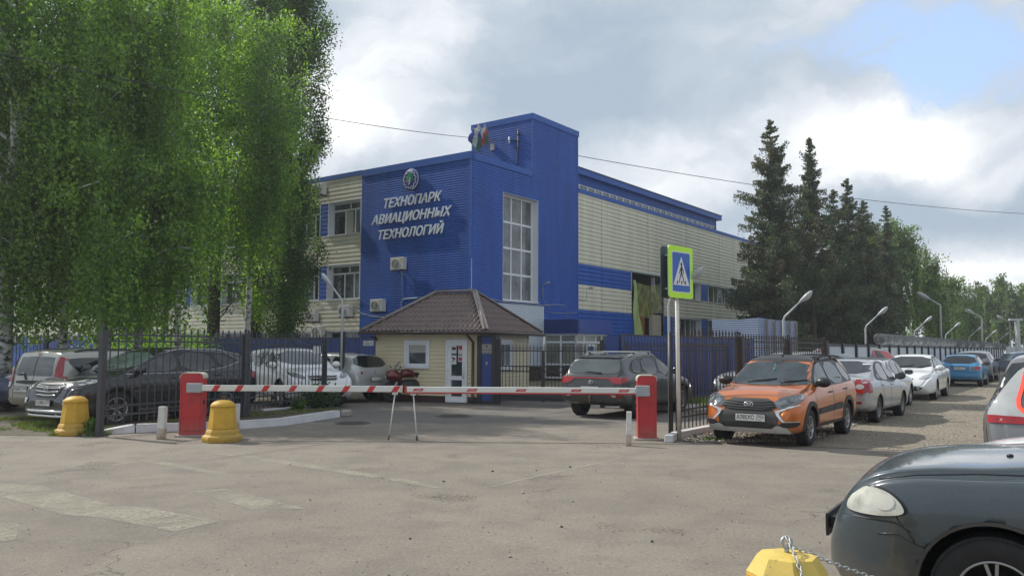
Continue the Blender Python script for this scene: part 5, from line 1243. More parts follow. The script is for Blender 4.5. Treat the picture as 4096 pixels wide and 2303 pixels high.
    def patch(s, th, poly, m, name, off=.006, res=None, rnd=0, parent=None, top=False):
        """poly in the projection plane; th 0 front, 90 left side, 180 rear, 270 right; for 90/270 give (x,z)"""
        if th == 90: poly = [(-x, z) for x, z in poly]
        if th == 180: poly = [(-y, z) for y, z in poly]
        for _ in range(rnd):
            q = []; n = len(poly)
            for i in range(n):
                a, b = poly[i], poly[(i + 1) % n]; q += [(a[0] * .75 + b[0] * .25, a[1] * .75 + b[1] * .25), (a[0] * .25 + b[0] * .75, a[1] * .25 + b[1] * .75)]
            poly = q
        res = res or (.05 if s.hi else .12)
        bm = bmesh.new(); bm.faces.new([bm.verts.new((p[0], p[1], 0)) for p in poly])
        xs = [p[0] for p in poly]; ys = [p[1] for p in poly]
        for lo, hi, ax in ((min(xs), max(xs), 0), (min(ys), max(ys), 1)):
            n = int((hi - lo) / res)
            for k in range(1, n + 1):
                c = lo + (hi - lo) * k / (n + 1); co = [0, 0, 0]; no = [0, 0, 0]; co[ax] = c; no[ax] = 1
                bmesh.ops.bisect_plane(bm, geom=bm.verts[:] + bm.edges[:] + bm.faces[:], plane_co=co, plane_no=no)
        d = Vector((cos(R(th)), sin(R(th)), 0)) if not top else Vector((0, 0, 1)); t = Vector((-sin(R(th)), cos(R(th)), 0)); bad = []
        for v in bm.verts:
            if top: org = Vector((v.co.x, v.co.y, 5))
            else: org = t * v.co.x + d * 6 + Vector((0, 0, v.co.y))
            h, nrm, _, _ = s.bvh.ray_cast(org, -d)
            if h is None: bad.append(v); continue
            if nrm.dot(d) < 0: nrm = -nrm
            v.co = h + nrm * off + d * off * .3
        if bad: bmesh.ops.delete(bm, geom=bad, context='VERTS')
        for f in bm.faces: f.smooth = True
        bm.normal_update()
        for f in bm.faces:
            if f.normal.dot(d) < 0: f.normal_flip()
        me = bpy.data.meshes.new(name); bm.to_mesh(me); bm.free(); me.materials.append(m)
        o = bpy.data.objects.new(name, me); COL.objects.link(o); o.parent = parent or s.o
        return o
    def both(s, poly, m, name, **k):
        return [s.patch(90, poly, m, name, **k), s.patch(270, poly, m, name, **k)]
    def mir(s, th, poly, m, name, **k):
        return [s.patch(th, poly, m, name, **k), s.patch((360 - th) % 360 if th % 360 else 0, [(-a, b) for a, b in poly], m, name, **k)] if th not in (180,) else [s.patch(180, poly, m, name, **k), s.patch(180, [(-a, b) for a, b in poly], m, name, **k)]
    def line(s, th, pts, w, m, name, off=.004, parent=None):
        if th == 90: pts = [(-x, z) for x, z in pts]
        if th == 180: pts = [(-y, z) for y, z in pts]
        mb = MB(); q = []
        for a, b in zip(pts, pts[1:]):
            n = max(1, int(math.hypot(b[0] - a[0], b[1] - a[1]) / .06))
            q += [(a[0] + (b[0] - a[0]) * k / n, a[1] + (b[1] - a[1]) * k / n) for k in range(n)]
        q.append(pts[-1]); P = []
        for a in q:
            h, nrm, _, _ = s.hit(th, a[0], a[1])
            if h is not None: P.append(h + nrm * off * (1 if nrm.dot(Vector((cos(R(th)), sin(R(th)), 0))) > 0 else -1))
        if len(P) < 2: return
        mb.tube(P, w / 2, 6); return mb.build(name, m, parent or s.o)
    def gaps(s, polys, th=(90, 270)):
        for t in th:
            mb = None
            for p in polys: s.line(t, p, .009, M_TRIM, 'panel_gap', off=-.001)
    def wheels(s):
        sp = s.sp; r = sp['r']; W = sp['W'] / 2; tw = sp.get('tw', .20); rim = sp.get('rim', ('multi', 10, M_RIM)); rr = r * sp.get('rf', .66)
        seg = {0: 16, 1: 32, 2: 56}[s.hi]
        for ax in sp['axles']:
            for sd_ in (-1, 1):
                yo = W - .035
                mb = MB(); c = (0, 0, 0)
                pr = [(rr * .97, -tw * .5), (r * .93, -tw * .5), (r * .985, -tw * .42), (r, -tw * .3), (r, tw * .3), (r * .985, tw * .42), (r * .94, tw * .5), (r * .82, tw * .515), (rr * 1.03, tw * .47), (rr * .98, tw * .40), (rr * .97, tw * .2)]
                if s.hi == 2:   # tread blocks
                    for k in range(seg * 2):
                        a = 2 * pi * k / (seg * 2)
                        for yy in (-.33, .0, .33): mb.bar((r * .995 * cos(a), tw * (yy - .14), r * .995 * sin(a)), (r * .995 * cos(a + .01), tw * (yy + .14), r * .995 * sin(a + .01)), .016, .016, up=(cos(a), 0, sin(a)))
                mb.lathe([(a, b) for a, b in pr], seg, 'Y', c, cap=False)
                wh = mb.build('wheel', M_RUBBER, s.o); M = Matrix.Translation((ax, sd_ * (yo - tw / 2), r)) @ (Matrix.Rotation(pi, 4, 'Z') if sd_ < 0 else Matrix.Identity(4))
                st = sp.get('steer', 0)
                if ax == max(sp['axles']) and st: M = Matrix.Translation((ax, sd_ * (yo - tw / 2), r)) @ Matrix.Rotation(R(st), 4, 'Z') @ (Matrix.Rotation(pi, 4, 'Z') if sd_ < 0 else Matrix.Identity(4))
                wh.matrix_local = M
                kind, ns, rm = rim; mb = MB(); y1 = tw * .36
                mb.lathe([(rr * .97, tw * .44), (rr * 1.0, tw * .46), (rr * .93, tw * .44), (rr * .90, tw * .20), (rr * .88, -tw * .3)], seg, 'Y', c, cap=False)
                if kind == 'steel':
                    mb.lathe([(0, y1 * .7), (rr * .2, y1 * .7), (rr * .25, y1 * .5), (rr * .6, y1 * .65), (rr * .8, y1 * .35), (rr * .93, y1 * .3)], seg, 'Y', c)
                elif s.hi == 0:
                    mb.lathe([(0, y1), (rr * .9, y1 * .8)], 12, 'Y', c)
                else:
                    mb.lathe([(0, y1 * .95), (rr * .16, y1 * .95), (rr * .2, y1 * .6)], 16, 'Y', c)
                    for k in range(ns):
                        a = 2 * pi * k / ns + .2; ws_ = rr * (2.1 / ns) * (.9 if kind == 'wide' else .55)
                        if kind == 'split':
                            for e in (-.10, .10): mb.bar((rr * .15 * cos(a), y1 * .85, rr * .15 * sin(a)), (rr * .93 * cos(a + e * 1.5), y1, rr * .93 * sin(a + e * 1.5)), rr * .085, .035, up=(0, 1, 0))
                        else: mb.bar((rr * .12 * cos(a), y1 * .85, rr * .12 * sin(a)), (rr * .94 * cos(a), y1 * 1.02, rr * .94 * sin(a)), ws_, .04, up=(0, 1, 0))
                rm_o = mb.build('rim', rm, wh)
                if kind != 'steel' and s.hi:
                    mb = MB(); mb.lathe([(0, -tw * .15), (rr * .9, -tw * .15)], seg, 'Y', c); mb.lathe([(0, -tw * .05), (rr * .6, -tw * .05)], 20, 'Y', c); mb.build('brake_disc', mat('brake_dark', (.02, .02, .02), .7, metal=.4), wh)
                    if kind == 'machined': pass
                if sp.get('rimdark') and s.hi:
                    mb = MB()
                    for k in range(ns):
                        a = 2 * pi * (k + .5) / ns + .2; mb.bar((rr * .2 * cos(a), y1 * .7, rr * .2 * sin(a)), (rr * .92 * cos(a), y1 * .85, rr * .92 * sin(a)), rr * .14, .03, up=(0, 1, 0))
                    mb.build('rim_insert', M_RIMD, wh)
    def mirrors(s, x, z, m, out=.13, size=1.0, y=None):
        for sd_ in (-1, 1):
            h, nrm, _, _ = s.hit(90 * sd_ % 360, -x * sd_, z); yb = h.y if h else sd_ * s.sp['W'] / 2 * .93
            mb = MB(); mb.bar((x, yb - sd_ * .02, z), (x + .02, yb + sd_ * out * .5, z + .02), .05, .03); mb.build('mirror_arm', M_TRIM, s.o)
            bm = bmesh.new(); bmesh.ops.create_uvsphere(bm, u_segments=16, v_segments=10, radius=1)
            for v in bm.verts:
                p = v.co; k = 1 if p.x > 0 else .45
                v.co = Vector((x - .02 + p.x * .085 * size * k, yb + sd_ * (out * .55 + .04) + p.y * .115 * size, z + .065 + p.z * .078 * size))
            for f in bm.faces: f.smooth = True
            me = bpy.data.meshes.new('mirror'); bm.to_mesh(me); bm.free(); me.materials.append(m); o = bpy.data.objects.new('mirror', me); COL.objects.link(o); o.parent = s.o
            mb = MB(); mb.box(x - .062 * size, x - .052 * size, yb + sd_ * (out * .55 + .04) - .09 * size, yb + sd_ * (out * .55 + .04) + .09 * size, z + .015, z + .115); mb.build('mirror_glass', M_CGL2, o)
    def handles(s, pts, m):
        for th in (90, 270):
            for x, z in pts:
                sc = -x if th == 90 else x; h, nrm, _, _ = s.hit(th, sc, z)
                if h is None: continue
                mb = MB(); mb.bar(h + nrm * .02 + Vector((-.08, 0, 0)), h + nrm * .02 + Vector((.08, 0, 0)), .02, .028); mb.bar(h + Vector((.07, 0, 0)) - nrm * .01, h + nrm * .02 + Vector((.07, 0, 0)), .02); mb.build('door_handle', m, s.o, bevel=.006)
    def plate(s, front, z, s1, s2=None, y=0, tilt=0, w=.50, h=.112, dirty=False, frame=True, th=None):
        th = 0 if front else 180; hh, nrm, _, _ = s.hit(th, y * (1 if front else -1), z)
        if hh is None: return
        sg_ = 1 if front else -1; x = hh.x + sg_ * .022
        mb = MB(); mb.box(min(x, x + sg_ * .012), max(x, x + sg_ * .012), y - w / 2 - .01, y + w / 2 + .01, z - h / 2 - .012, z + h / 2 + .012); mb.box(min(x, x - sg_ * .05), max(x, x - sg_ * .05), y - .15, y + .15, z - .03, z + .03)
        fr = mb.build('plate_frame', M_TRIM, s.o)
        mb = MB(); x2 = x + sg_ * .013; mb.box(min(x2, x2 + sg_ * .004), max(x2, x2 + sg_ * .004), y - w / 2, y + w / 2, z - h / 2, z + h / 2); pl = mb.build('number_plate', M_PLATE, fr)
        if s1:
            xd = (0, sg_, 0); x3 = x2 + sg_ * .0055
            text_mesh('plate_text', s1, .10, M_INK, pl, .0005, width=w * .60, mtx=frame_mtx((x3, y - sg_ * w * .16, z), xd, (0, 0, 1)), bold=.001)
            if s2: text_mesh('plate_text', s2, .075, M_INK, pl, .0005, width=w * .22, mtx=frame_mtx((x3, y + sg_ * w * .36, z + .018), xd, (0, 0, 1)))
            if s2 and s.hi and s1.startswith('А'): text_mesh('plate_text', 'RUS', .03, M_INK, pl, .0005, width=w * .10, mtx=frame_mtx((x3, y + sg_ * w * .34, z - .038), xd, (0, 0, 1)))
            mb = MB(); mb.box(x3 - .0008, x3 + .0008, y + sg_ * w * .225 - .002, y + sg_ * w * .225 + .002, z - h / 2, z + h / 2); mb.build('divider', M_INK, pl)
        return pl
    def rails(s, x0, x1, y, m, r=.016, hgt=.05, bars=None, barm=None, ends=True):
        for sd_ in (-1, 1):
            P = []
            for k in range(13):
                x = x0 + (x1 - x0) * k / 12; h = s.bvh.ray_cast(Vector((x, sd_ * y, 4)), Vector((0, 0, -1)))[0]
                e = min(1, min(k, 12 - k) / 1.6); P.append(Vector((x, sd_ * y, (h.z if h else 1.5) + hgt * e)))
            mb = MB(); mb.tube(P, r, 8); mb.build('roof_rail', m, s.o)
        if bars:
            for x in bars:
                h = s.bvh.ray_cast(Vector((x, y, 4)), Vector((0, 0, -1)))[0]; z = h.z + hgt + .05
                mb = MB(); mb.bar((x, -y - .08, z), (x, y + .08, z), .05, .022); cb_ = mb.build('cross_bar', barm or m, s.o, bevel=.008)
                for sd_ in (-1, 1): mb = MB(); mb.box(x - .04, x + .04, sd_ * y - .025, sd_ * y + .025, z - .07, z); mb.build('bar_foot', M_TRIM, cb_, bevel=.008)
    def wipers(s, x, z, front=True):
        for y in ((-.35, .25) if front else (0,)):
            pts = []
            for k in range(6):
                yy = y + .5 * k / 5 if front else y + .1 + .28 * k / 5; zz = z + .06 * k / 5
                h = s.hit(0 if front else 180, yy if front else -yy, zz)
                if h[0] is not None: pts.append(h[0] + h[1] * .02)
            if len(pts) > 1: mb = MB(); mb.tube(pts, .010, 5); mb.build('wiper', M_TRIM, s.o)
def off_poly(poly, d):
    c = (sum(p[0] for p in poly) / len(poly), sum(p[1] for p in poly) / len(poly)); out = []
    for p in poly:
        v = (p[0] - c[0], p[1] - c[1]); l = math.hypot(*v); out.append((c[0] + v[0] * (l + d) / l, c[1] + v[1] * (l + d) / l))
    return out
def arc_band(cx, cz, r0, r1, a0, a1, n=18):
    return [(cx + r1 * cos(R(a0 + (a1 - a0) * k / n)), cz + r1 * sin(R(a0 + (a1 - a0) * k / n))) for k in range(n + 1)] + [(cx + r0 * cos(R(a1 - (a1 - a0) * k / n)), cz + r0 * sin(R(a1 - (a1 - a0) * k / n))) for k in range(n + 1)]
def ellipse(cx, cz, rx, rz, n=18, a=0): return [(cx + rx * cos(t) * cos(a) - rz * sin(t) * sin(a), cz + rx * cos(t) * sin(a) + rz * sin(t) * cos(a)) for t in [2 * pi * k / n for k in range(n)]]
def side_windows(c, polys, glass=M_CGL, surround=None, smat=M_TRIM, rnd=1, chrome=None):
    if surround: c.both(surround, smat, 'window_surround', off=.004, rnd=rnd)
    for p in polys: c.both(p, glass, 'side_window', off=.009, rnd=rnd)
    if chrome: [c.line(t, chrome, .016, M_CHR, 'chrome_strip', off=.01) for t in (90, 270)]
def place(wheel_pt, heading, ax, side, W):
    """centre of the car from the outer contact point of one wheel; side +1 left, -1 right"""
    h = R(heading); f = Vector((cos(h), sin(h))); l = Vector((-sin(h), cos(h)))
    return Vector(wheel_pt[:2]) - f * ax - l * (side * (W / 2 - .04))
# ---- orange wagon --------------------------------------------------------------------------
ORG = dict(x=(-2.04, 2.05), W=1.70, r=.305, axles=(-1.21, 1.27), cat='car', gap=.05,
  top=[(-2.04, .60), (-2.02, .86), (-1.98, 1.0), (-1.86, 1.20), (-1.70, 1.42), (-1.55, 1.475), (-1.0, 1.51), (-.1, 1.515), (.20, 1.485), (.36, 1.43), (1.02, 1.045), (1.10, 1.01), (1.35, .975), (1.65, .915), (1.86, .83), (1.97, .74), (2.02, .64), (2.05, .50)],
  low=[(-2.04, .48), (-1.95, .33), (-1.7, .27), (1.6, .24), (1.85, .23), (2.0, .245), (2.05, .36)], belt=[(-2.04, .96), (-1.0, .99), (.6, .93), (1.1, .88), (1.6, .82), (2.05, .62)],
  tum=.36, we=(.80, .66), fr=(.38, .62), rim=('split', 5, M_RIM), rimdark=True, rf=.64)
M_ORANGE = paint('orange', (.58, .145, .014), dirt=.5, metal=.45, dirt_h=.6, dc=(.34, .20, .13))
oc = place((5.82, 15.02), 234.2, 0.03, 1, 1.70)
c = Car('parked_car', 'orange estate car with black plastic cladding and roof bars, nearest in the parked row', oc, 234.2, ORG, M_ORANGE, 'cars parked nose to tail along the lane fence', hi=2)
c.patch(0, [(-.70, 1.40), (.70, 1.40), (.80, 1.02), (.4, .995), (-.4, .995), (-.80, 1.02)], mat('tinted_windscreen', (.028, .038, .045), .04, var=.5, vs=2.2, spec=.6), 'windscreen', off=.006, rnd=1)
c.patch(0, [(-.1, 1.43), (.1, 1.43), (.06, 1.36), (-.06, 1.36)], M_TRIM, 'mirror_mount', off=.009)
sur = [(.98, .965), (.34, 1.36), (.0, 1.43), (-.9, 1.43), (-1.50, 1.39), (-1.86, 1.02), (-1.2, 1.0), (.2, .965)]
side_windows(c, [[(.86, .985), (.36, 1.30), (.18, 1.375), (-.08, 1.385), (-.08, .985)], [(-.17, .985), (-.17, 1.39), (-.95, 1.385), (-1.10, 1.01)], [(-1.20, 1.02), (-1.04, 1.38), (-1.42, 1.35), (-1.66, 1.05)]], M_CGL2, sur)
c.gaps([[(.98, .95), (.99, .60), (.93, .34)], [(-.12, .96), (-.12, .34)], [(-1.15, .98), (-1.02, .75), (-.83, .60), (-.80, .34)], [(.93, .33), (-.80, .33)], [(1.02, .93), (1.5, .86), (1.82, .78)]])
for th in (90, 270):
    for ax in (-1.21, 1.27): c.patch(th, arc_band(ax, .315, .358, .435, -12, 192), M_CLAD, 'arch_cladding', off=.008)
    c.patch(th, [(.86, .25), (.86, .34), (-.80, .34), (-.80, .25)], M_CLAD, 'sill_cladding', off=.008)
    c.patch(th, [(.83, .50), (.83, .60), (-.10, .63), (-.10, .52)], M_CLAD, 'door_cladding', off=.012); c.patch(th, [(-.14, .52), (-.14, .63), (-.70, .65), (-.80, .53)], M_CLAD, 'door_cladding', off=.012)
c.patch(0, [(-.82, .24), (-.82, .275), (-.66, .285), (-.50, .40), (-.52, .52), (-.42, .60), (-.40, .75), (-.30, .80), (.30, .80), (.40, .75), (.42, .60), (.52, .52), (.50, .40), (.66, .285), (.82, .275), (.82, .24)], M_CLAD, 'front_bumper_trim', off=.006)
c.patch(0, [(-.40, .755), (-.48, .66), (-.30, .60), (.30, .60), (.48, .66), (.40, .755), (.2, .775), (-.2, .775)], M_TRIM, 'grille', off=.012)
for z, w_ in ((.735, .40), (.70, .43), (.66, .45), (.625, .36)): c.line(0, [(-w_, z + .01), (-.2, z - .008), (.2, z - .008), (w_, z + .01)], .018, M_CLAD, 'grille_bar', off=.018)
mb = MB(); hh = c.hit(0, 0, .70)[0]; mb.lathe([(0, .0), (.085, .0), (.085, .016), (.068, .02), (.066, .012), (0, .012)], 24, 'X', (hh.x + .012, 0, 0)); bdg = mb.build('badge', M_CHR, c.o)
bdg.matrix_local = Matrix.Translation((0, 0, .70)) @ Matrix.Diagonal((1, 1, .60, 1))
mb = MB(); mb.tube([(hh.x + .032, -.055, .004 * 0), (hh.x + .032, -.0, .03), (hh.x + .032, .04, .04), (hh.x + .032, .03, -.03), (hh.x + .032, -.05, -.03)], .010, 6); mb.build('badge_mark', M_CHR, bdg)
for sd_ in (-1, 1):
    s_ = lambda p: [(a * sd_, b) for a, b in p]
    hd = c.patch(0, s_([(.385, .725), (.50, .815), (.68, .865), (.80, .86), (.815, .76), (.70, .685), (.50, .635), (.44, .66)]), M_HEAD, 'headlight', off=.008, rnd=1)
    c.patch(0, s_(ellipse(.56, .735, .055, .043)), M_REFL, 'reflector', off=.011, parent=hd); c.patch(0, s_(ellipse(.69, .785, .045, .040)), M_REFL, 'reflector', off=.011, parent=hd)
    c.patch(0, s_([(.77, .84), (.80, .84), (.80, .79), (.78, .77)]), M_LCLR, 'indicator', off=.012, parent=hd)
    c.patch(0, s_([(.455, .60), (.50, .615), (.79, .71), (.79, .695), (.53, .585), (.52, .55), (.60, .445), (.79, .445), (.79, .43), (.585, .425), (.48, .53)]), M_CHR, 'chrome_surround', off=.018)
    c.patch(0, s_([(.52, .375), (.58, .435), (.79, .435), (.80, .39), (.74, .345), (.58, .34)]), M_TRIM, 'fog_recess', off=.014, rnd=1)
c.patch(0, [(-.70, .26), (-.64, .345), (-.50, .37), (-.40, .325), (.40, .325), (.50, .37), (.64, .345), (.70, .26), (.5, .25), (-.5, .25)], M_SILV, 'skid_plate', off=.022)
c.patch(0, [(-.44, .40), (.44, .40), (.50, .33), (-.50, .33)], M_TRIM, 'lower_intake', off=.012)
c.plate(True, .485, 'А785ХС', '702', y=.05, w=.50, h=.115)
c.mirrors(.74, .985, M_TRIM, out=.16, size=1.15); c.handles([(.06, .86), (-.98, .88)], M_TRIM)
c.patch(0, [(-1.45, -.62), (-.1, -.66), (.28, -.63), (.36, -.5), (.40, 0), (.36, .5), (.28, .63), (-.1, .66), (-1.45, .62)], M_TRIM, 'black_roof', off=.004, top=True)
c.rails(-1.35, .20, .60, M_TRIM, r=.020, hgt=.055, bars=(-.05, -.85)); c.wipers(1.0, 1.03)
mb = MB(); hh = c.bvh.ray_cast(Vector((.12, 0, 4)), Vector((0, 0, -1)))[0]; mb.tube([hh, hh + Vector((.02, 0, .03))], [.03, .015], 8); mb.tube([hh + Vector((.01, 0, .02)), hh + Vector((-.14, .0, .34))], .004, 5); mb.build('aerial', M_TRIM, c.o)
c.patch(0, ellipse(.34, 1.04, .14, .05), M_TRIM, 'steering_wheel', off=.009)
mb = MB(); hh = c.hit(0, .02, 1.25); p = hh[0] + hh[1] * .012; mb.tube([p + Vector((-.06, 0, .11)), p], .004, 4); mb.lathe([(0, -.03), (.018, -.01), (.018, .02), (0, .035)], 8, 'Z', p); mb.build('hanging_charm', mat('green_charm', (.15, .38, .28), .6), c.o)
# ---- silver sedan ---------------------------------------------------------------------------
SED = dict(x=(-2.18, 2.17), W=1.68, r=.29, axles=(-1.22, 1.27), cat='car', gap=.05,
  top=[(-2.18, .62), (-2.16, .92), (-2.10, 1.0), (-1.95, 1.035), (-1.45, 1.06), (-.86, 1.375), (-.72, 1.40), (-.35, 1.42), (.05, 1.405), (.25, 1.37), (.95, .99), (1.05, .965), (1.6, .88), (1.95, .78), (2.10, .68), (2.17, .50)],
  low=[(-2.18, .50), (-2.1, .34), (-1.85, .27), (1.8, .24), (2.1, .28), (2.17, .40)], belt=[(-2.18, .92), (-1.0, .93), (.8, .87), (1.6, .80), (2.17, .6)], tum=.40, we=(.83, .70), fr=(.32, .6), rim=('steel', 0, M_STEEL), rf=.62)
M_SILVER = paint('silver', (.40, .42, .44), dirt=.35, metal=.5, dc=(.33, .30, .25))
def sedan_parts(c, glass=M_CGL, tail=True, paint_h=None):
    c.patch(180, [(-.60, 1.355), (.60, 1.355), (.72, 1.08), (-.72, 1.08)], M_CGL, 'rear_window', off=.006, rnd=1)
    c.patch(0, [(-.62, 1.34), (.62, 1.34), (.74, 1.0), (-.74, 1.0)], glass, 'windscreen', off=.006, rnd=1)
    side_windows(c, [[(.80, .93), (.26, 1.27), (.0, 1.31), (-.06, .93)], [(-.14, .93), (-.09, 1.315), (-.60, 1.31), (-.88, 1.14), (-.90, .94)], [(-.96, .95), (-.95, 1.11), (-1.22, .99)]], M_CGL2, [(.92, .91), (.24, 1.33), (-.2, 1.36), (-.68, 1.34), (-1.38, .97), (-.9, .915)])
    c.gaps([[(.93, .90), (.98, .55), (.90, .32)], [(-.10, .90), (-.10, .32)], [(-1.05, .92), (-.86, .62), (-.78, .32)], [(.90, .31), (-.78, .31)]]); c.handles([(.05, .82), (-.92, .83)], c.pm)
c = Car('parked_car', 'silver sedan seen from behind, parked directly behind the orange estate car', place((9.02, 19.5), 53.4, .03, -1, 1.68), 53.4, SED, M_SILVER, 'cars parked nose to tail along the lane fence', hi=2)
sedan_parts(c)
for s_ in (-1, 1):
    f = lambda p: [(a * s_, b) for a, b in p]
    tl = c.patch(180, f([(.50, .97), (.66, .98), (.80, .94), (.82, .68), (.52, .67)]), M_TAIL, 'tail_light', off=.008, rnd=1)
    c.patch(180, f(ellipse(.63, .82, .085, .055)), M_LCLR, 'reversing_lens', off=.011, parent=tl)
    c.patch(180, f([(.50, .50), (.66, .50), (.66, .45), (.50, .45)]), M_TAIL, 'reflector', off=.012)
c.patch(90, [(-2.17, .68), (-1.92, .70), (-1.95, .90), (-2.17, .96)], M_TAIL, 'tail_light', off=.008, rnd=1); c.patch(270, [(-2.17, .68), (-1.90, .70), (-1.95, .92), (-2.17, .96)], M_TAIL, 'tail_light', off=.008, rnd=1)
c.line(180, [(-.8, .655), (.8, .655)], .012, M_TRIM, 'panel_gap', off=0); c.line(180, [(-.49, .98), (-.50, .66)], .010, M_TRIM, 'panel_gap', off=0)
for sgn_ in (1,): o = c.patch(180, [(-.62, 1.30), (-.42, 1.30), (-.42, 1.275), (-.62, 1.275)], M_PAP, 'window_sticker', off=.010)
c.plate(False, .80, 'Т381АН', '102', w=.46); c.mirrors(.72, .93, M_TRIM, out=.15, size=1.1)
text_mesh('lettering', 'PRIORA', .05, M_SILV, c.o, .002, width=.22, mtx=frame_mtx((c.hit(180, .32, .955)[0].x - .004, -.36, .955), (0, -1, 0), (0, 0, 1)))
# ---- white sedan facing the camera -----------------------------------------------------------
WSED = dict(x=(-2.3, 2.32), W=1.81, r=.32, axles=(-1.38, 1.32), cat='car', gap=.045,
  top=[(-2.3, .62), (-2.27, .98), (-2.2, 1.06), (-1.7, 1.12), (-1.1, 1.38), (-.8, 1.45), (-.3, 1.485), (.1, 1.47), (.35, 1.42), (1.15, .99), (1.3, .96), (1.8, .88), (2.1, .76), (2.25, .62), (2.32, .48)],
  low=[(-2.3, .5), (-2.1, .3), (1.8, .22), (2.2, .22), (2.32, .36)], belt=[(-2.3, .95), (-1, .98), (.9, .91), (1.6, .83), (2.32, .6)], tum=.42, we=(.82, .62), fr=(.4, .8), rim=('multi', 10, M_RIM), rf=.66)
M_WHITEC = paint('white', (.70, .71, .71), dirt=.18, metal=0, rough=.25, dc=(.45, .42, .36))
def face_white(c, lamp=True):
    for s_ in (-1, 1):
        f = lambda p: [(a * s_, b) for a, b in p]
        hd = c.patch(0, f([(.44, .70), (.58, .80), (.76, .86), (.84, .85), (.82, .76), (.70, .70), (.5, .67)]), M_LCLR, 'headlight', off=.008, rnd=1)
        c.patch(0, f(ellipse(.62, .755, .07, .045)), M_CHR, 'reflector', off=.011, parent=hd)
    c.patch(0, [(-.62, .46), (.62, .46), (.5, .34), (.2, .30), (-.2, .30), (-.5, .34)], M_TRIM, 'lower_intake', off=.010, rnd=1)
    c.patch(0, [(-.30, .70), (.30, .70), (.28, .665), (-.28, .665)], M_TRIM, 'grille', off=.010)
    for y in (-.45, .45): c.patch(0, ellipse(y, .40, .045, .04), M_LCLR, 'fog_lamp', off=.016)
c = Car('parked_car', 'white sedan facing the camera with chrome lined grille, beyond the silver sedan', place((14.75, 28.1), 235.5, -.03, 1, 1.81), 235.5, WSED, M_WHITEC, 'cars parked nose to tail along the lane fence', hi=1)
c.patch(0, [(-.66, 1.40), (.66, 1.40), (.80, 1.02), (-.80, 1.02)], M_CGL, 'windscreen', off=.006, rnd=1)
side_windows(c, [[(.98, .96), (.35, 1.33), (.05, 1.38), (-.02, .96)], [(-.10, .96), (-.04, 1.385), (-.6, 1.37), (-1.05, 1.2), (-1.15, .99)]], M_CGL2, [(1.12, .94), (.33, 1.39), (-.2, 1.43), (-.8, 1.39), (-1.5, 1.03), (-1.1, .95)])
c.gaps([[(1.05, .9), (1.08, .55), (.95, .3)], [(-.06, .93), (-.06, .3)], [(-1.2, .95), (-.95, .6), (-.85, .3)]]); face_white(c); c.mirrors(.92, .97, M_WHITEC, out=.16, size=1.2); c.handles([(.1, .87), (-.98, .88)], M_WHITEC); c.wipers(1.05, 1.04)
# ---- blue wagon -------------------------------------------------------------------------------
BWG = dict(x=(-2.2, 2.2), W=1.69, r=.29, axles=(-1.3, 1.23), cat='car', gap=.05,
  top=[(-2.2, .6), (-2.19, .86), (-2.10, 1.0), (-1.85, 1.36), (-1.75, 1.41), (-1.2, 1.44), (0, 1.44), (.2, 1.40), (.95, .98), (1.05, .95), (1.7, .86), (2.05, .74), (2.2, .5)],
  low=[(-2.2, .5), (-2.1, .32), (1.8, .24), (2.1, .26), (2.2, .4)], belt=[(-2.2, .93), (-1, .93), (.8, .87), (1.6, .8), (2.2, .6)], tum=.38, we=(.86, .72), fr=(.3, .6), rim=('steel', 0, M_STEEL), rf=.6)
M_LBLUE = paint('light_blue', (.055, .25, .48), dirt=.4, metal=.2, rough=.4)
c = Car('parked_car', 'light blue estate car seen from behind, past the white sedan', place((21.2, 36.9), 55.5, -1.3, -1, 1.69), 55.5, BWG, M_LBLUE, 'cars parked nose to tail along the lane fence', hi=1)
c.patch(180, [(-.58, 1.38), (.58, 1.38), (.72, 1.03), (-.72, 1.03)], M_CGL, 'rear_window', off=.006, rnd=1)
side_windows(c, [[(.8, .95), (.25, 1.3), (-.02, 1.34), (-.05, .95)], [(-.12, .95), (-.1, 1.34), (-.85, 1.34), (-.95, .96)], [(-1.03, .96), (-.95, 1.33), (-1.55, 1.31), (-1.85, 1.0)]], M_CGL, [(.9, .93), (.24, 1.35), (-.9, 1.38), (-1.6, 1.36), (-1.98, .97)])
for s_ in (-1, 1):
    f = lambda p: [(a * s_, b) for a, b in p]; tl = c.patch(180, f([(.46, .90), (.80, .92), (.80, .76), (.42, .74)]), M_TAIL, 'tail_light', off=.008, rnd=1); c.patch(180, f([(.44, .89), (.60, .90), (.60, .76), (.42, .75)]), mat('smoked_lens', (.10, .10, .10), .2), 'reversing_lens', off=.011, parent=tl)
c.patch(180, [(-.40, .93), (.40, .93), (.36, .74), (-.36, .74)], mat('plate_recess', (.03, .10, .20), .5), 'plate_recess', off=.006); c.plate(False, .82, 'О075РС', '02', w=.46)
c.line(180, [(-.8, .68), (.8, .68)], .02, M_TRIM, 'panel_gap', off=0); c.mirrors(.8, .95, M_TRIM, out=.15, size=1.1); c.gaps([[(-.08, .9), (-.08, .3)], [(.95, .9), (.95, .3)], [(-1.0, .9), (-.85, .5)]])
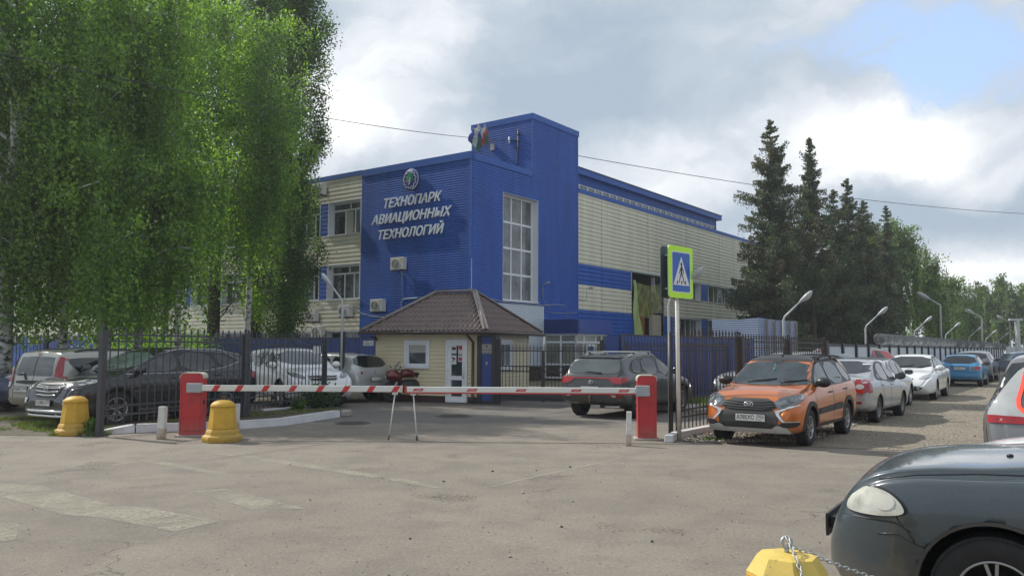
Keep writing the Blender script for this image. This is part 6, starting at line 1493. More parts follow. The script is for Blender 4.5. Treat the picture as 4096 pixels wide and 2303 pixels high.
# ---- grey SUV at the gate ----------------------------------------------------------------------
SUV = dict(x=(-2.24, 2.24), W=1.86, r=.36, axles=(-1.33, 1.34), cat='car', gap=.055,
  top=[(-2.24, .66), (-2.22, .92), (-2.14, 1.10), (-1.98, 1.32), (-1.86, 1.50), (-1.95, 1.50), (-1.6, 1.56), (-1.0, 1.60), (-.2, 1.61), (.1, 1.58), (.35, 1.50), (1.10, 1.10), (1.2, 1.07), (1.7, 1.0), (2.0, .90), (2.16, .76), (2.24, .56)],
  low=[(-2.24, .62), (-2.15, .42), (-1.9, .32), (1.8, .26), (2.1, .30), (2.24, .46)], belt=[(-2.24, 1.02), (-1, 1.08), (.8, 1.01), (1.6, .92), (2.24, .7)], tum=.36, we=(.84, .70), fr=(.42, .65), rim=('split', 5, M_RIM), rf=.64)
SUV['top'] = [p for p in SUV['top'] if p != (-1.95, 1.50)]
M_DGREY = paint('dark_grey', (.030, .036, .042), dirt=.75, metal=.3, dirt_h=1.0, dc=(.115, .105, .09))
M_DUST = mat('dusty_grey_plastic', (.075, .072, .066), .8, var=.15)
def suv_body(c, front=True, rear=True, glass=M_CGL):
    side_windows(c, [[(.92, 1.06), (.36, 1.40), (.05, 1.48), (-.08, 1.06)], [(-.16, 1.07), (-.10, 1.49), (-.9, 1.49), (-1.02, 1.10)], [(-1.12, 1.12), (-1.0, 1.48), (-1.35, 1.44), (-1.62, 1.16)]], glass, [(1.06, 1.04), (.36, 1.46), (-.1, 1.535), (-1.3, 1.50), (-1.80, 1.15), (-1.0, 1.06)])
    c.gaps([[(1.0, 1.0), (1.0, .6), (.88, .36)], [(-.12, 1.04), (-.12, .36)], [(-1.1, 1.06), (-.98, .75), (-.82, .5), (-.80, .36)]]); c.handles([(.02, .93), (-1.0, .95)], c.pm)
    for th in (90, 270):
        for ax in c.sp['axles']: c.patch(th, arc_band(ax, .37, .418, .475, -8, 188), M_CLAD, 'arch_cladding', off=.007)
        c.patch(th, [(.88, .30), (.88, .40), (-.80, .40), (-.80, .30)], M_CLAD, 'sill_cladding', off=.007)
kc = Vector((2.5, 18.6)); h_ = R(55); kcen = kc + Vector((cos(h_), sin(h_))) * 2.18 + Vector((-sin(h_), cos(h_))) * .86
c = Car('parked_car', 'dusty dark grey SUV with silver roof bars standing at the gate', kcen, 55, SUV, M_DGREY, 'cars by the gate', hi=2, scale=.94)
suv_body(c)
c.patch(180, [(-.62, 1.49), (.62, 1.49), (.76, 1.14), (.5, 1.10), (-.5, 1.10), (-.76, 1.14)], M_CGL2, 'rear_window', off=.006, rnd=1)
c.patch(180, [(-.72, 1.535), (.72, 1.535), (.66, 1.485), (-.66, 1.485)], M_TRIM, 'spoiler', off=.03)
for s_ in (-1, 1):
    f = lambda p: [(a * s_, b) for a, b in p]
    tl = c.patch(180, f([(.46, 1.02), (.86, 1.03), (.90, .93), (.84, .86), (.62, .87), (.50, .97)]), M_TAIL, 'tail_light', off=.009, rnd=1)
    c.patch(90 if s_ < 0 else 270, [(-2.22, .90), (-1.9, .94), (-1.84, 1.02), (-2.16, 1.04)], M_TAIL, 'tail_light', off=.009, rnd=1)
    rf_ = c.patch(180, f([(.50, .60), (.84, .61), (.84, .54), (.56, .54)]), M_TAIL, 'bumper_lamp', off=.012); c.patch(180, f([(.58, .60), (.70, .605), (.70, .545), (.60, .545)]), M_LCLR, 'reversing_lens', off=.014, parent=rf_)
c.patch(180, [(-.47, 1.015), (.47, 1.015), (.47, .985), (-.47, .985)], M_TAIL, 'light_bar', off=.009)
c.patch(180, [(-.86, .64), (-.5, .67), (.5, .67), (.86, .64), (.84, .45), (.6, .40), (-.6, .40), (-.84, .45)], M_DUST, 'rear_bumper', off=.006)
c.plate(False, .74, '', w=.5)
hh = c.hit(180, 0, .90)[0]; mb = MB(); mb.lathe([(0, 0), (.075, 0), (.075, -.012), (.062, -.014), (.06, -.008), (0, -.008)], 24, 'X', (0, 0, 0)); bd = mb.build('badge', M_CHR, c.o); bd.matrix_local = Matrix.Translation((hh.x - .01, 0, .90)) @ Matrix.Diagonal((1, 1, .6, 1))
text_mesh('lettering', 'KIA', .06, M_CHR, bd, .002, width=.09, mtx=frame_mtx((-.016, 0, 0), (0, -1, 0), (0, 0, 1.6)), bold=.002)
text_mesh('lettering', 'SPORTAGE', .035, M_CHR, c.o, .001, width=.22, mtx=frame_mtx((c.hit(180, -.55, .80)[0].x - .008, .55, .80), (0, -1, 0), (0, 0, 1)))
c.rails(-1.45, .1, .64, M_SILV, r=.020, hgt=.055, bars=(-.30, -1.15), barm=M_SILV); c.mirrors(.86, 1.08, M_DGREY, out=.16, size=1.25)
mb = MB(); x_ = c.hit(180, 0, .50)[0].x; mb.tube([(x_ + .1, 0, .36), (x_ - .06, 0, .36), (x_ - .08, 0, .44), (x_ - .08, 0, .50)], .022, 8); mb.lathe([(0, .48), (.03, .50), (.036, .53), (.03, .56), (0, .575)], 12, 'Z', (x_ - .08, 0, 0)); mb.build('tow_ball', MATS['rust'], c.o)
c.line(180, [(-.25, 1.12), (.2, 1.15)], .03, M_TRIM, 'wiper', off=.02)
c.line(90, [(1.0, 1.04), (.0, 1.06), (-1.1, 1.10), (-1.6, 1.16)], .014, M_CHR, 'chrome_strip', off=.01); c.line(270, [(.95, 1.045), (.0, 1.06), (-1.1, 1.10), (-1.55, 1.17)], .014, M_CHR, 'chrome_strip', off=.01)
# ---- black SUV on the left ---------------------------------------------------------------------
SF = dict(x=(-2.32, 2.36), W=1.88, r=.37, axles=(-1.33, 1.37), cat='car', gap=.05,
  top=[(-2.32, .66), (-2.30, .95), (-2.22, 1.12), (-2.0, 1.42), (-1.88, 1.53), (-1.4, 1.60), (-.5, 1.64), (-.1, 1.63), (.2, 1.57), (.45, 1.47), (1.22, 1.10), (1.32, 1.07), (1.8, 1.03), (2.1, .96), (2.27, .86), (2.33, .70), (2.36, .5)],
  low=[(-2.32, .6), (-2.2, .4), (-1.9, .32), (1.9, .26), (2.2, .28), (2.36, .40)], belt=[(-2.32, 1.06), (-1, 1.10), (.9, 1.04), (1.7, .96), (2.36, .75)], tum=.36, we=(.84, .72), fr=(.45, .62), rim=('split', 5, M_RIM), rimdark=True, rf=.66)
M_BLACKC = paint('black', (.012, .014, .019), dirt=.35, metal=.15, rough=.22, dirt_h=.7, dc=(.10, .09, .08))
c = Car('parked_car', 'black SUV with chrome grille behind the left iron fence', place((-7.95, 16.55), 238.5, 1.37, 1, 1.88), 238.5, SF, M_BLACKC, 'cars parked left of the entrance', hi=2, scale=.985)
c.patch(0, [(-.70, 1.52), (.70, 1.52), (.83, 1.13), (-.83, 1.13)], M_CGLG, 'windscreen', off=.006, rnd=1)
side_windows(c, [[(1.0, 1.10), (.45, 1.38), (.1, 1.50), (-.05, 1.51), (-.10, 1.11)], [(-.18, 1.12), (-.13, 1.52), (-.95, 1.50), (-1.10, 1.16)], [(-1.2, 1.18), (-1.05, 1.49), (-1.45, 1.43), (-1.75, 1.28)]], M_CGL, [(1.16, 1.07), (.42, 1.46), (-.1, 1.56), (-1.3, 1.53), (-1.85, 1.28), (-1.1, 1.13), (-.1, 1.07)])
for t in (90, 270): c.line(t, [(1.16, 1.065), (0, 1.075), (-1.0, 1.13), (-1.4, 1.19), (-1.85, 1.32)], .018, M_CHR, 'chrome_strip', off=.012); c.line(t, [(-1.85, 1.32), (-1.4, 1.52), (-.2, 1.575), (.1, 1.56)], .014, M_CHR, 'chrome_strip', off=.012)
c.gaps([[(1.1, 1.03), (1.12, .7), (.98, .35)], [(-.14, 1.07), (-.14, .35)], [(-1.2, 1.12), (-1.02, .7), (-.84, .35)]]); c.handles([(.05, .97), (-1.05, 1.0)], M_BLACKC)
for th in (90, 270):
    for ax in SF['axles']: c.patch(th, arc_band(ax, .38, .423, .465, -8, 188), M_TRIM, 'arch_cladding', off=.006)
    c.patch(th, [(.9, .30), (.9, .37), (-.86, .37), (-.86, .30)], M_CHR, 'sill_strip', off=.008)
c.patch(0, [(-.50, .90), (.50, .90), (.46, .74), (.34, .62), (-.34, .62), (-.46, .74)], M_TRIM, 'grille', off=.008)
for z, w_ in ((.87, .47), (.80, .46), (.73, .42), (.66, .35)): c.line(0, [(-w_, z + .015), (0, z), (w_, z + .015)], .032, M_CHR, 'grille_bar', off=.014)
hh = c.hit(0, 0, .80)[0]; mb = MB(); mb.tube([(0, .07 * cos(t), .052 * sin(t)) for t in [2 * pi * k / 20 for k in range(20)]], .008, 6, closed=True); mb.tube([(0, -.04, -.04), (0, -.022, .04)], .008, 6); mb.tube([(0, .022, -.04), (0, .04, .04)], .008, 6); mb.tube([(0, -.03, -.005), (0, .03, .012)], .008, 6); bd = mb.build('badge', M_CHR, c.o); bd.location = (hh.x + .045, 0, .80)
for s_ in (-1, 1):
    f = lambda p: [(a * s_, b) for a, b in p]; hd = c.patch(0, f([(.52, .86), (.62, .92), (.84, .96), (.86, .90), (.72, .80), (.56, .79)]), M_HEAD, 'headlight', off=.008, rnd=1); c.patch(0, f(ellipse(.62, .855, .05, .04)), M_CHR, 'reflector', off=.011, parent=hd)
    c.patch(90 if s_ > 0 else 270, [(2.1, .86), (1.72, .95), (1.65, .985), (1.9, .98), (2.15, .93)], M_LCLR, 'headlight', off=.008)
    c.patch(0, f([(.62, .60), (.84, .62), (.80, .50), (.66, .50)]), M_LCLR, 'fog_lamp', off=.012)
c.plate(True, .52, 'С129ВН', '102', y=.0, w=.50)
for z, xx in ((.36, .07), (.27, .05)):
    mb = MB(); fx_ = c.hit(0, 0, .42)[0].x; mb.tube([(fx_ - .28 + xx, -.74, z), (fx_ - .06 + xx, -.62, z), (fx_ + xx, -.4, z), (fx_ + .01 + xx, 0, z), (fx_ + xx, .4, z), (fx_ - .06 + xx, .62, z), (fx_ - .28 + xx, .74, z)], .032, 10); mb.build('bull_bar', M_CHR, c.o)
c.mirrors(.95, 1.10, M_BLACKC, out=.17, size=1.35); c.rails(-1.5, .1, .66, M_SILV, r=.016, hgt=.035); c.wipers(1.15, 1.15)
for th in (90, 270): c.patch(th, [(-2.25, .84), (-2.0, .99), (-1.86, 1.06), (-2.2, 1.08)], M_TAIL, 'tail_light', off=.008, rnd=1)
# ---- beige van -----------------------------------------------------------------------------------
VAN = dict(x=(-2.25, 2.22), W=1.75, r=.30, axles=(-1.45, 1.42), cat='van', gap=.05, tum=.16, we=(.90, .70), fr=(.22, .6), rim=('steel', 0, M_STEEL),
  top=[(-2.25, .60), (-2.24, .85), (-2.20, 1.1), (-2.12, 1.38), (-2.05, 1.50), (-1.9, 1.545), (-1.0, 1.57), (-.1, 1.56), (.2, 1.5), (1.05, 1.02), (1.2, .98), (1.8, .88), (2.1, .75), (2.22, .5)],
  low=[(-2.25, .48), (-2.15, .34), (1.8, .24), (2.1, .26), (2.22, .4)], belt=[(-2.25, .95), (-1, .95), (.8, .9), (1.6, .8), (2.22, .6)])
M_VAN = paint('beige', (.40, .385, .345), dirt=.5, metal=.3, dirt_h=.9, dc=(.30, .27, .22))
vc = Vector((-9.68, 17.5)); h_ = R(63); vcen = vc + Vector((cos(h_), sin(h_))) * 2.2 + Vector((-sin(h_), cos(h_))) * .82
c = Car('parked_van', 'dusty beige estate van seen from behind, tall red tail lights', vcen, 63, VAN, M_VAN, 'cars parked left of the entrance', hi=2)
for s_ in (-1, 1):
    f = lambda p: [(a * s_, b) for a, b in p]
    c.patch(180, f([(.02, 1.40), (.56, 1.38), (.62, 1.02), (.60, .98), (.02, .98)]), M_CGL2, 'rear_window', off=.006)
    tl = c.patch(180, f([(.70, 1.40), (.735, 1.40), (.77, 1.0), (.77, .70), (.72, .70), (.70, 1.0)]), M_TAIL, 'tail_light', off=.010)
    c.patch(225 if s_ > 0 else 135, [(a * s_, b) for a, b in ((-1.06, .68), (-.94, .67), (-.90, 1.05), (-.90, 1.38), (-.98, 1.40), (-1.04, 1.05))], M_TAIL, 'tail_light', off=.012)
    c.patch(180, f([(.71, .84), (.81, .84), (.81, .72), (.73, .74)]), M_LCLR, 'reversing_lens', off=.014, parent=tl)
    c.line(180, f([(.65, 1.42), (.66, .50)]), .010, M_TRIM, 'panel_gap', off=0)
c.line(180, [(0, 1.45), (0, .46)], .012, M_TRIM, 'panel_gap', off=0)
c.patch(180, [(-.58, .88), (.58, .88), (.56, .80), (-.56, .80)], M_CLAD, 'handle_strip', off=.012, rnd=1)
c.patch(180, [(-.06, 1.46), (.06, 1.46), (.06, 1.43), (-.06, 1.43)], M_TAIL, 'brake_light', off=.01)
c.patch(180, [(-.85, .50), (.85, .50), (.82, .36), (-.82, .36)], M_VAN, 'rear_bumper', off=.03)
c.plate(False, .68, 'Р720ТТ', '102', y=.34, w=.46); c.line(180, [(.5, 1.0), (.32, 1.02), (.22, .9)], .035, M_TRIM, 'wiper', off=.02)
side_windows(c, [[(-.05, 1.0), (-.05, 1.36), (-.85, 1.37), (-.85, 1.0)], [(-.95, 1.02), (-.95, 1.37), (-1.85, 1.37), (-1.95, 1.30), (-1.70, 1.05), (-1.5, .99)], [(.75, .98), (.25, 1.28), (.05, 1.35), (.02, .98)]], M_CGL, None)
c.rails(-1.75, .0, .68, M_TRIM, r=.02, hgt=.045); c.gaps([[(-.9, 1.45), (-.9, .35)], [(0, 1.4), (0, .35)]])
mb = MB(); mb.tube([(-2.2, 0, .34), (-2.36, 0, .34), (-2.38, 0, .44)], .022, 8); mb.lathe([(0, .43), (.03, .45), (.03, .49), (0, .51)], 10, 'Z', (-2.38, 0, 0)); mb.build('tow_ball', MATS['rust'], c.o)
# ---- simpler cars ------------------------------------------------------------------------------
HAT = dict(x=(-2.1, 2.1), W=1.76, r=.31, axles=(-1.27, 1.31), cat='car', gap=.05, tum=.36, we=(.80, .68), fr=(.42, .65), rim=('multi', 7, M_RIM),
  top=[(-2.1, .62), (-2.08, .90), (-2.0, 1.02), (-1.72, 1.36), (-1.6, 1.41), (-1.0, 1.46), (-.2, 1.47), (.1, 1.44), (.35, 1.36), (1.05, 1.0), (1.2, .96), (1.7, .86), (1.95, .74), (2.06, .62), (2.1, .48)],
  low=[(-2.1, .5), (-2.0, .32), (1.7, .24), (2.0, .26), (2.1, .4)], belt=[(-2.1, .95), (-1, .97), (.8, .91), (1.5, .83), (2.1, .6)])
def generic(c, glass=M_CGL, front=True, rear=True, head=M_LCLR):
    z = c.sp['top']; H = max(p[1] for p in z); b = .97 if H < 1.52 else 1.08; k = H - 1.47; x0, x1 = c.sp['x']
    side_windows(c, [[(.92, b), (.30, b + .34 + k * .2), (.05, b + .41 + k * .2), (-.05, b)], [(-.13, b), (-.08, b + .42 + k * .2), (-.85, b + .41 + k * .2), (-1.0, b + .03)], [(-1.08, b + .04), (-1.0, b + .40 + k * .2), (-1.3, b + .36 + k * .2), (-1.5, b + .08)]], glass, None)
    if front:
        c.patch(0, [(-.64, H - .09), (.64, H - .09), (.78, b + .07), (-.78, b + .07)], glass, 'windscreen', off=.006, rnd=1)
        for s_ in (-1, 1): c.patch(0, [(a * s_, q) for a, q in ((.46, b - .25), (.62, b - .15), (.82, b - .11), (.80, b - .21), (.55, b - .30))], head, 'headlight', off=.009, rnd=1)
        c.patch(0, [(-.42, b - .20), (.42, b - .20), (.36, b - .33), (-.36, b - .33)], M_TRIM, 'grille', off=.009); c.patch(0, [(-.6, .44), (.6, .44), (.5, .32), (-.5, .32)], M_TRIM, 'lower_intake', off=.009)
        c.plate(True, .46, '', w=.48)
    if rear:
        c.patch(180, [(-.60, H - .10), (.60, H - .10), (.74, b + .08), (-.74, b + .08)], M_CGL, 'rear_window', off=.006, rnd=1)
        for s_ in (-1, 1): c.patch(180, [(a * s_, q) for a, q in ((.52, b - .03), (.80, b - .03), (.80, b - .20), (.56, b - .20))], M_TAIL, 'tail_light', off=.009, rnd=1)
    c.mirrors(.85, b, c.pm, out=.15, size=1.15)
M_SILV2 = paint('pale_silver', (.44, .46, .45), dirt=.15, metal=.35)
c = Car('parked_car', 'pale silver hatchback parked in front of the blue fence, left of the motorcycle', place((-5.22, 24.3), 148, -1.27, 1, 1.76), 148, HAT, M_SILV2, 'cars parked left of the entrance', hi=1)
side_windows(c, [[(.92, .99), (.30, 1.33), (.05, 1.37), (-.05, .99)], [(-.13, .99), (-.08, 1.38), (-.85, 1.37), (-.98, 1.0)], [(-1.06, 1.0), (-1.0, 1.36), (-1.28, 1.33), (-1.42, 1.06)]], M_CGL, None)
c.patch(180, [(-.60, 1.38), (.60, 1.38), (.76, 1.04), (-.76, 1.04)], M_CGL, 'rear_window', off=.006, rnd=1)
for s_ in (-1, 1):
    f = lambda p: [(a * s_, b) for a, b in p]; tl = c.patch(180, f([(.52, .98), (.78, .99), (.84, .92), (.82, .80), (.56, .80)]), M_LCLR, 'tail_light', off=.009, rnd=1); c.patch(180, f(ellipse(.58, .88, .05, .045)), M_TAIL, 'lens', off=.012, parent=tl); c.patch(90 if s_ < 0 else 270, [(-2.05, .82), (-1.8, .86), (-1.85, .99), (-2.03, 1.0)], M_LCLR, 'tail_light', off=.009, rnd=1)
mb = MB(); mb.tube([(c.hit(180, 0, .90)[0].x - .008, .055 * cos(t), .90 + .055 * sin(t)) for t in [2 * pi * k / 20 for k in range(20)]], .007, 6, closed=True); mb.tube([(c.hit(180, 0, .90)[0].x - .008, -.03, .93), (c.hit(180, 0, .9)[0].x - .008, -.012, .865), (c.hit(180, 0, .9)[0].x - .008, 0, .9), (c.hit(180, 0, .9)[0].x - .008, .012, .865), (c.hit(180, 0, .9)[0].x - .008, .03, .93)], .006, 5); mb.build('badge', M_CHR, c.o)
mb = MB(); hh = c.bvh.ray_cast(Vector((-1.4, 0, 4)), Vector((0, 0, -1)))[0]; mb.tube([hh, hh + Vector((-.12, 0, .2))], .008, 5); mb.build('aerial', M_TRIM, c.o)
c.patch(180, [(-.84, .60), (.84, .60), (.80, .42), (-.80, .42)], M_SILV2, 'rear_bumper', off=.02); c.plate(False, .70, '', w=.46)
c = Car('parked_car', 'white SUV facing the camera behind the left iron fence panel', (-6.3, 23.6), 307, SUV, M_WHITEC, 'cars parked left of the entrance', hi=1); generic(c, M_CGL2, rear=False, head=M_HEAD)
for z in (.86, .80): c.line(0, [(-.42, z), (.42, z)], .03, M_CHR, 'grille_bar', off=.014)
M_NAVY = paint('navy', (.022, .035, .09), dirt=.35, metal=.4)
c = Car('parked_car', 'dark blue sedan at the left edge, partly hidden behind the beige van', (-14.25, 20.6), 8, SED, M_NAVY, 'cars parked left of the entrance', hi=1); sedan_parts(c, M_CGLG); c.mirrors(.72, .93, M_NAVY, out=.15)
c = Car('parked_car', 'silver SUV behind the right iron fence, in front of the blue fence', (8.2, 24.2), 199, SUV, paint('light_silver', (.36, .38, .39), dirt=.3, metal=.5), 'cars behind the right fence', hi=1, scale=.98); suv_body(c); generic(c, M_CGL, rear=False)
M_REDC = paint('red', (.46, .02, .025), dirt=.15, metal=.1)
c = Car('parked_car', 'red SUV with pale roof rails mostly hidden behind the silver SUV', (11.2, 28.2), 212, SUV, M_REDC, 'cars behind the right fence', hi=1, scale=1.06); generic(c, M_CGL, rear=False); c.rails(-1.5, .1, .66, M_PAP, r=.025, hgt=.05)
for t in (90, 270): c.line(t, [(1.0, 1.04), (.3, 1.5), (-.2, 1.56), (-1.4, 1.50)], .04, M_PAP, 'window_strip', off=.012)
# second row and the far lot: noses towards the lane
far_cols = {'w': M_WHITEC, 'k': M_BLACKC, 'g': paint('mid_grey', (.14, .15, .16), dirt=.3), 'n': paint('brown', (.06, .032, .030), dirt=.3), 's': M_SILV2, 'b': paint('bright_blue', (.02, .12, .45), dirt=.1), 'u': paint('slate_blue', (.10, .14, .19), dirt=.3), 'r': M_REDC}
def lane(t, off): p = F0 + LD * t + LN * off; return (p.x, p.y)
aL = 54.4
farcars = [
 (lane(11.4, .95), aL, HAT, 'w', 'white hatchback with black roof seen between the silver sedan and the fence', .96),
 (lane(36.5, .98), aL, SUV, 'g', 'dark grey SUV close to the fence behind the light blue estate car', 1.0),
 (lane(44.0, 3.6), aL - 62, SUV, 'u', 'slate blue SUV with its nose to the lane, beyond the light blue car', .98),
 (lane(47.2, 4.0), aL - 62, SUV, 'n', 'dark brown SUV with its nose to the lane, beside the slate blue one', 1.02),
 (lane(51.5, 4.4), aL - 66, SUV, 'k', 'black SUV with its nose to the lane, next to the brown SUV', 1.0),
 (lane(56.0, 5.0), aL - 66, HAT, 's', 'small silver car with its nose to the lane, past the black SUV', 1.0),
 (lane(60.0, 5.6), aL - 68, SED, 'b', 'bright blue sedan with its nose to the lane in the far row', 1.0),
 (lane(64.5, 6.2), aL - 68, SUV, 'k', 'black SUV deep in the far row behind the blue sedan', 1.0),
 (lane(69.0, 7.0), aL - 70, SED, 's', 'silver sedan near the end of the far row', 1.0),
 (lane(74.0, 8.0), aL - 70, HAT, 'w', 'white hatchback near the end of the far row', 1.0),
 (lane(79.0, 9.0), aL - 70, SED, 'k', 'black sedan at the far end of the row', 1.0),
 (lane(84.0, 10.5), aL - 70, SUV, 'b', 'blue SUV last in the far row below the tall lamp', 1.0)]
for k, (p, hd, sp, cl, lb, sc_) in enumerate(farcars):
    c = Car('parked_car', lb, p, hd, sp, far_cols[cl], 'cars in the far part of the lot', hi=1 if k < 4 else 0, scale=sc_); generic(c, M_CGL, rear=(k < 2))
    if k == 0: c.patch(0, [(-1.4, -.60), (.1, -.62), (.3, -.5), (.3, .5), (.1, .62), (-1.4, .60)], M_TRIM, 'black_roof', off=.004, top=True)
    if sp is SUV and k > 1: c.rails(-1.4, .05, .64, M_SILV, hgt=.04)
# ---- grey people carrier at the right edge ----------------------------------------------------------
MPV = dict(x=(-2.3, 2.3), W=1.80, r=.32, axles=(-1.35, 1.36), cat='car', gap=.05, tum=.34, we=(.74, .68), fr=(.55, .65), rim=('multi', 7, M_RIM), sm=.03,
  top=[(-2.3, .55), (-2.29, .78), (-2.22, .98), (-2.08, 1.25), (-1.93, 1.50), (-1.86, 1.565), (-1.6, 1.60), (-.6, 1.63), (0, 1.60), (.3, 1.52), (1.2, 1.05), (1.35, 1.0), (1.9, .86), (2.15, .72), (2.3, .48)],
  low=[(-2.3, .5), (-2.2, .30), (1.8, .24), (2.2, .26), (2.3, .4)], belt=[(-2.3, 1.0), (-1, 1.02), (.9, .94), (1.6, .85), (2.3, .6)])
M_MPV = paint('warm_grey', (.20, .20, .205), dirt=.3, metal=.5, dirt_h=.9, dc=(.26, .23, .20))
mc = Vector((5.18, 8.75)); h_ = R(50); mcen = mc + Vector((cos(h_), sin(h_))) * 2.2 - Vector((-sin(h_), cos(h_))) * .70
c = Car('parked_car', 'warm grey people carrier at the right edge with tall lit tail light', mcen, 50, MPV, M_MPV, 'cars at the right edge', hi=2)
c.patch(180, [(.40, 1.50), (.60, 1.48), (.84, 1.02), (.62, .98)], M_CGL, 'quarter_glass', off=.004); c.patch(180, [(-.40, 1.50), (-.60, 1.48), (-.84, 1.02), (-.62, .98)], M_CGL, 'quarter_glass', off=.004)
c.patch(180, [(-.46, 1.48), (.46, 1.48), (.44, 1.10), (-.44, 1.10)], M_CGL, 'rear_window', off=.006, rnd=1)
for s_ in (-1, 1):
    f = lambda p: [(a * s_, b) for a, b in p]
    tl = c.patch(180, f([(.43, 1.42), (.50, 1.44), (.62, 1.28), (.76, 1.05), (.80, .95), (.78, .86), (.30, .86), (.30, .92), (.44, .96), (.50, 1.05), (.46, 1.25)]), M_LCLR, 'tail_light', off=.010, rnd=1)
    c.patch(180, f([(.80, .935), (.79, .855), (.28, .855), (.28, .915), (.5, .93)]), M_TAIL, 'lower_lens', off=.013, parent=tl)
    ed = c.patch(180, f([(.43, 1.43), (.475, 1.43), (.50, 1.25), (.535, 1.10), (.525, 1.02), (.47, .965), (.38, .935), (.28, .93), (.28, .955), (.37, .96), (.44, .985), (.485, 1.03), (.495, 1.10), (.465, 1.25)]), mat('lit_red_lens', (.60, .03, .02), .2, coat=.5), 'red_edge', off=.016, parent=tl)
    c.line(180, f([(.82, .85), (.80, .60), (.74, .44)]), .010, M_TRIM, 'panel_gap', off=0)
m_ = MATS['lit_red_lens']; b_ = m_.node_tree.nodes['Principled BSDF']; b_.inputs['Emission Color'].default_value = (1, .10, .05, 1); b_.inputs['Emission Strength'].default_value = .5
side_windows(c, [[(-1.1, 1.07), (-1.0, 1.48), (-1.4, 1.43), (-1.70, 1.18)], [(-.14, 1.03), (-.1, 1.51), (-.9, 1.49), (-1.02, 1.06)], [(1.0, 1.02), (.35, 1.40), (.05, 1.49), (-.06, 1.03)]], M_CGL, None); c.patch(0, [(-.66, 1.50), (.66, 1.50), (.80, 1.08), (-.80, 1.08)], M_CGL, 'windscreen', off=.006, rnd=1); c.mirrors(.9, 1.03, M_MPV); c.plate(False, .70, '', w=.5)
# ---- white car between --------------------------------------------------------------------------------
M_W2 = M_WHITEC
c = Car('parked_car', 'white car of which only the edge of the bonnet shows above the dark car', (5.25, 5.75), 126, HAT, M_W2, 'cars at the right edge', hi=1); generic(c, rear=False)
# ---- close dark car ------------------------------------------------------------------------------------
LAC = dict(x=(-2.1, 2.21), W=1.74, r=.315, axles=(-1.28, 1.32), cat='car', gap=.058, tum=.38, we=(.80, .62), fr=(.42, .72), rim=('split', 5, M_RIM), rf=.62, tw=.205, steer=0,
  top=[(-2.1, .62), (-2.08, .90), (-2.0, 1.02), (-1.72, 1.36), (-1.6, 1.41), (-1.0, 1.44), (-.2, 1.445), (.1, 1.42), (.3, 1.38), (.90, 1.08), (1.05, 1.045), (1.35, 1.01), (1.6, .995), (1.8, .965), (1.93, .925), (2.03, .865), (2.11, .77), (2.17, .65), (2.21, .48)],
  low=[(-2.1, .5), (-2.0, .32), (1.7, .20), (1.95, .19), (2.12, .24), (2.21, .34)], belt=[(-2.1, .95), (-1, .97), (.8, .95), (1.3, .91), (1.7, .89), (1.95, .84), (2.21, .58)])
M_LAC = paint('dark_teal', (.040, .060, .074), dirt=.8, metal=.2, rough=.24, dirt_h=.52, dc=(.20, .155, .10))
lw_ = Vector((2.56, 4.40)); LH = 147
lcen = place((lw_.x, lw_.y), LH, 1.32, 1, 1.74)
c = Car('parked_car', 'dark blue green car in the near right corner with round yellowed headlight', lcen, LH, LAC, M_LAC, 'cars at the right edge', hi=2)
for th, s_ in ((52, 1), (-52, -1)):
    hl = []
    tt_ = Vector((-sin(R(th)), cos(R(th))))
    pc = Vector((1.87, .74 * s_))
    sc0 = tt_.dot(pc)
    pts = [(a * .86, b * .86) for a, b in ((-.185, -.06), (-.175, -.01), (-.13, .045), (-.06, .078), (.02, .086), (.10, .065), (.165, .02), (.20, -.035), (.185, -.065), (.10, -.085), (0, -.09), (-.10, -.088), (-.165, -.080))]
    poly = [(sc0 + a * s_, .762 + b) for a, b in pts]
    ho = c.patch(th, off_poly(poly, .012), M_TRIM, 'headlight_seal', off=.004, res=.02, rnd=1)
    h1 = c.patch(th, poly, mat('yellowed_headlamp', (.46, .46, .40), .05, var=.35, vs=9, coat=1.0, spec=.7), 'headlight', off=.010, res=.02, rnd=2)
    c.patch(th, [(sc0 + a * s_, .762 + b) for a, b in ellipse(.07, .0, .055, .042)], mat('lamp_bowl', (.56, .55, .49), .1, var=.1, coat=1.0), 'reflector', off=.0125, res=.02, parent=h1)
    fg = c.patch(34 * s_, [(a * s_, b) for a, b in ((.50, .33), (.50, .45), (.64, .46), (.68, .38), (.62, .32))], M_TRIM, 'fog_recess', off=.006, res=.03, rnd=1)
    c.patch(34 * s_, [(a * s_, b) for a, b in ellipse(.61, .385, .045, .05)], mat('fog_glass', (.28, .25, .20), .3), 'fog_lamp', off=.012, res=.03, parent=fg)
for th in (90, 270):
    c.patch(th, arc_band(1.32, .325, .376, .392, -15, 195, 30), mat('arch_lip', (.05, .045, .04), .7, var=.3, vs=8), 'arch_lip', off=.010, res=.03)
c.gaps([[(1.9, .585), (1.78, .60), (1.70, .56), (1.62, .535)], [(.97, .90), (1.0, .55), (.9, .3)]]); c.gaps([[(1.90, .87), (1.7, .915), (1.4, .945), (1.0, .965)], [(1.80, .70), (1.72, .60), (1.70, .56)], [(2.15, .66), (1.95, .66), (1.80, .66), (1.72, .62)]]); c.gaps([[(2.17, .30), (1.9, .27), (1.72, .26)]])
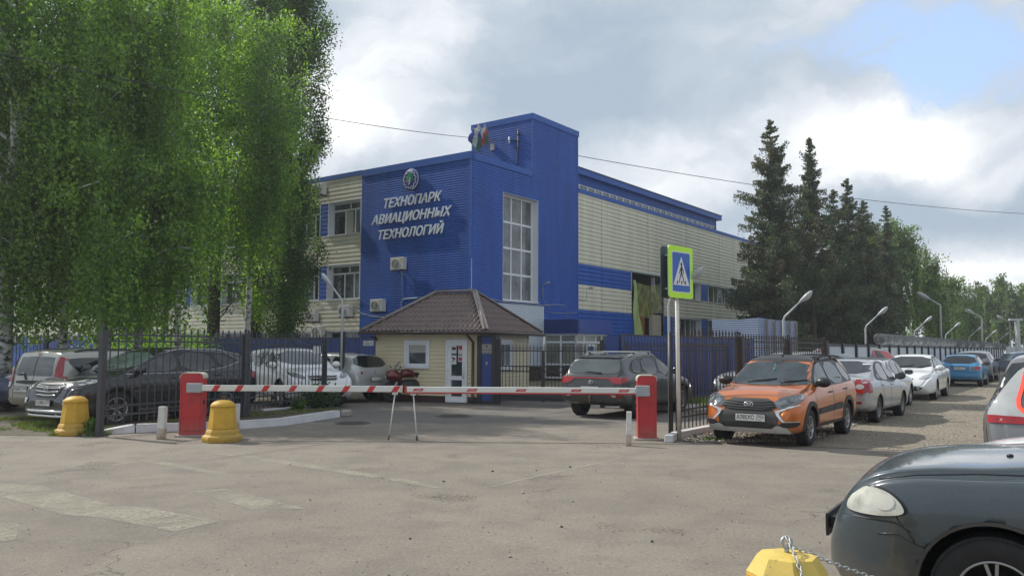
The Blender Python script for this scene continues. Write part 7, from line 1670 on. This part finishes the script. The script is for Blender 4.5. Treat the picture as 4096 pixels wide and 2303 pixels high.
side_windows(c, [[(.86, .99), (.30, 1.30), (.05, 1.35), (-.05, .99)], [(-.13, .99), (-.08, 1.355), (-.85, 1.345), (-1.0, 1.0)], [(-1.08, 1.01), (-1.0, 1.335), (-1.28, 1.31), (-1.45, 1.07)]], M_CGL, None); c.mirrors(.80, 1.0, M_LAC, out=.15); c.handles([(.05, .88), (-.95, .89)], M_LAC); c.patch(0, [(-.62, 1.34), (.62, 1.34), (.78, 1.03), (-.78, 1.03)], M_CGL, 'windscreen', off=.006, rnd=1)
fx_ = c.hit(0, 0, .50)[0].x
mb = MB(); mb.box(fx_ + .07, fx_ + .085, -.27, .27, .42, .56); pf_ = mb.build('plate_frame', M_TRIM, c.o); mb = MB(); mb.box(fx_ - .1, fx_ + .07, -.2, .2, .46, .53); mb.build('plate_bracket', M_TRIM, pf_)
mb = MB(); mb.box(fx_ + .086, fx_ + .09, -.26, .26, .43, .55); mb.build('number_plate', M_PLATE, pf_)
mb = MB(); hh = c.bvh.ray_cast(Vector((1.25, .35, 4)), Vector((0, 0, -1)))[0]; mb.lathe([(0, 0), (.02, 0), (.014, .012), (0, .014)], 8, 'Z', hh); mb.build('washer_jet', M_TRIM, c.o)

# ---- motorcycle ------------------------------------------------------------------------------------------
mo = G(1648, 1606); mt_ = empty('motorcycle', (mo.x, mo.y, 0), R(212), 'red sports motorcycle leaning in front of the gatehouse window', 'motorcycle')
M_MRED = paint('wine_red', (.13, .005, .009), dirt=.05, metal=.4)
for x in (-.70, .68):
    mb = MB(); mb.lathe([(.22, -.06), (.29, -.065), (.31, -.03), (.315, 0), (.31, .03), (.29, .065), (.22, .06)], 28, 'Y', (x, 0, .315), cap=False); wh = mb.build('wheel', M_RUBBER, mt_)
    mb = MB(); mb.lathe([(.225, -.05), (.225, .05), (.20, .04), (.20, -.04), (.225, -.05)], 24, 'Y', (x, 0, .315), cap=False)
    for k in range(6): a = pi / 3 * k; mb.bar((x, 0, .315), (x + .21 * cos(a), 0, .315 + .21 * sin(a)), .03)
    mb.build('rim', M_RIMD, wh)
def blobm(name, pts, m, seg=14):
    """lofted body from (x, z, half width, half height)"""
    mb = MB(); rg = []
    for x, z, w, h in pts: rg.append([mb.bm.verts.new((x, w * cos(2 * pi * k / seg), z + h * sin(2 * pi * k / seg))) for k in range(seg)])
    for A, B in zip(rg, rg[1:]):
        for k in range(seg): mb.bm.faces.new([A[k], A[(k + 1) % seg], B[(k + 1) % seg], B[k]]).smooth = True
    mb.bm.faces.new(rg[0][::-1]); mb.bm.faces.new(rg[-1]); return mb.build(name, m, mt_)
blobm('fuel_tank', [(-.08, .82, .08, .04), (0, .84, .13, .10), (.18, .87, .17, .13), (.32, .85, .15, .12), (.42, .80, .10, .08)], M_MRED)
blobm('front_fairing', [(.40, .72, .14, .14), (.55, .78, .19, .20), (.72, .80, .18, .17), (.84, .78, .10, .09), (.88, .76, .04, .04)], M_MRED)
blobm('tail_fairing', [(-.10, .78, .10, .06), (-.4, .84, .13, .07), (-.7, .93, .10, .06), (-.86, .97, .05, .03)], M_MRED)
blobm('seat', [(-.02, .83, .12, .05), (-.25, .86, .14, .05), (-.45, .92, .13, .05), (-.68, .985, .09, .035)], M_TRIM)
blobm('engine', [(-.28, .45, .12, .12), (-.1, .48, .18, .2), (.2, .48, .18, .2), (.42, .50, .12, .12)], M_BLACKP)
mb = MB(); mb.bar((.66, .08, .32), (.46, .08, .86), .05); mb.bar((.66, -.08, .32), (.46, -.08, .86), .05); mb.build('fork', M_SILV, mt_)
mb = MB(); mb.bar((-.70, .09, .315), (-.1, .08, .42), .06); mb.bar((-.70, -.09, .315), (-.1, -.08, .42), .06); mb.build('swingarm', M_BLACKP, mt_)
mb = MB(); mb.tube([(.40, -.36, .98), (.45, -.15, .96), (.45, .15, .96), (.40, .36, .98)], .016, 8); mb.build('handlebar', M_TRIM, mt_)
mb = MB(); gr = [[mb.bm.verts.new((.66 - .24 * t + .03 * (1 - abs(s)), s * .15 * (1 - .35 * t), .90 + .32 * t)) for s in (-1, -.5, 0, .5, 1)] for t in (0, .33, .66, 1)]
for A, B in zip(gr, gr[1:]):
    for k in range(4): mb.bm.faces.new([A[k], A[k + 1], B[k + 1], B[k]]).smooth = True
mb.build('windscreen', thin_sheet('smoked_screen', (.12, .13, .12), .6), mt_, recalc=False)
for s_ in (-1, 1):
    mb = MB(); mb.tube([(.6, s_ * .16, .92), (.56, s_ * .34, 1.05)], .009, 6); st = mb.build('mirror_stalk', M_TRIM, mt_)
    mb = MB(); mb.lathe([(0, -.012), (.06, -.01), (.065, 0), (0, .004)], 14, 'X', (.55, s_ * .38, 1.07)); mb.build('mirror_glass', M_CHR, st)
mb = MB(); mb.tube([(.1, -.15, .3), (-.3, -.17, .3), (-.6, -.18, .42)], [.03, .04, .05], 10); mb.build('exhaust', M_SILV, mt_); mb = MB(); mb.bar((-.05, .1, .3), (-.12, .32, .02), .025); mb.build('side_stand', M_TRIM, mt_)
mb = MB(); mb.lathe([(0, 0), (.045, .005), (.05, .02), (0, .03)], 12, 'X', (.86, 0, .74)); mb.build('headlight', M_LCLR, mt_)
# ---------------------------------------------------------------- foliage
def leaf_mat(name, col, tr=.35, var=.3):
    m = bpy.data.materials.new(name); m.use_nodes = True; nt = m.node_tree; b = nt.nodes['Principled BSDF']
    g = N(nt, 'ShaderNodeNewGeometry'); rn = g.outputs['Random Per Island']
    c = ramp(nt, rn, [(0, tuple(x * (1 - var) for x in col)), (.6, col), (1, tuple(min(1, x * (1 + var)) for x in col))])
    L(nt, c, b.inputs['Base Color']); b.inputs['Roughness'].default_value = .5; b.inputs['Specular IOR Level'].default_value = .35
    t = N(nt, 'ShaderNodeBsdfTranslucent'); L(nt, mixc(nt, 1.0, c, (1.9, 2.1, .6), 'MULTIPLY'), t.inputs['Color'])
    mx = N(nt, 'ShaderNodeMixShader'); mx.inputs[0].default_value = tr; L(nt, b.outputs[0], mx.inputs[1]); L(nt, t.outputs[0], mx.inputs[2]); L(nt, mx.outputs[0], nt.nodes['Material Output'].inputs['Surface'])
    return m
def bark_birch():
    m = bpy.data.materials.new('birch_bark'); m.use_nodes = True; nt = m.node_tree; b = nt.nodes['Principled BSDF']
    tc = N(nt, 'ShaderNodeTexCoord'); mp = N(nt, 'ShaderNodeMapping'); mp.inputs['Scale'].default_value = (2.2, 2.2, 4.5); L(nt, tc.outputs['Object'], mp.inputs['Vector'])
    n = N(nt, 'ShaderNodeTexNoise', i_Scale=1.7, i_Detail=6.0, i_Roughness=.65, i_Distortion=.6); L(nt, mp.outputs[0], n.inputs['Vector'])
    c = ramp(nt, n.outputs['Fac'], [(.40, (.03, .027, .024)), (.47, (.26, .25, .23)), (.56, (.50, .49, .46))])
    L(nt, c, b.inputs['Base Color']); b.inputs['Roughness'].default_value = .8
    return m
M_BARKB = bark_birch(); M_BARK = mat('dark_bark', (.075, .058, .044), .95, var=.35, vs=9, bump=.6, bs=18); M_TWIG = mat('pale_twig', (.30, .28, .25), .8, var=.2)
BL = [leaf_mat('birch_leaf_%d' % i, c, .5) for i, c in enumerate([(.135, .225, .055), (.195, .30, .065), (.080, .145, .042)])]
PLF = [leaf_mat('poplar_leaf_%d' % i, c, .46) for i, c in enumerate([(.10, .18, .040), (.20, .32, .050), (.052, .100, .030)])]
SPL = [leaf_mat('spruce_needle_%d' % i, c, .12) for i, c in enumerate([(.080, .105, .055), (.062, .086, .050), (.125, .108, .058), (.10, .145, .055)])]
FBL = [leaf_mat('far_birch_leaf_%d' % i, c, .35) for i, c in enumerate([(.10, .155, .060), (.14, .205, .075), (.062, .105, .045)])]
def leaf_quads(P, rng, size, up=.0, asp=.62, hang=None):
    """diamond leaves at points P"""
    n = len(P); s = rng.uniform(size[0], size[1], (n, 1))
    a = rng.normal(size=(n, 3))
    if hang is not None: a = a * .6 + np.array([0, 0, -1.0]) * hang
    a /= np.linalg.norm(a, axis=1, keepdims=True)
    b = rng.normal(size=(n, 3)); b -= (b * a).sum(1, keepdims=True) * a; b /= np.linalg.norm(b, axis=1, keepdims=True)
    V = np.stack([P - a * s * .5, P + b * s * asp * .5 - a * s * .05, P + a * s * .5, P - b * s * asp * .5 - a * s * .05], 1)
    return V.reshape(-1, 3), np.arange(4 * n).reshape(-1, 4)
def crown_obj(name, P, rng, size, mats, parent, fm=None, asp=.62, hang=None):
    V, Fc = leaf_quads(P, rng, size, asp=asp, hang=hang)
    if fm is None: fm = rng.choice(len(mats), len(P), p=None)
    return npmesh(name, V, Fc, mats, parent, fm)
def limb_paths(rng, n, z0, z1, rad, up, h):
    out = []
    for k in range(n):
        z = z0 + (z1 - z0) * (k + rng.random()) / n; a = rng.uniform(0, 2 * pi); ln = rad * rng.uniform(.6, 1.05) * (1 - .55 * max(0, (z - z0) / (h - z0 + .01)) ** 1.5)
        p = np.array([0, 0, z]); pts = [p.copy()]; d = np.array([cos(a), sin(a), up]); d /= np.linalg.norm(d); m = 7
        for i in range(m):
            d = d + rng.normal(0, .12, 3) + np.array([0, 0, -.10 if i > 2 else .04]); d /= np.linalg.norm(d); p = p + d * ln / m; pts.append(p.copy())
        out.append(np.array(pts))
    return out
def trunk_mb(pts, rs, seg=12): return MB().tube([tuple(p) for p in pts], list(rs), seg)
def birch(loc, h, rad, label, seed, r0=.22, lean=(0, 0), leaves=42000, zlow=2.0, mats=None, leaf=(.085, .145), group='birch trees by the left fence', strands=330, slen=(1.0, 4.2), rot=0, nl=26, dens=1.0, name='birch_tree'):
    rng = np.random.default_rng(seed); mats = mats or BL
    o = empty(name, loc, rot, label, 'tree', group)
    nseg = 12; P = []
    for i in range(nseg + 1):
        t = i / nseg; P.append((lean[0] * t ** 1.4 + .12 * sin(3 * t + seed), lean[1] * t ** 1.4 + .12 * sin(4 * t + seed * 2) - .12 * sin(seed * 2), h * t))
    trunk_mb(P, [r0 * (1 - .9 * i / nseg) + .02 for i in range(nseg + 1)]).build('trunk', M_BARKB if mats is BL or mats is FBL else M_BARK, o)
    Pn = np.array(P)
    tr = lambda z: np.array([np.interp(z, Pn[:, 2], Pn[:, 0]), np.interp(z, Pn[:, 2], Pn[:, 1]), 0])
    limbs = limb_paths(rng, nl, max(zlow + .8, h * .22), h * .95, rad, .75, h); mb = MB(); anch = []
    for lp in limbs:
        lp = lp + tr(lp[0, 2]); mb.tube([tuple(p) for p in lp], [max(.012, r0 * .30 * (1 - i / 8)) for i in range(len(lp))], 6); anch += [lp[i] + (lp[i + 1] - lp[i]) * f for i in range(2, 7) for f in (0, .33, .66)]
    mb.build('limbs', M_BARKB if mats is BL else M_TWIG, o)
    anch = np.array(anch); pts = []; sh = []
    for k in range(strands):
        a = anch[rng.integers(len(anch))] + rng.normal(0, .28, 3); ln = rng.uniform(*slen); ln = min(ln, a[2] - zlow * rng.uniform(.75, 1.15))
        if ln < .3: continue
        n = int(leaves * .72 / strands * ln / (sum(slen) / 2)); t = rng.random(n) ** .85
        off = rng.normal(0, .055 + .06 * rng.random(), (n, 3)); sway = rng.normal(0, .22, 2)
        q = np.stack([a[0] + sway[0] * t, a[1] + sway[1] * t, a[2] + .15 - ln * t], -1) + off; pts.append(q); sh.append(np.full(n, rng.normal(0, 1.2)))
    for k in range(int(strands * .6)):
        a = anch[rng.integers(len(anch))] + rng.normal(0, .35, 3); n = int(leaves * .28 / (strands * .6)); pts.append(a + rng.normal(0, .24, (n, 3)) * np.array([1, 1, .8])); sh.append(np.full(n, rng.normal(.3, 1.2)))
    Q = np.concatenate(pts); sh = np.concatenate(sh); kp = Q[:, 2] > .4; Q = Q[kp]; sh = sh[kp]
    # patchy shade groups: material chosen per clump
    kp = (np.sin(Q[:, 0] * 1.7 + seed) * np.sin(Q[:, 1] * 1.5 + seed * 2) * np.sin(Q[:, 2] * .9 + seed) + rng.normal(0, .18, len(Q))) < .34; Q = Q[kp]; sh = sh[kp]
    ph = np.sin(Q[:, 0] * 2.1 + seed) + np.sin(Q[:, 1] * 1.9 + 2) * .6 + sh + rng.normal(0, .6, len(Q)); fm = np.where(ph > .9, 1, np.where(ph < -.9, 2, 0))
    crown_obj('crown', Q, rng, leaf, mats, o, fm, hang=.7)
    return o
def poplar(loc, h, rad, label, seed, r0=.24, leaves=42000, zlow=1.2, group='columnar poplars beside the building', leaf=(.09, .15), low_dens=1.0, gap=None):
    rng = np.random.default_rng(seed); o = empty('poplar_tree', loc, 0, label, 'tree', group)
    P = [(.1 * sin(2 * i / 10 + seed), .1 * sin(3 * i / 10), h * i / 10) for i in range(11)]
    trunk_mb(P, [r0 * (1 - .85 * i / 10) + .02 for i in range(11)]).build('trunk', M_BARK, o)
    prof = lambda z: rad * np.clip(np.interp(z / h, [0, .08, .2, .45, .7, .9, 1], [1.15, 1.12, 1.0, 1, .9, .6, .05]), .05, 1)
    mb = MB(); pts = []; sh = []; nb = 150
    for k in range(nb):
        z = zlow + (h * .93 - zlow) * (k / nb) ** .9; a = rng.uniform(0, 2 * pi); ln = rng.uniform(1.6, 3.2); rr = prof(z + ln * .6) * rng.uniform(.5, 1.05)
        q = [np.array([.12 * cos(a), .12 * sin(a), z]) + np.array([cos(a) * rr * min(1, t * 1.5) ** .7, sin(a) * rr * min(1, t * 1.5) ** .7, ln * t]) for t in (0, .15, .35, .6, 1)]
        mb.tube([tuple(p) for p in q], [.035, .03, .022, .015, .008], 5)
        n = int(leaves / nb * (low_dens if z < 6 else 1)); t = rng.random(n) ** .8; Q = np.stack([np.interp(t, (0, .15, .35, .6, 1), [p[i] for p in q]) for i in range(3)], -1)
        cl = rng.normal(0, .15, (n, 3)) + np.repeat(rng.normal(0, .20, (n // 14 + 1, 3)), 14, 0)[:n]; pts.append(Q + cl); sh.append(np.full(n, rng.normal(0, 1.0)))
    mb.build('limbs', M_BARK, o); Q = np.concatenate(pts); sh = np.concatenate(sh); kp = Q[:, 2] > .5; Q = Q[kp]; sh = sh[kp]
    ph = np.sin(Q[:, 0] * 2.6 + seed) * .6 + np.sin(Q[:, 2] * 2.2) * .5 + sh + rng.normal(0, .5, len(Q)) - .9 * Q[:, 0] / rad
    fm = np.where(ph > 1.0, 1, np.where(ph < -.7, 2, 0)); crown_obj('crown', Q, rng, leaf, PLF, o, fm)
    return o
def spruce(loc, h, rad, label, seed, leaves=34000, bare=0.08, mats=None, group='spruces beside the hall', ragged=.35, cols=(.35, .35, .18, .12)):
    rng = np.random.default_rng(seed); o = empty('spruce_tree', loc, rng.uniform(0, 6), label, 'tree', group); mats = mats or SPL
    trunk_mb([(0, 0, 0), (.04, 0, h * .4), (-.03, .03, h * .8), (0, 0, h)], [.20, .14, .06, .01], 10).build('trunk', M_BARK, o)
    mb = MB(); pts = []; fms = []; nz = int(h * 3.2); tot = sum((1 - k / nz) for k in range(nz)) * 6
    for k in range(nz):
        t0 = k / nz; z = h * (bare + (1 - bare) * t0); R_ = 1.15 * rad * (1 - t0) ** .70 * (1 - .42 * math.exp(-t0 * 4.5)) * (1 + .18 * sin(t0 * 31 + seed) + .10 * sin(t0 * 67))
        nb = 6 if t0 < .85 else 4
        for j in range(nb):
            a = rng.uniform(0, 2 * pi); r = max(.15, R_ * rng.uniform(1 - ragged * 1.6, 1.12)); dz = rng.uniform(-.28, .05) * r if t0 < .75 else rng.uniform(.0, .5) * r
            n = int(leaves * 1.7 * (1 - t0) / tot) + 18; s = rng.random(n) ** .75
            curve = dz * s + .32 * r * np.maximum(0, s - .55) ** 1.3 * 1.2
            lat = rng.normal(0, 1, n) * (.08 + .22 * s * (1 - s) * r); hang = -np.abs(rng.normal(0, .20, n)) * (1 if t0 < .9 else .3) * min(1.4, .5 + r * .5)
            x = s * r * cos(a) - lat * sin(a); y = s * r * sin(a) + lat * cos(a)
            pts.append(np.stack([x, y, z + curve + hang + .05], -1)); fms.append(np.full(n, rng.choice(len(mats), p=cols)))
            mb.tube([(0, 0, z), (cos(a) * r * .5, sin(a) * r * .5, z + dz * .5), (cos(a) * r * .95, sin(a) * r * .95, z + dz + .1 * r)], [.022, .015, .005], 4)
    for k in range(6): pts.append(np.stack([rng.normal(0, .05, 40), rng.normal(0, .05, 40), h - rng.uniform(0, .9, 40)], -1)); fms.append(np.zeros(40, int))
    mb.build('limbs', M_BARK, o); Q = np.concatenate(pts); fm = np.concatenate(fms); sw = rng.random(len(Q)) < .3; fm[sw] = rng.choice(len(mats), sw.sum(), p=cols)
    crown_obj('crown', Q, rng, (.10, .20), mats, o, fm, asp=.42, hang=.55)
    return o
def at(px, Y): p = D(px, 1390, Y); return (p.x, Y, 0)
# left birches
birch(at(28, 22), 12.5, 3.9, 'birch with thick white trunk at the left edge of the view', 11, r0=.27, leaves=60000, zlow=3.2, strands=360, slen=(2.0, 6.0), nl=32)
birch(at(418, 25), 13.6, 4.0, 'weeping birch with cracked white trunk behind the fence post, leaves reaching low', 12, r0=.21, lean=(-.3, 0), leaves=80000, zlow=2.1, strands=460, slen=(2.5, 7.5), nl=36)
birch(at(235, 22.5), 12.3, 3.3, 'weeping birch between the thick white trunk and the cracked one', 13, r0=.11, leaves=60000, zlow=1.9, strands=360, slen=(2.5, 7.5), nl=32)
birch(at(700, 31), 16, 4.6, 'tall weeping birch hanging over the middle of the building wing', 14, r0=.13, lean=(-.5, .5), leaves=70000, zlow=4.6, strands=440, slen=(2.0, 6.5), nl=36)
birch(at(980, 33), 15.5, 4.0, 'weeping birch leaning towards the poplars, pale bare limbs in its crown', 15, r0=.12, lean=(.6, 0), leaves=56000, zlow=5.0, strands=460, slen=(1.5, 5.5), nl=32)
birch(at(560, 25), 13, 3.8, 'slender weeping birch in front of the poplar trunks', 16, r0=.10, leaves=60000, zlow=3.4, strands=360, slen=(2.0, 6.0), nl=32)
birch(at(-160, 26), 15, 4.4, 'birch whose crown fills the upper left corner', 17, r0=.22, leaves=80000, zlow=2.8, strands=460, slen=(2.0, 6.0), nl=32)
# poplars
poplar(at(1130, 37.5), 31, 1.72, 'rightmost dark poplar, a dense green column reaching to the ground', 21, leaves=120000, zlow=.7)
poplar(at(1012, 38.5), 32, 2.0, 'poplar with a thick dark trunk left of the rightmost column', 22, r0=.34, leaves=62000, zlow=3.0, low_dens=.7)
poplar(at(858, 40), 33, 1.5, 'poplar with dark trunk and bright shoots near the middle of the row', 23, r0=.30, leaves=50000, zlow=2.4, low_dens=.4)
poplar(at(662, 42), 33, 1.6, 'thin trunked poplar third from the right of the row', 24, r0=.15, leaves=44000, zlow=2.2, low_dens=.3)
poplar(at(560, 43.5), 33, 2.1, 'poplar farthest left in the row, dark trunk behind birch leaves', 25, r0=.26, leaves=64000, zlow=2.4, low_dens=.3)
# spruces right
spruce(at(3096, 50), 15.9, 3.6, 'tallest spruce, brown cones on its lower boughs, in front of the beige hall', 31, leaves=80000, ragged=.38)
spruce(at(3256, 52), 15.3, 2.2, 'thin spruce with a bare lower trunk right of the tallest spruce', 32, leaves=26000, bare=.30, ragged=.5)
spruce(at(3346, 54), 12.3, 2.8, 'shorter spruce with blunt top, third from the left', 33, leaves=40000)
spruce(at(3406, 57), 13.7, 2.6, 'pointed spruce standing right of the blunt topped one', 34, leaves=38000)
spruce(at(3466, 58), 12.3, 2.8, 'spruce with a crooked side bough, fifth from the left', 35, leaves=38000)
spruce(at(3560, 64), 13.0, 2.2, 'sparse topped spruce rising out of the birch crowns', 36, leaves=26000, ragged=.6)
spruce(at(3200, 56), 9.5, 3.2, 'low broad spruce filling the gap behind the thin one', 37, leaves=40000)
spruce(at(3300, 60), 9.0, 3.4, 'low broad spruce behind the awning shelter corner', 38, leaves=38000)
kw = dict(mats=FBL, group='birches at the end of the lane fence', leaf=(.12, .22), strands=260, nl=22)
birch(at(3510, 66), 11.5, 3.6, 'green birch directly right of the spruces', 41, leaves=32000, zlow=1.4, **kw)
birch(at(3610, 70), 12.4, 3.8, 'birch with drooping twigs, tallest of the right group', 42, leaves=34000, zlow=1.4, **kw)
birch(at(3705, 74), 10.6, 3.6, 'round birch in the middle of the right group', 43, leaves=30000, zlow=1.4, **kw)
birch(at(3775, 84), 9.2, 3.4, 'birch behind the nearest tall lamp post', 44, leaves=24000, zlow=1.4, **kw)
birch(at(3850, 92), 8.6, 3.4, 'small birch between the first and second tall lamp posts', 45, leaves=22000, zlow=1.4, **kw)
birch(at(3985, 112), 10.8, 5.2, 'broad pale birch far away at the right edge', 46, leaves=30000, zlow=1.4, **{**kw, 'leaf': (.2, .36)})
birch(at(4110, 108), 10.2, 4.8, 'far pale birch cut by the right edge of the view', 47, leaves=26000, zlow=1.4, **{**kw, 'leaf': (.2, .36)})
birch(at(3900, 125), 8.8, 4.6, 'distant birch left of the broad pale one', 48, leaves=20000, zlow=1.4, **{**kw, 'leaf': (.2, .36)})
# shrubs and weeds
def shrub(loc, r, h, n, label, mats, seed, leaf=(.05, .09), group=None):
    rng = np.random.default_rng(seed); o = empty('shrub', loc, 0, label, 'shrub', group)
    d = rng.normal(size=(n, 3)); d /= np.linalg.norm(d, axis=1, keepdims=True); q = d * (rng.random((n, 1)) ** .35) * np.array([r, r, h * .55]); q[:, 2] += h * .48; q += np.repeat(rng.normal(0, .10 * r / .4, (n // 20 + 1, 3)), 20, 0)[:n]; q = q[q[:, 2] > 0]
    crown_obj('foliage', q, rng, leaf, mats, o)
    mb = MB()
    for k in range(7): a = rng.uniform(0, 6.28); mb.tube([(0, 0, 0), (r * .3 * cos(a), r * .3 * sin(a), h * .4), (r * .7 * cos(a), r * .7 * sin(a), h * .8)], [.015, .01, .004], 5)
    mb.build('stems', M_BARK, o); return o
PEO = [leaf_mat('peony_leaf', (.045, .095, .045), .25), leaf_mat('peony_leaf_dark', (.03, .065, .032), .25)]
YGL = [leaf_mat('young_leaf', (.09, .17, .03), .35)]
p = G(1285, 1640); shrub((p.x, p.y, .08), .38, .42, 2600, 'dark green bushy shrub at the end of the kerbed bed', PEO, 51)
p = G(1195, 1648); shrub((p.x, p.y, .08), .16, .26, 700, 'small bright green plant left of the bushy shrub', YGL, 52)
p = D(520, 1390, 36); shrub((p.x, 36, 0), 1.6, 2.3, 9000, 'overgrown green bush below the poplar trunks', PLF[:2], 53, (.08, .14))
p = D(740, 1390, 38); shrub((p.x, 38, 0), 1.5, 2.1, 7000, 'loose green bush between two poplar trunks', PLF[:2], 54, (.08, .14))
p = G(356, 1742); shrub((p.x, p.y + .1, 0), .14, .30, 260, 'yellow green weed sprouting beside the yellow bollard', YGL, 55, (.05, .12))
def blades(name, P, rng, hgt, w, mats, label):
    n = len(P); a = rng.uniform(0, 6.28, n); h = rng.uniform(*hgt, n); ln = rng.normal(0, .45, (n, 2)) * h[:, None]
    c, s_ = np.cos(a) * w, np.sin(a) * w; z = np.zeros(n); Pn = np.asarray(P)
    V = np.stack([Pn + np.stack([-c, -s_, z], -1), Pn + np.stack([c, s_, z], -1), Pn + np.stack([ln[:, 0], ln[:, 1], h], -1)], 1)
    return tag(npmesh(name, V.reshape(-1, 3), np.arange(3 * n).reshape(-1, 3), mats, None, rng.integers(0, len(mats), n)), label, None, None, 'stuff')
GR = [leaf_mat('grass_a', (.10, .17, .030), .3), leaf_mat('grass_b', (.07, .12, .025), .3), leaf_mat('grass_dry', (.20, .18, .08), .2)]
rng = np.random.default_rng(61)
def region(n, x0, x1, y0, y1, f=None):
    X = rng.uniform(x0, x1, n); Y = rng.uniform(y0, y1, n); k = np.array([noise.noise(Vector((x * .9, y * .9, 3))) for x, y in zip(X, Y)]); ok = k > -.05
    if f is not None: ok &= f(X, Y)
    return np.stack([X, Y, np.zeros(n)], -1)[ok]
blades('grass', region(30000, -17, -8.0, 15.6, 18.8), rng, (.03, .10), .006, GR, 'short bright grass patch under the parked cars at the left edge')
blades('grass', region(2600, -8.4, -7.4, 14.9, 15.9), rng, (.05, .16), .006, GR, 'weeds around the foot of the fence post and bollard')
X = rng.uniform(0, 1, 3500); q = [(q0.x + (q1.x - q0.x) * x, q0.y + .25 + rng.uniform(0, 1.2), .09) for x in X]
blades('grass', q, rng, (.05, .30), .012, GR[:2], 'leafy weeds growing in the bed behind the right fence')
X = rng.uniform(0, 1, 1500); b0, b1 = G(560, 1720), G(1330, 1655); q = [(b0.x + (b1.x - b0.x) * x, b0.y + (b1.y - b0.y) * x + rng.uniform(.1, .8), .09) for x in X]
blades('grass', q, rng, (.02, .08), .008, GR, 'sparse weeds in the soil bed under the left iron fence')
rng = np.random.default_rng(62)
blades('grass', np.stack([rng.uniform(3.4, 3.9, 60), rng.uniform(14.5, 14.9, 60), np.zeros(60)], -1), rng, (.04, .09), .02, GR[:2], 'lone dandelion tuft in the gravel beside the sign pole')
# ---------------------------------------------------------------- hazy air
hz_ = MB(); hz_.box(-195, 255, -14, 300, -1.05, 36)
hm = bpy.data.materials.new('hazy_air'); hm.use_nodes = True; nt = hm.node_tree; nt.nodes.clear()
pv_ = N(nt, 'ShaderNodeVolumePrincipled'); pv_.inputs['Color'].default_value = (.86, .90, .95, 1); pv_.inputs['Density'].default_value = .0008; pv_.inputs['Anisotropy'].default_value = .3
ho_ = N(nt, 'ShaderNodeOutputMaterial'); L(nt, pv_.outputs[0], ho_.inputs['Volume'])
tag(hz_.build('haze', hm), 'thin summer haze lying over the whole yard', None, None, 'stuff')
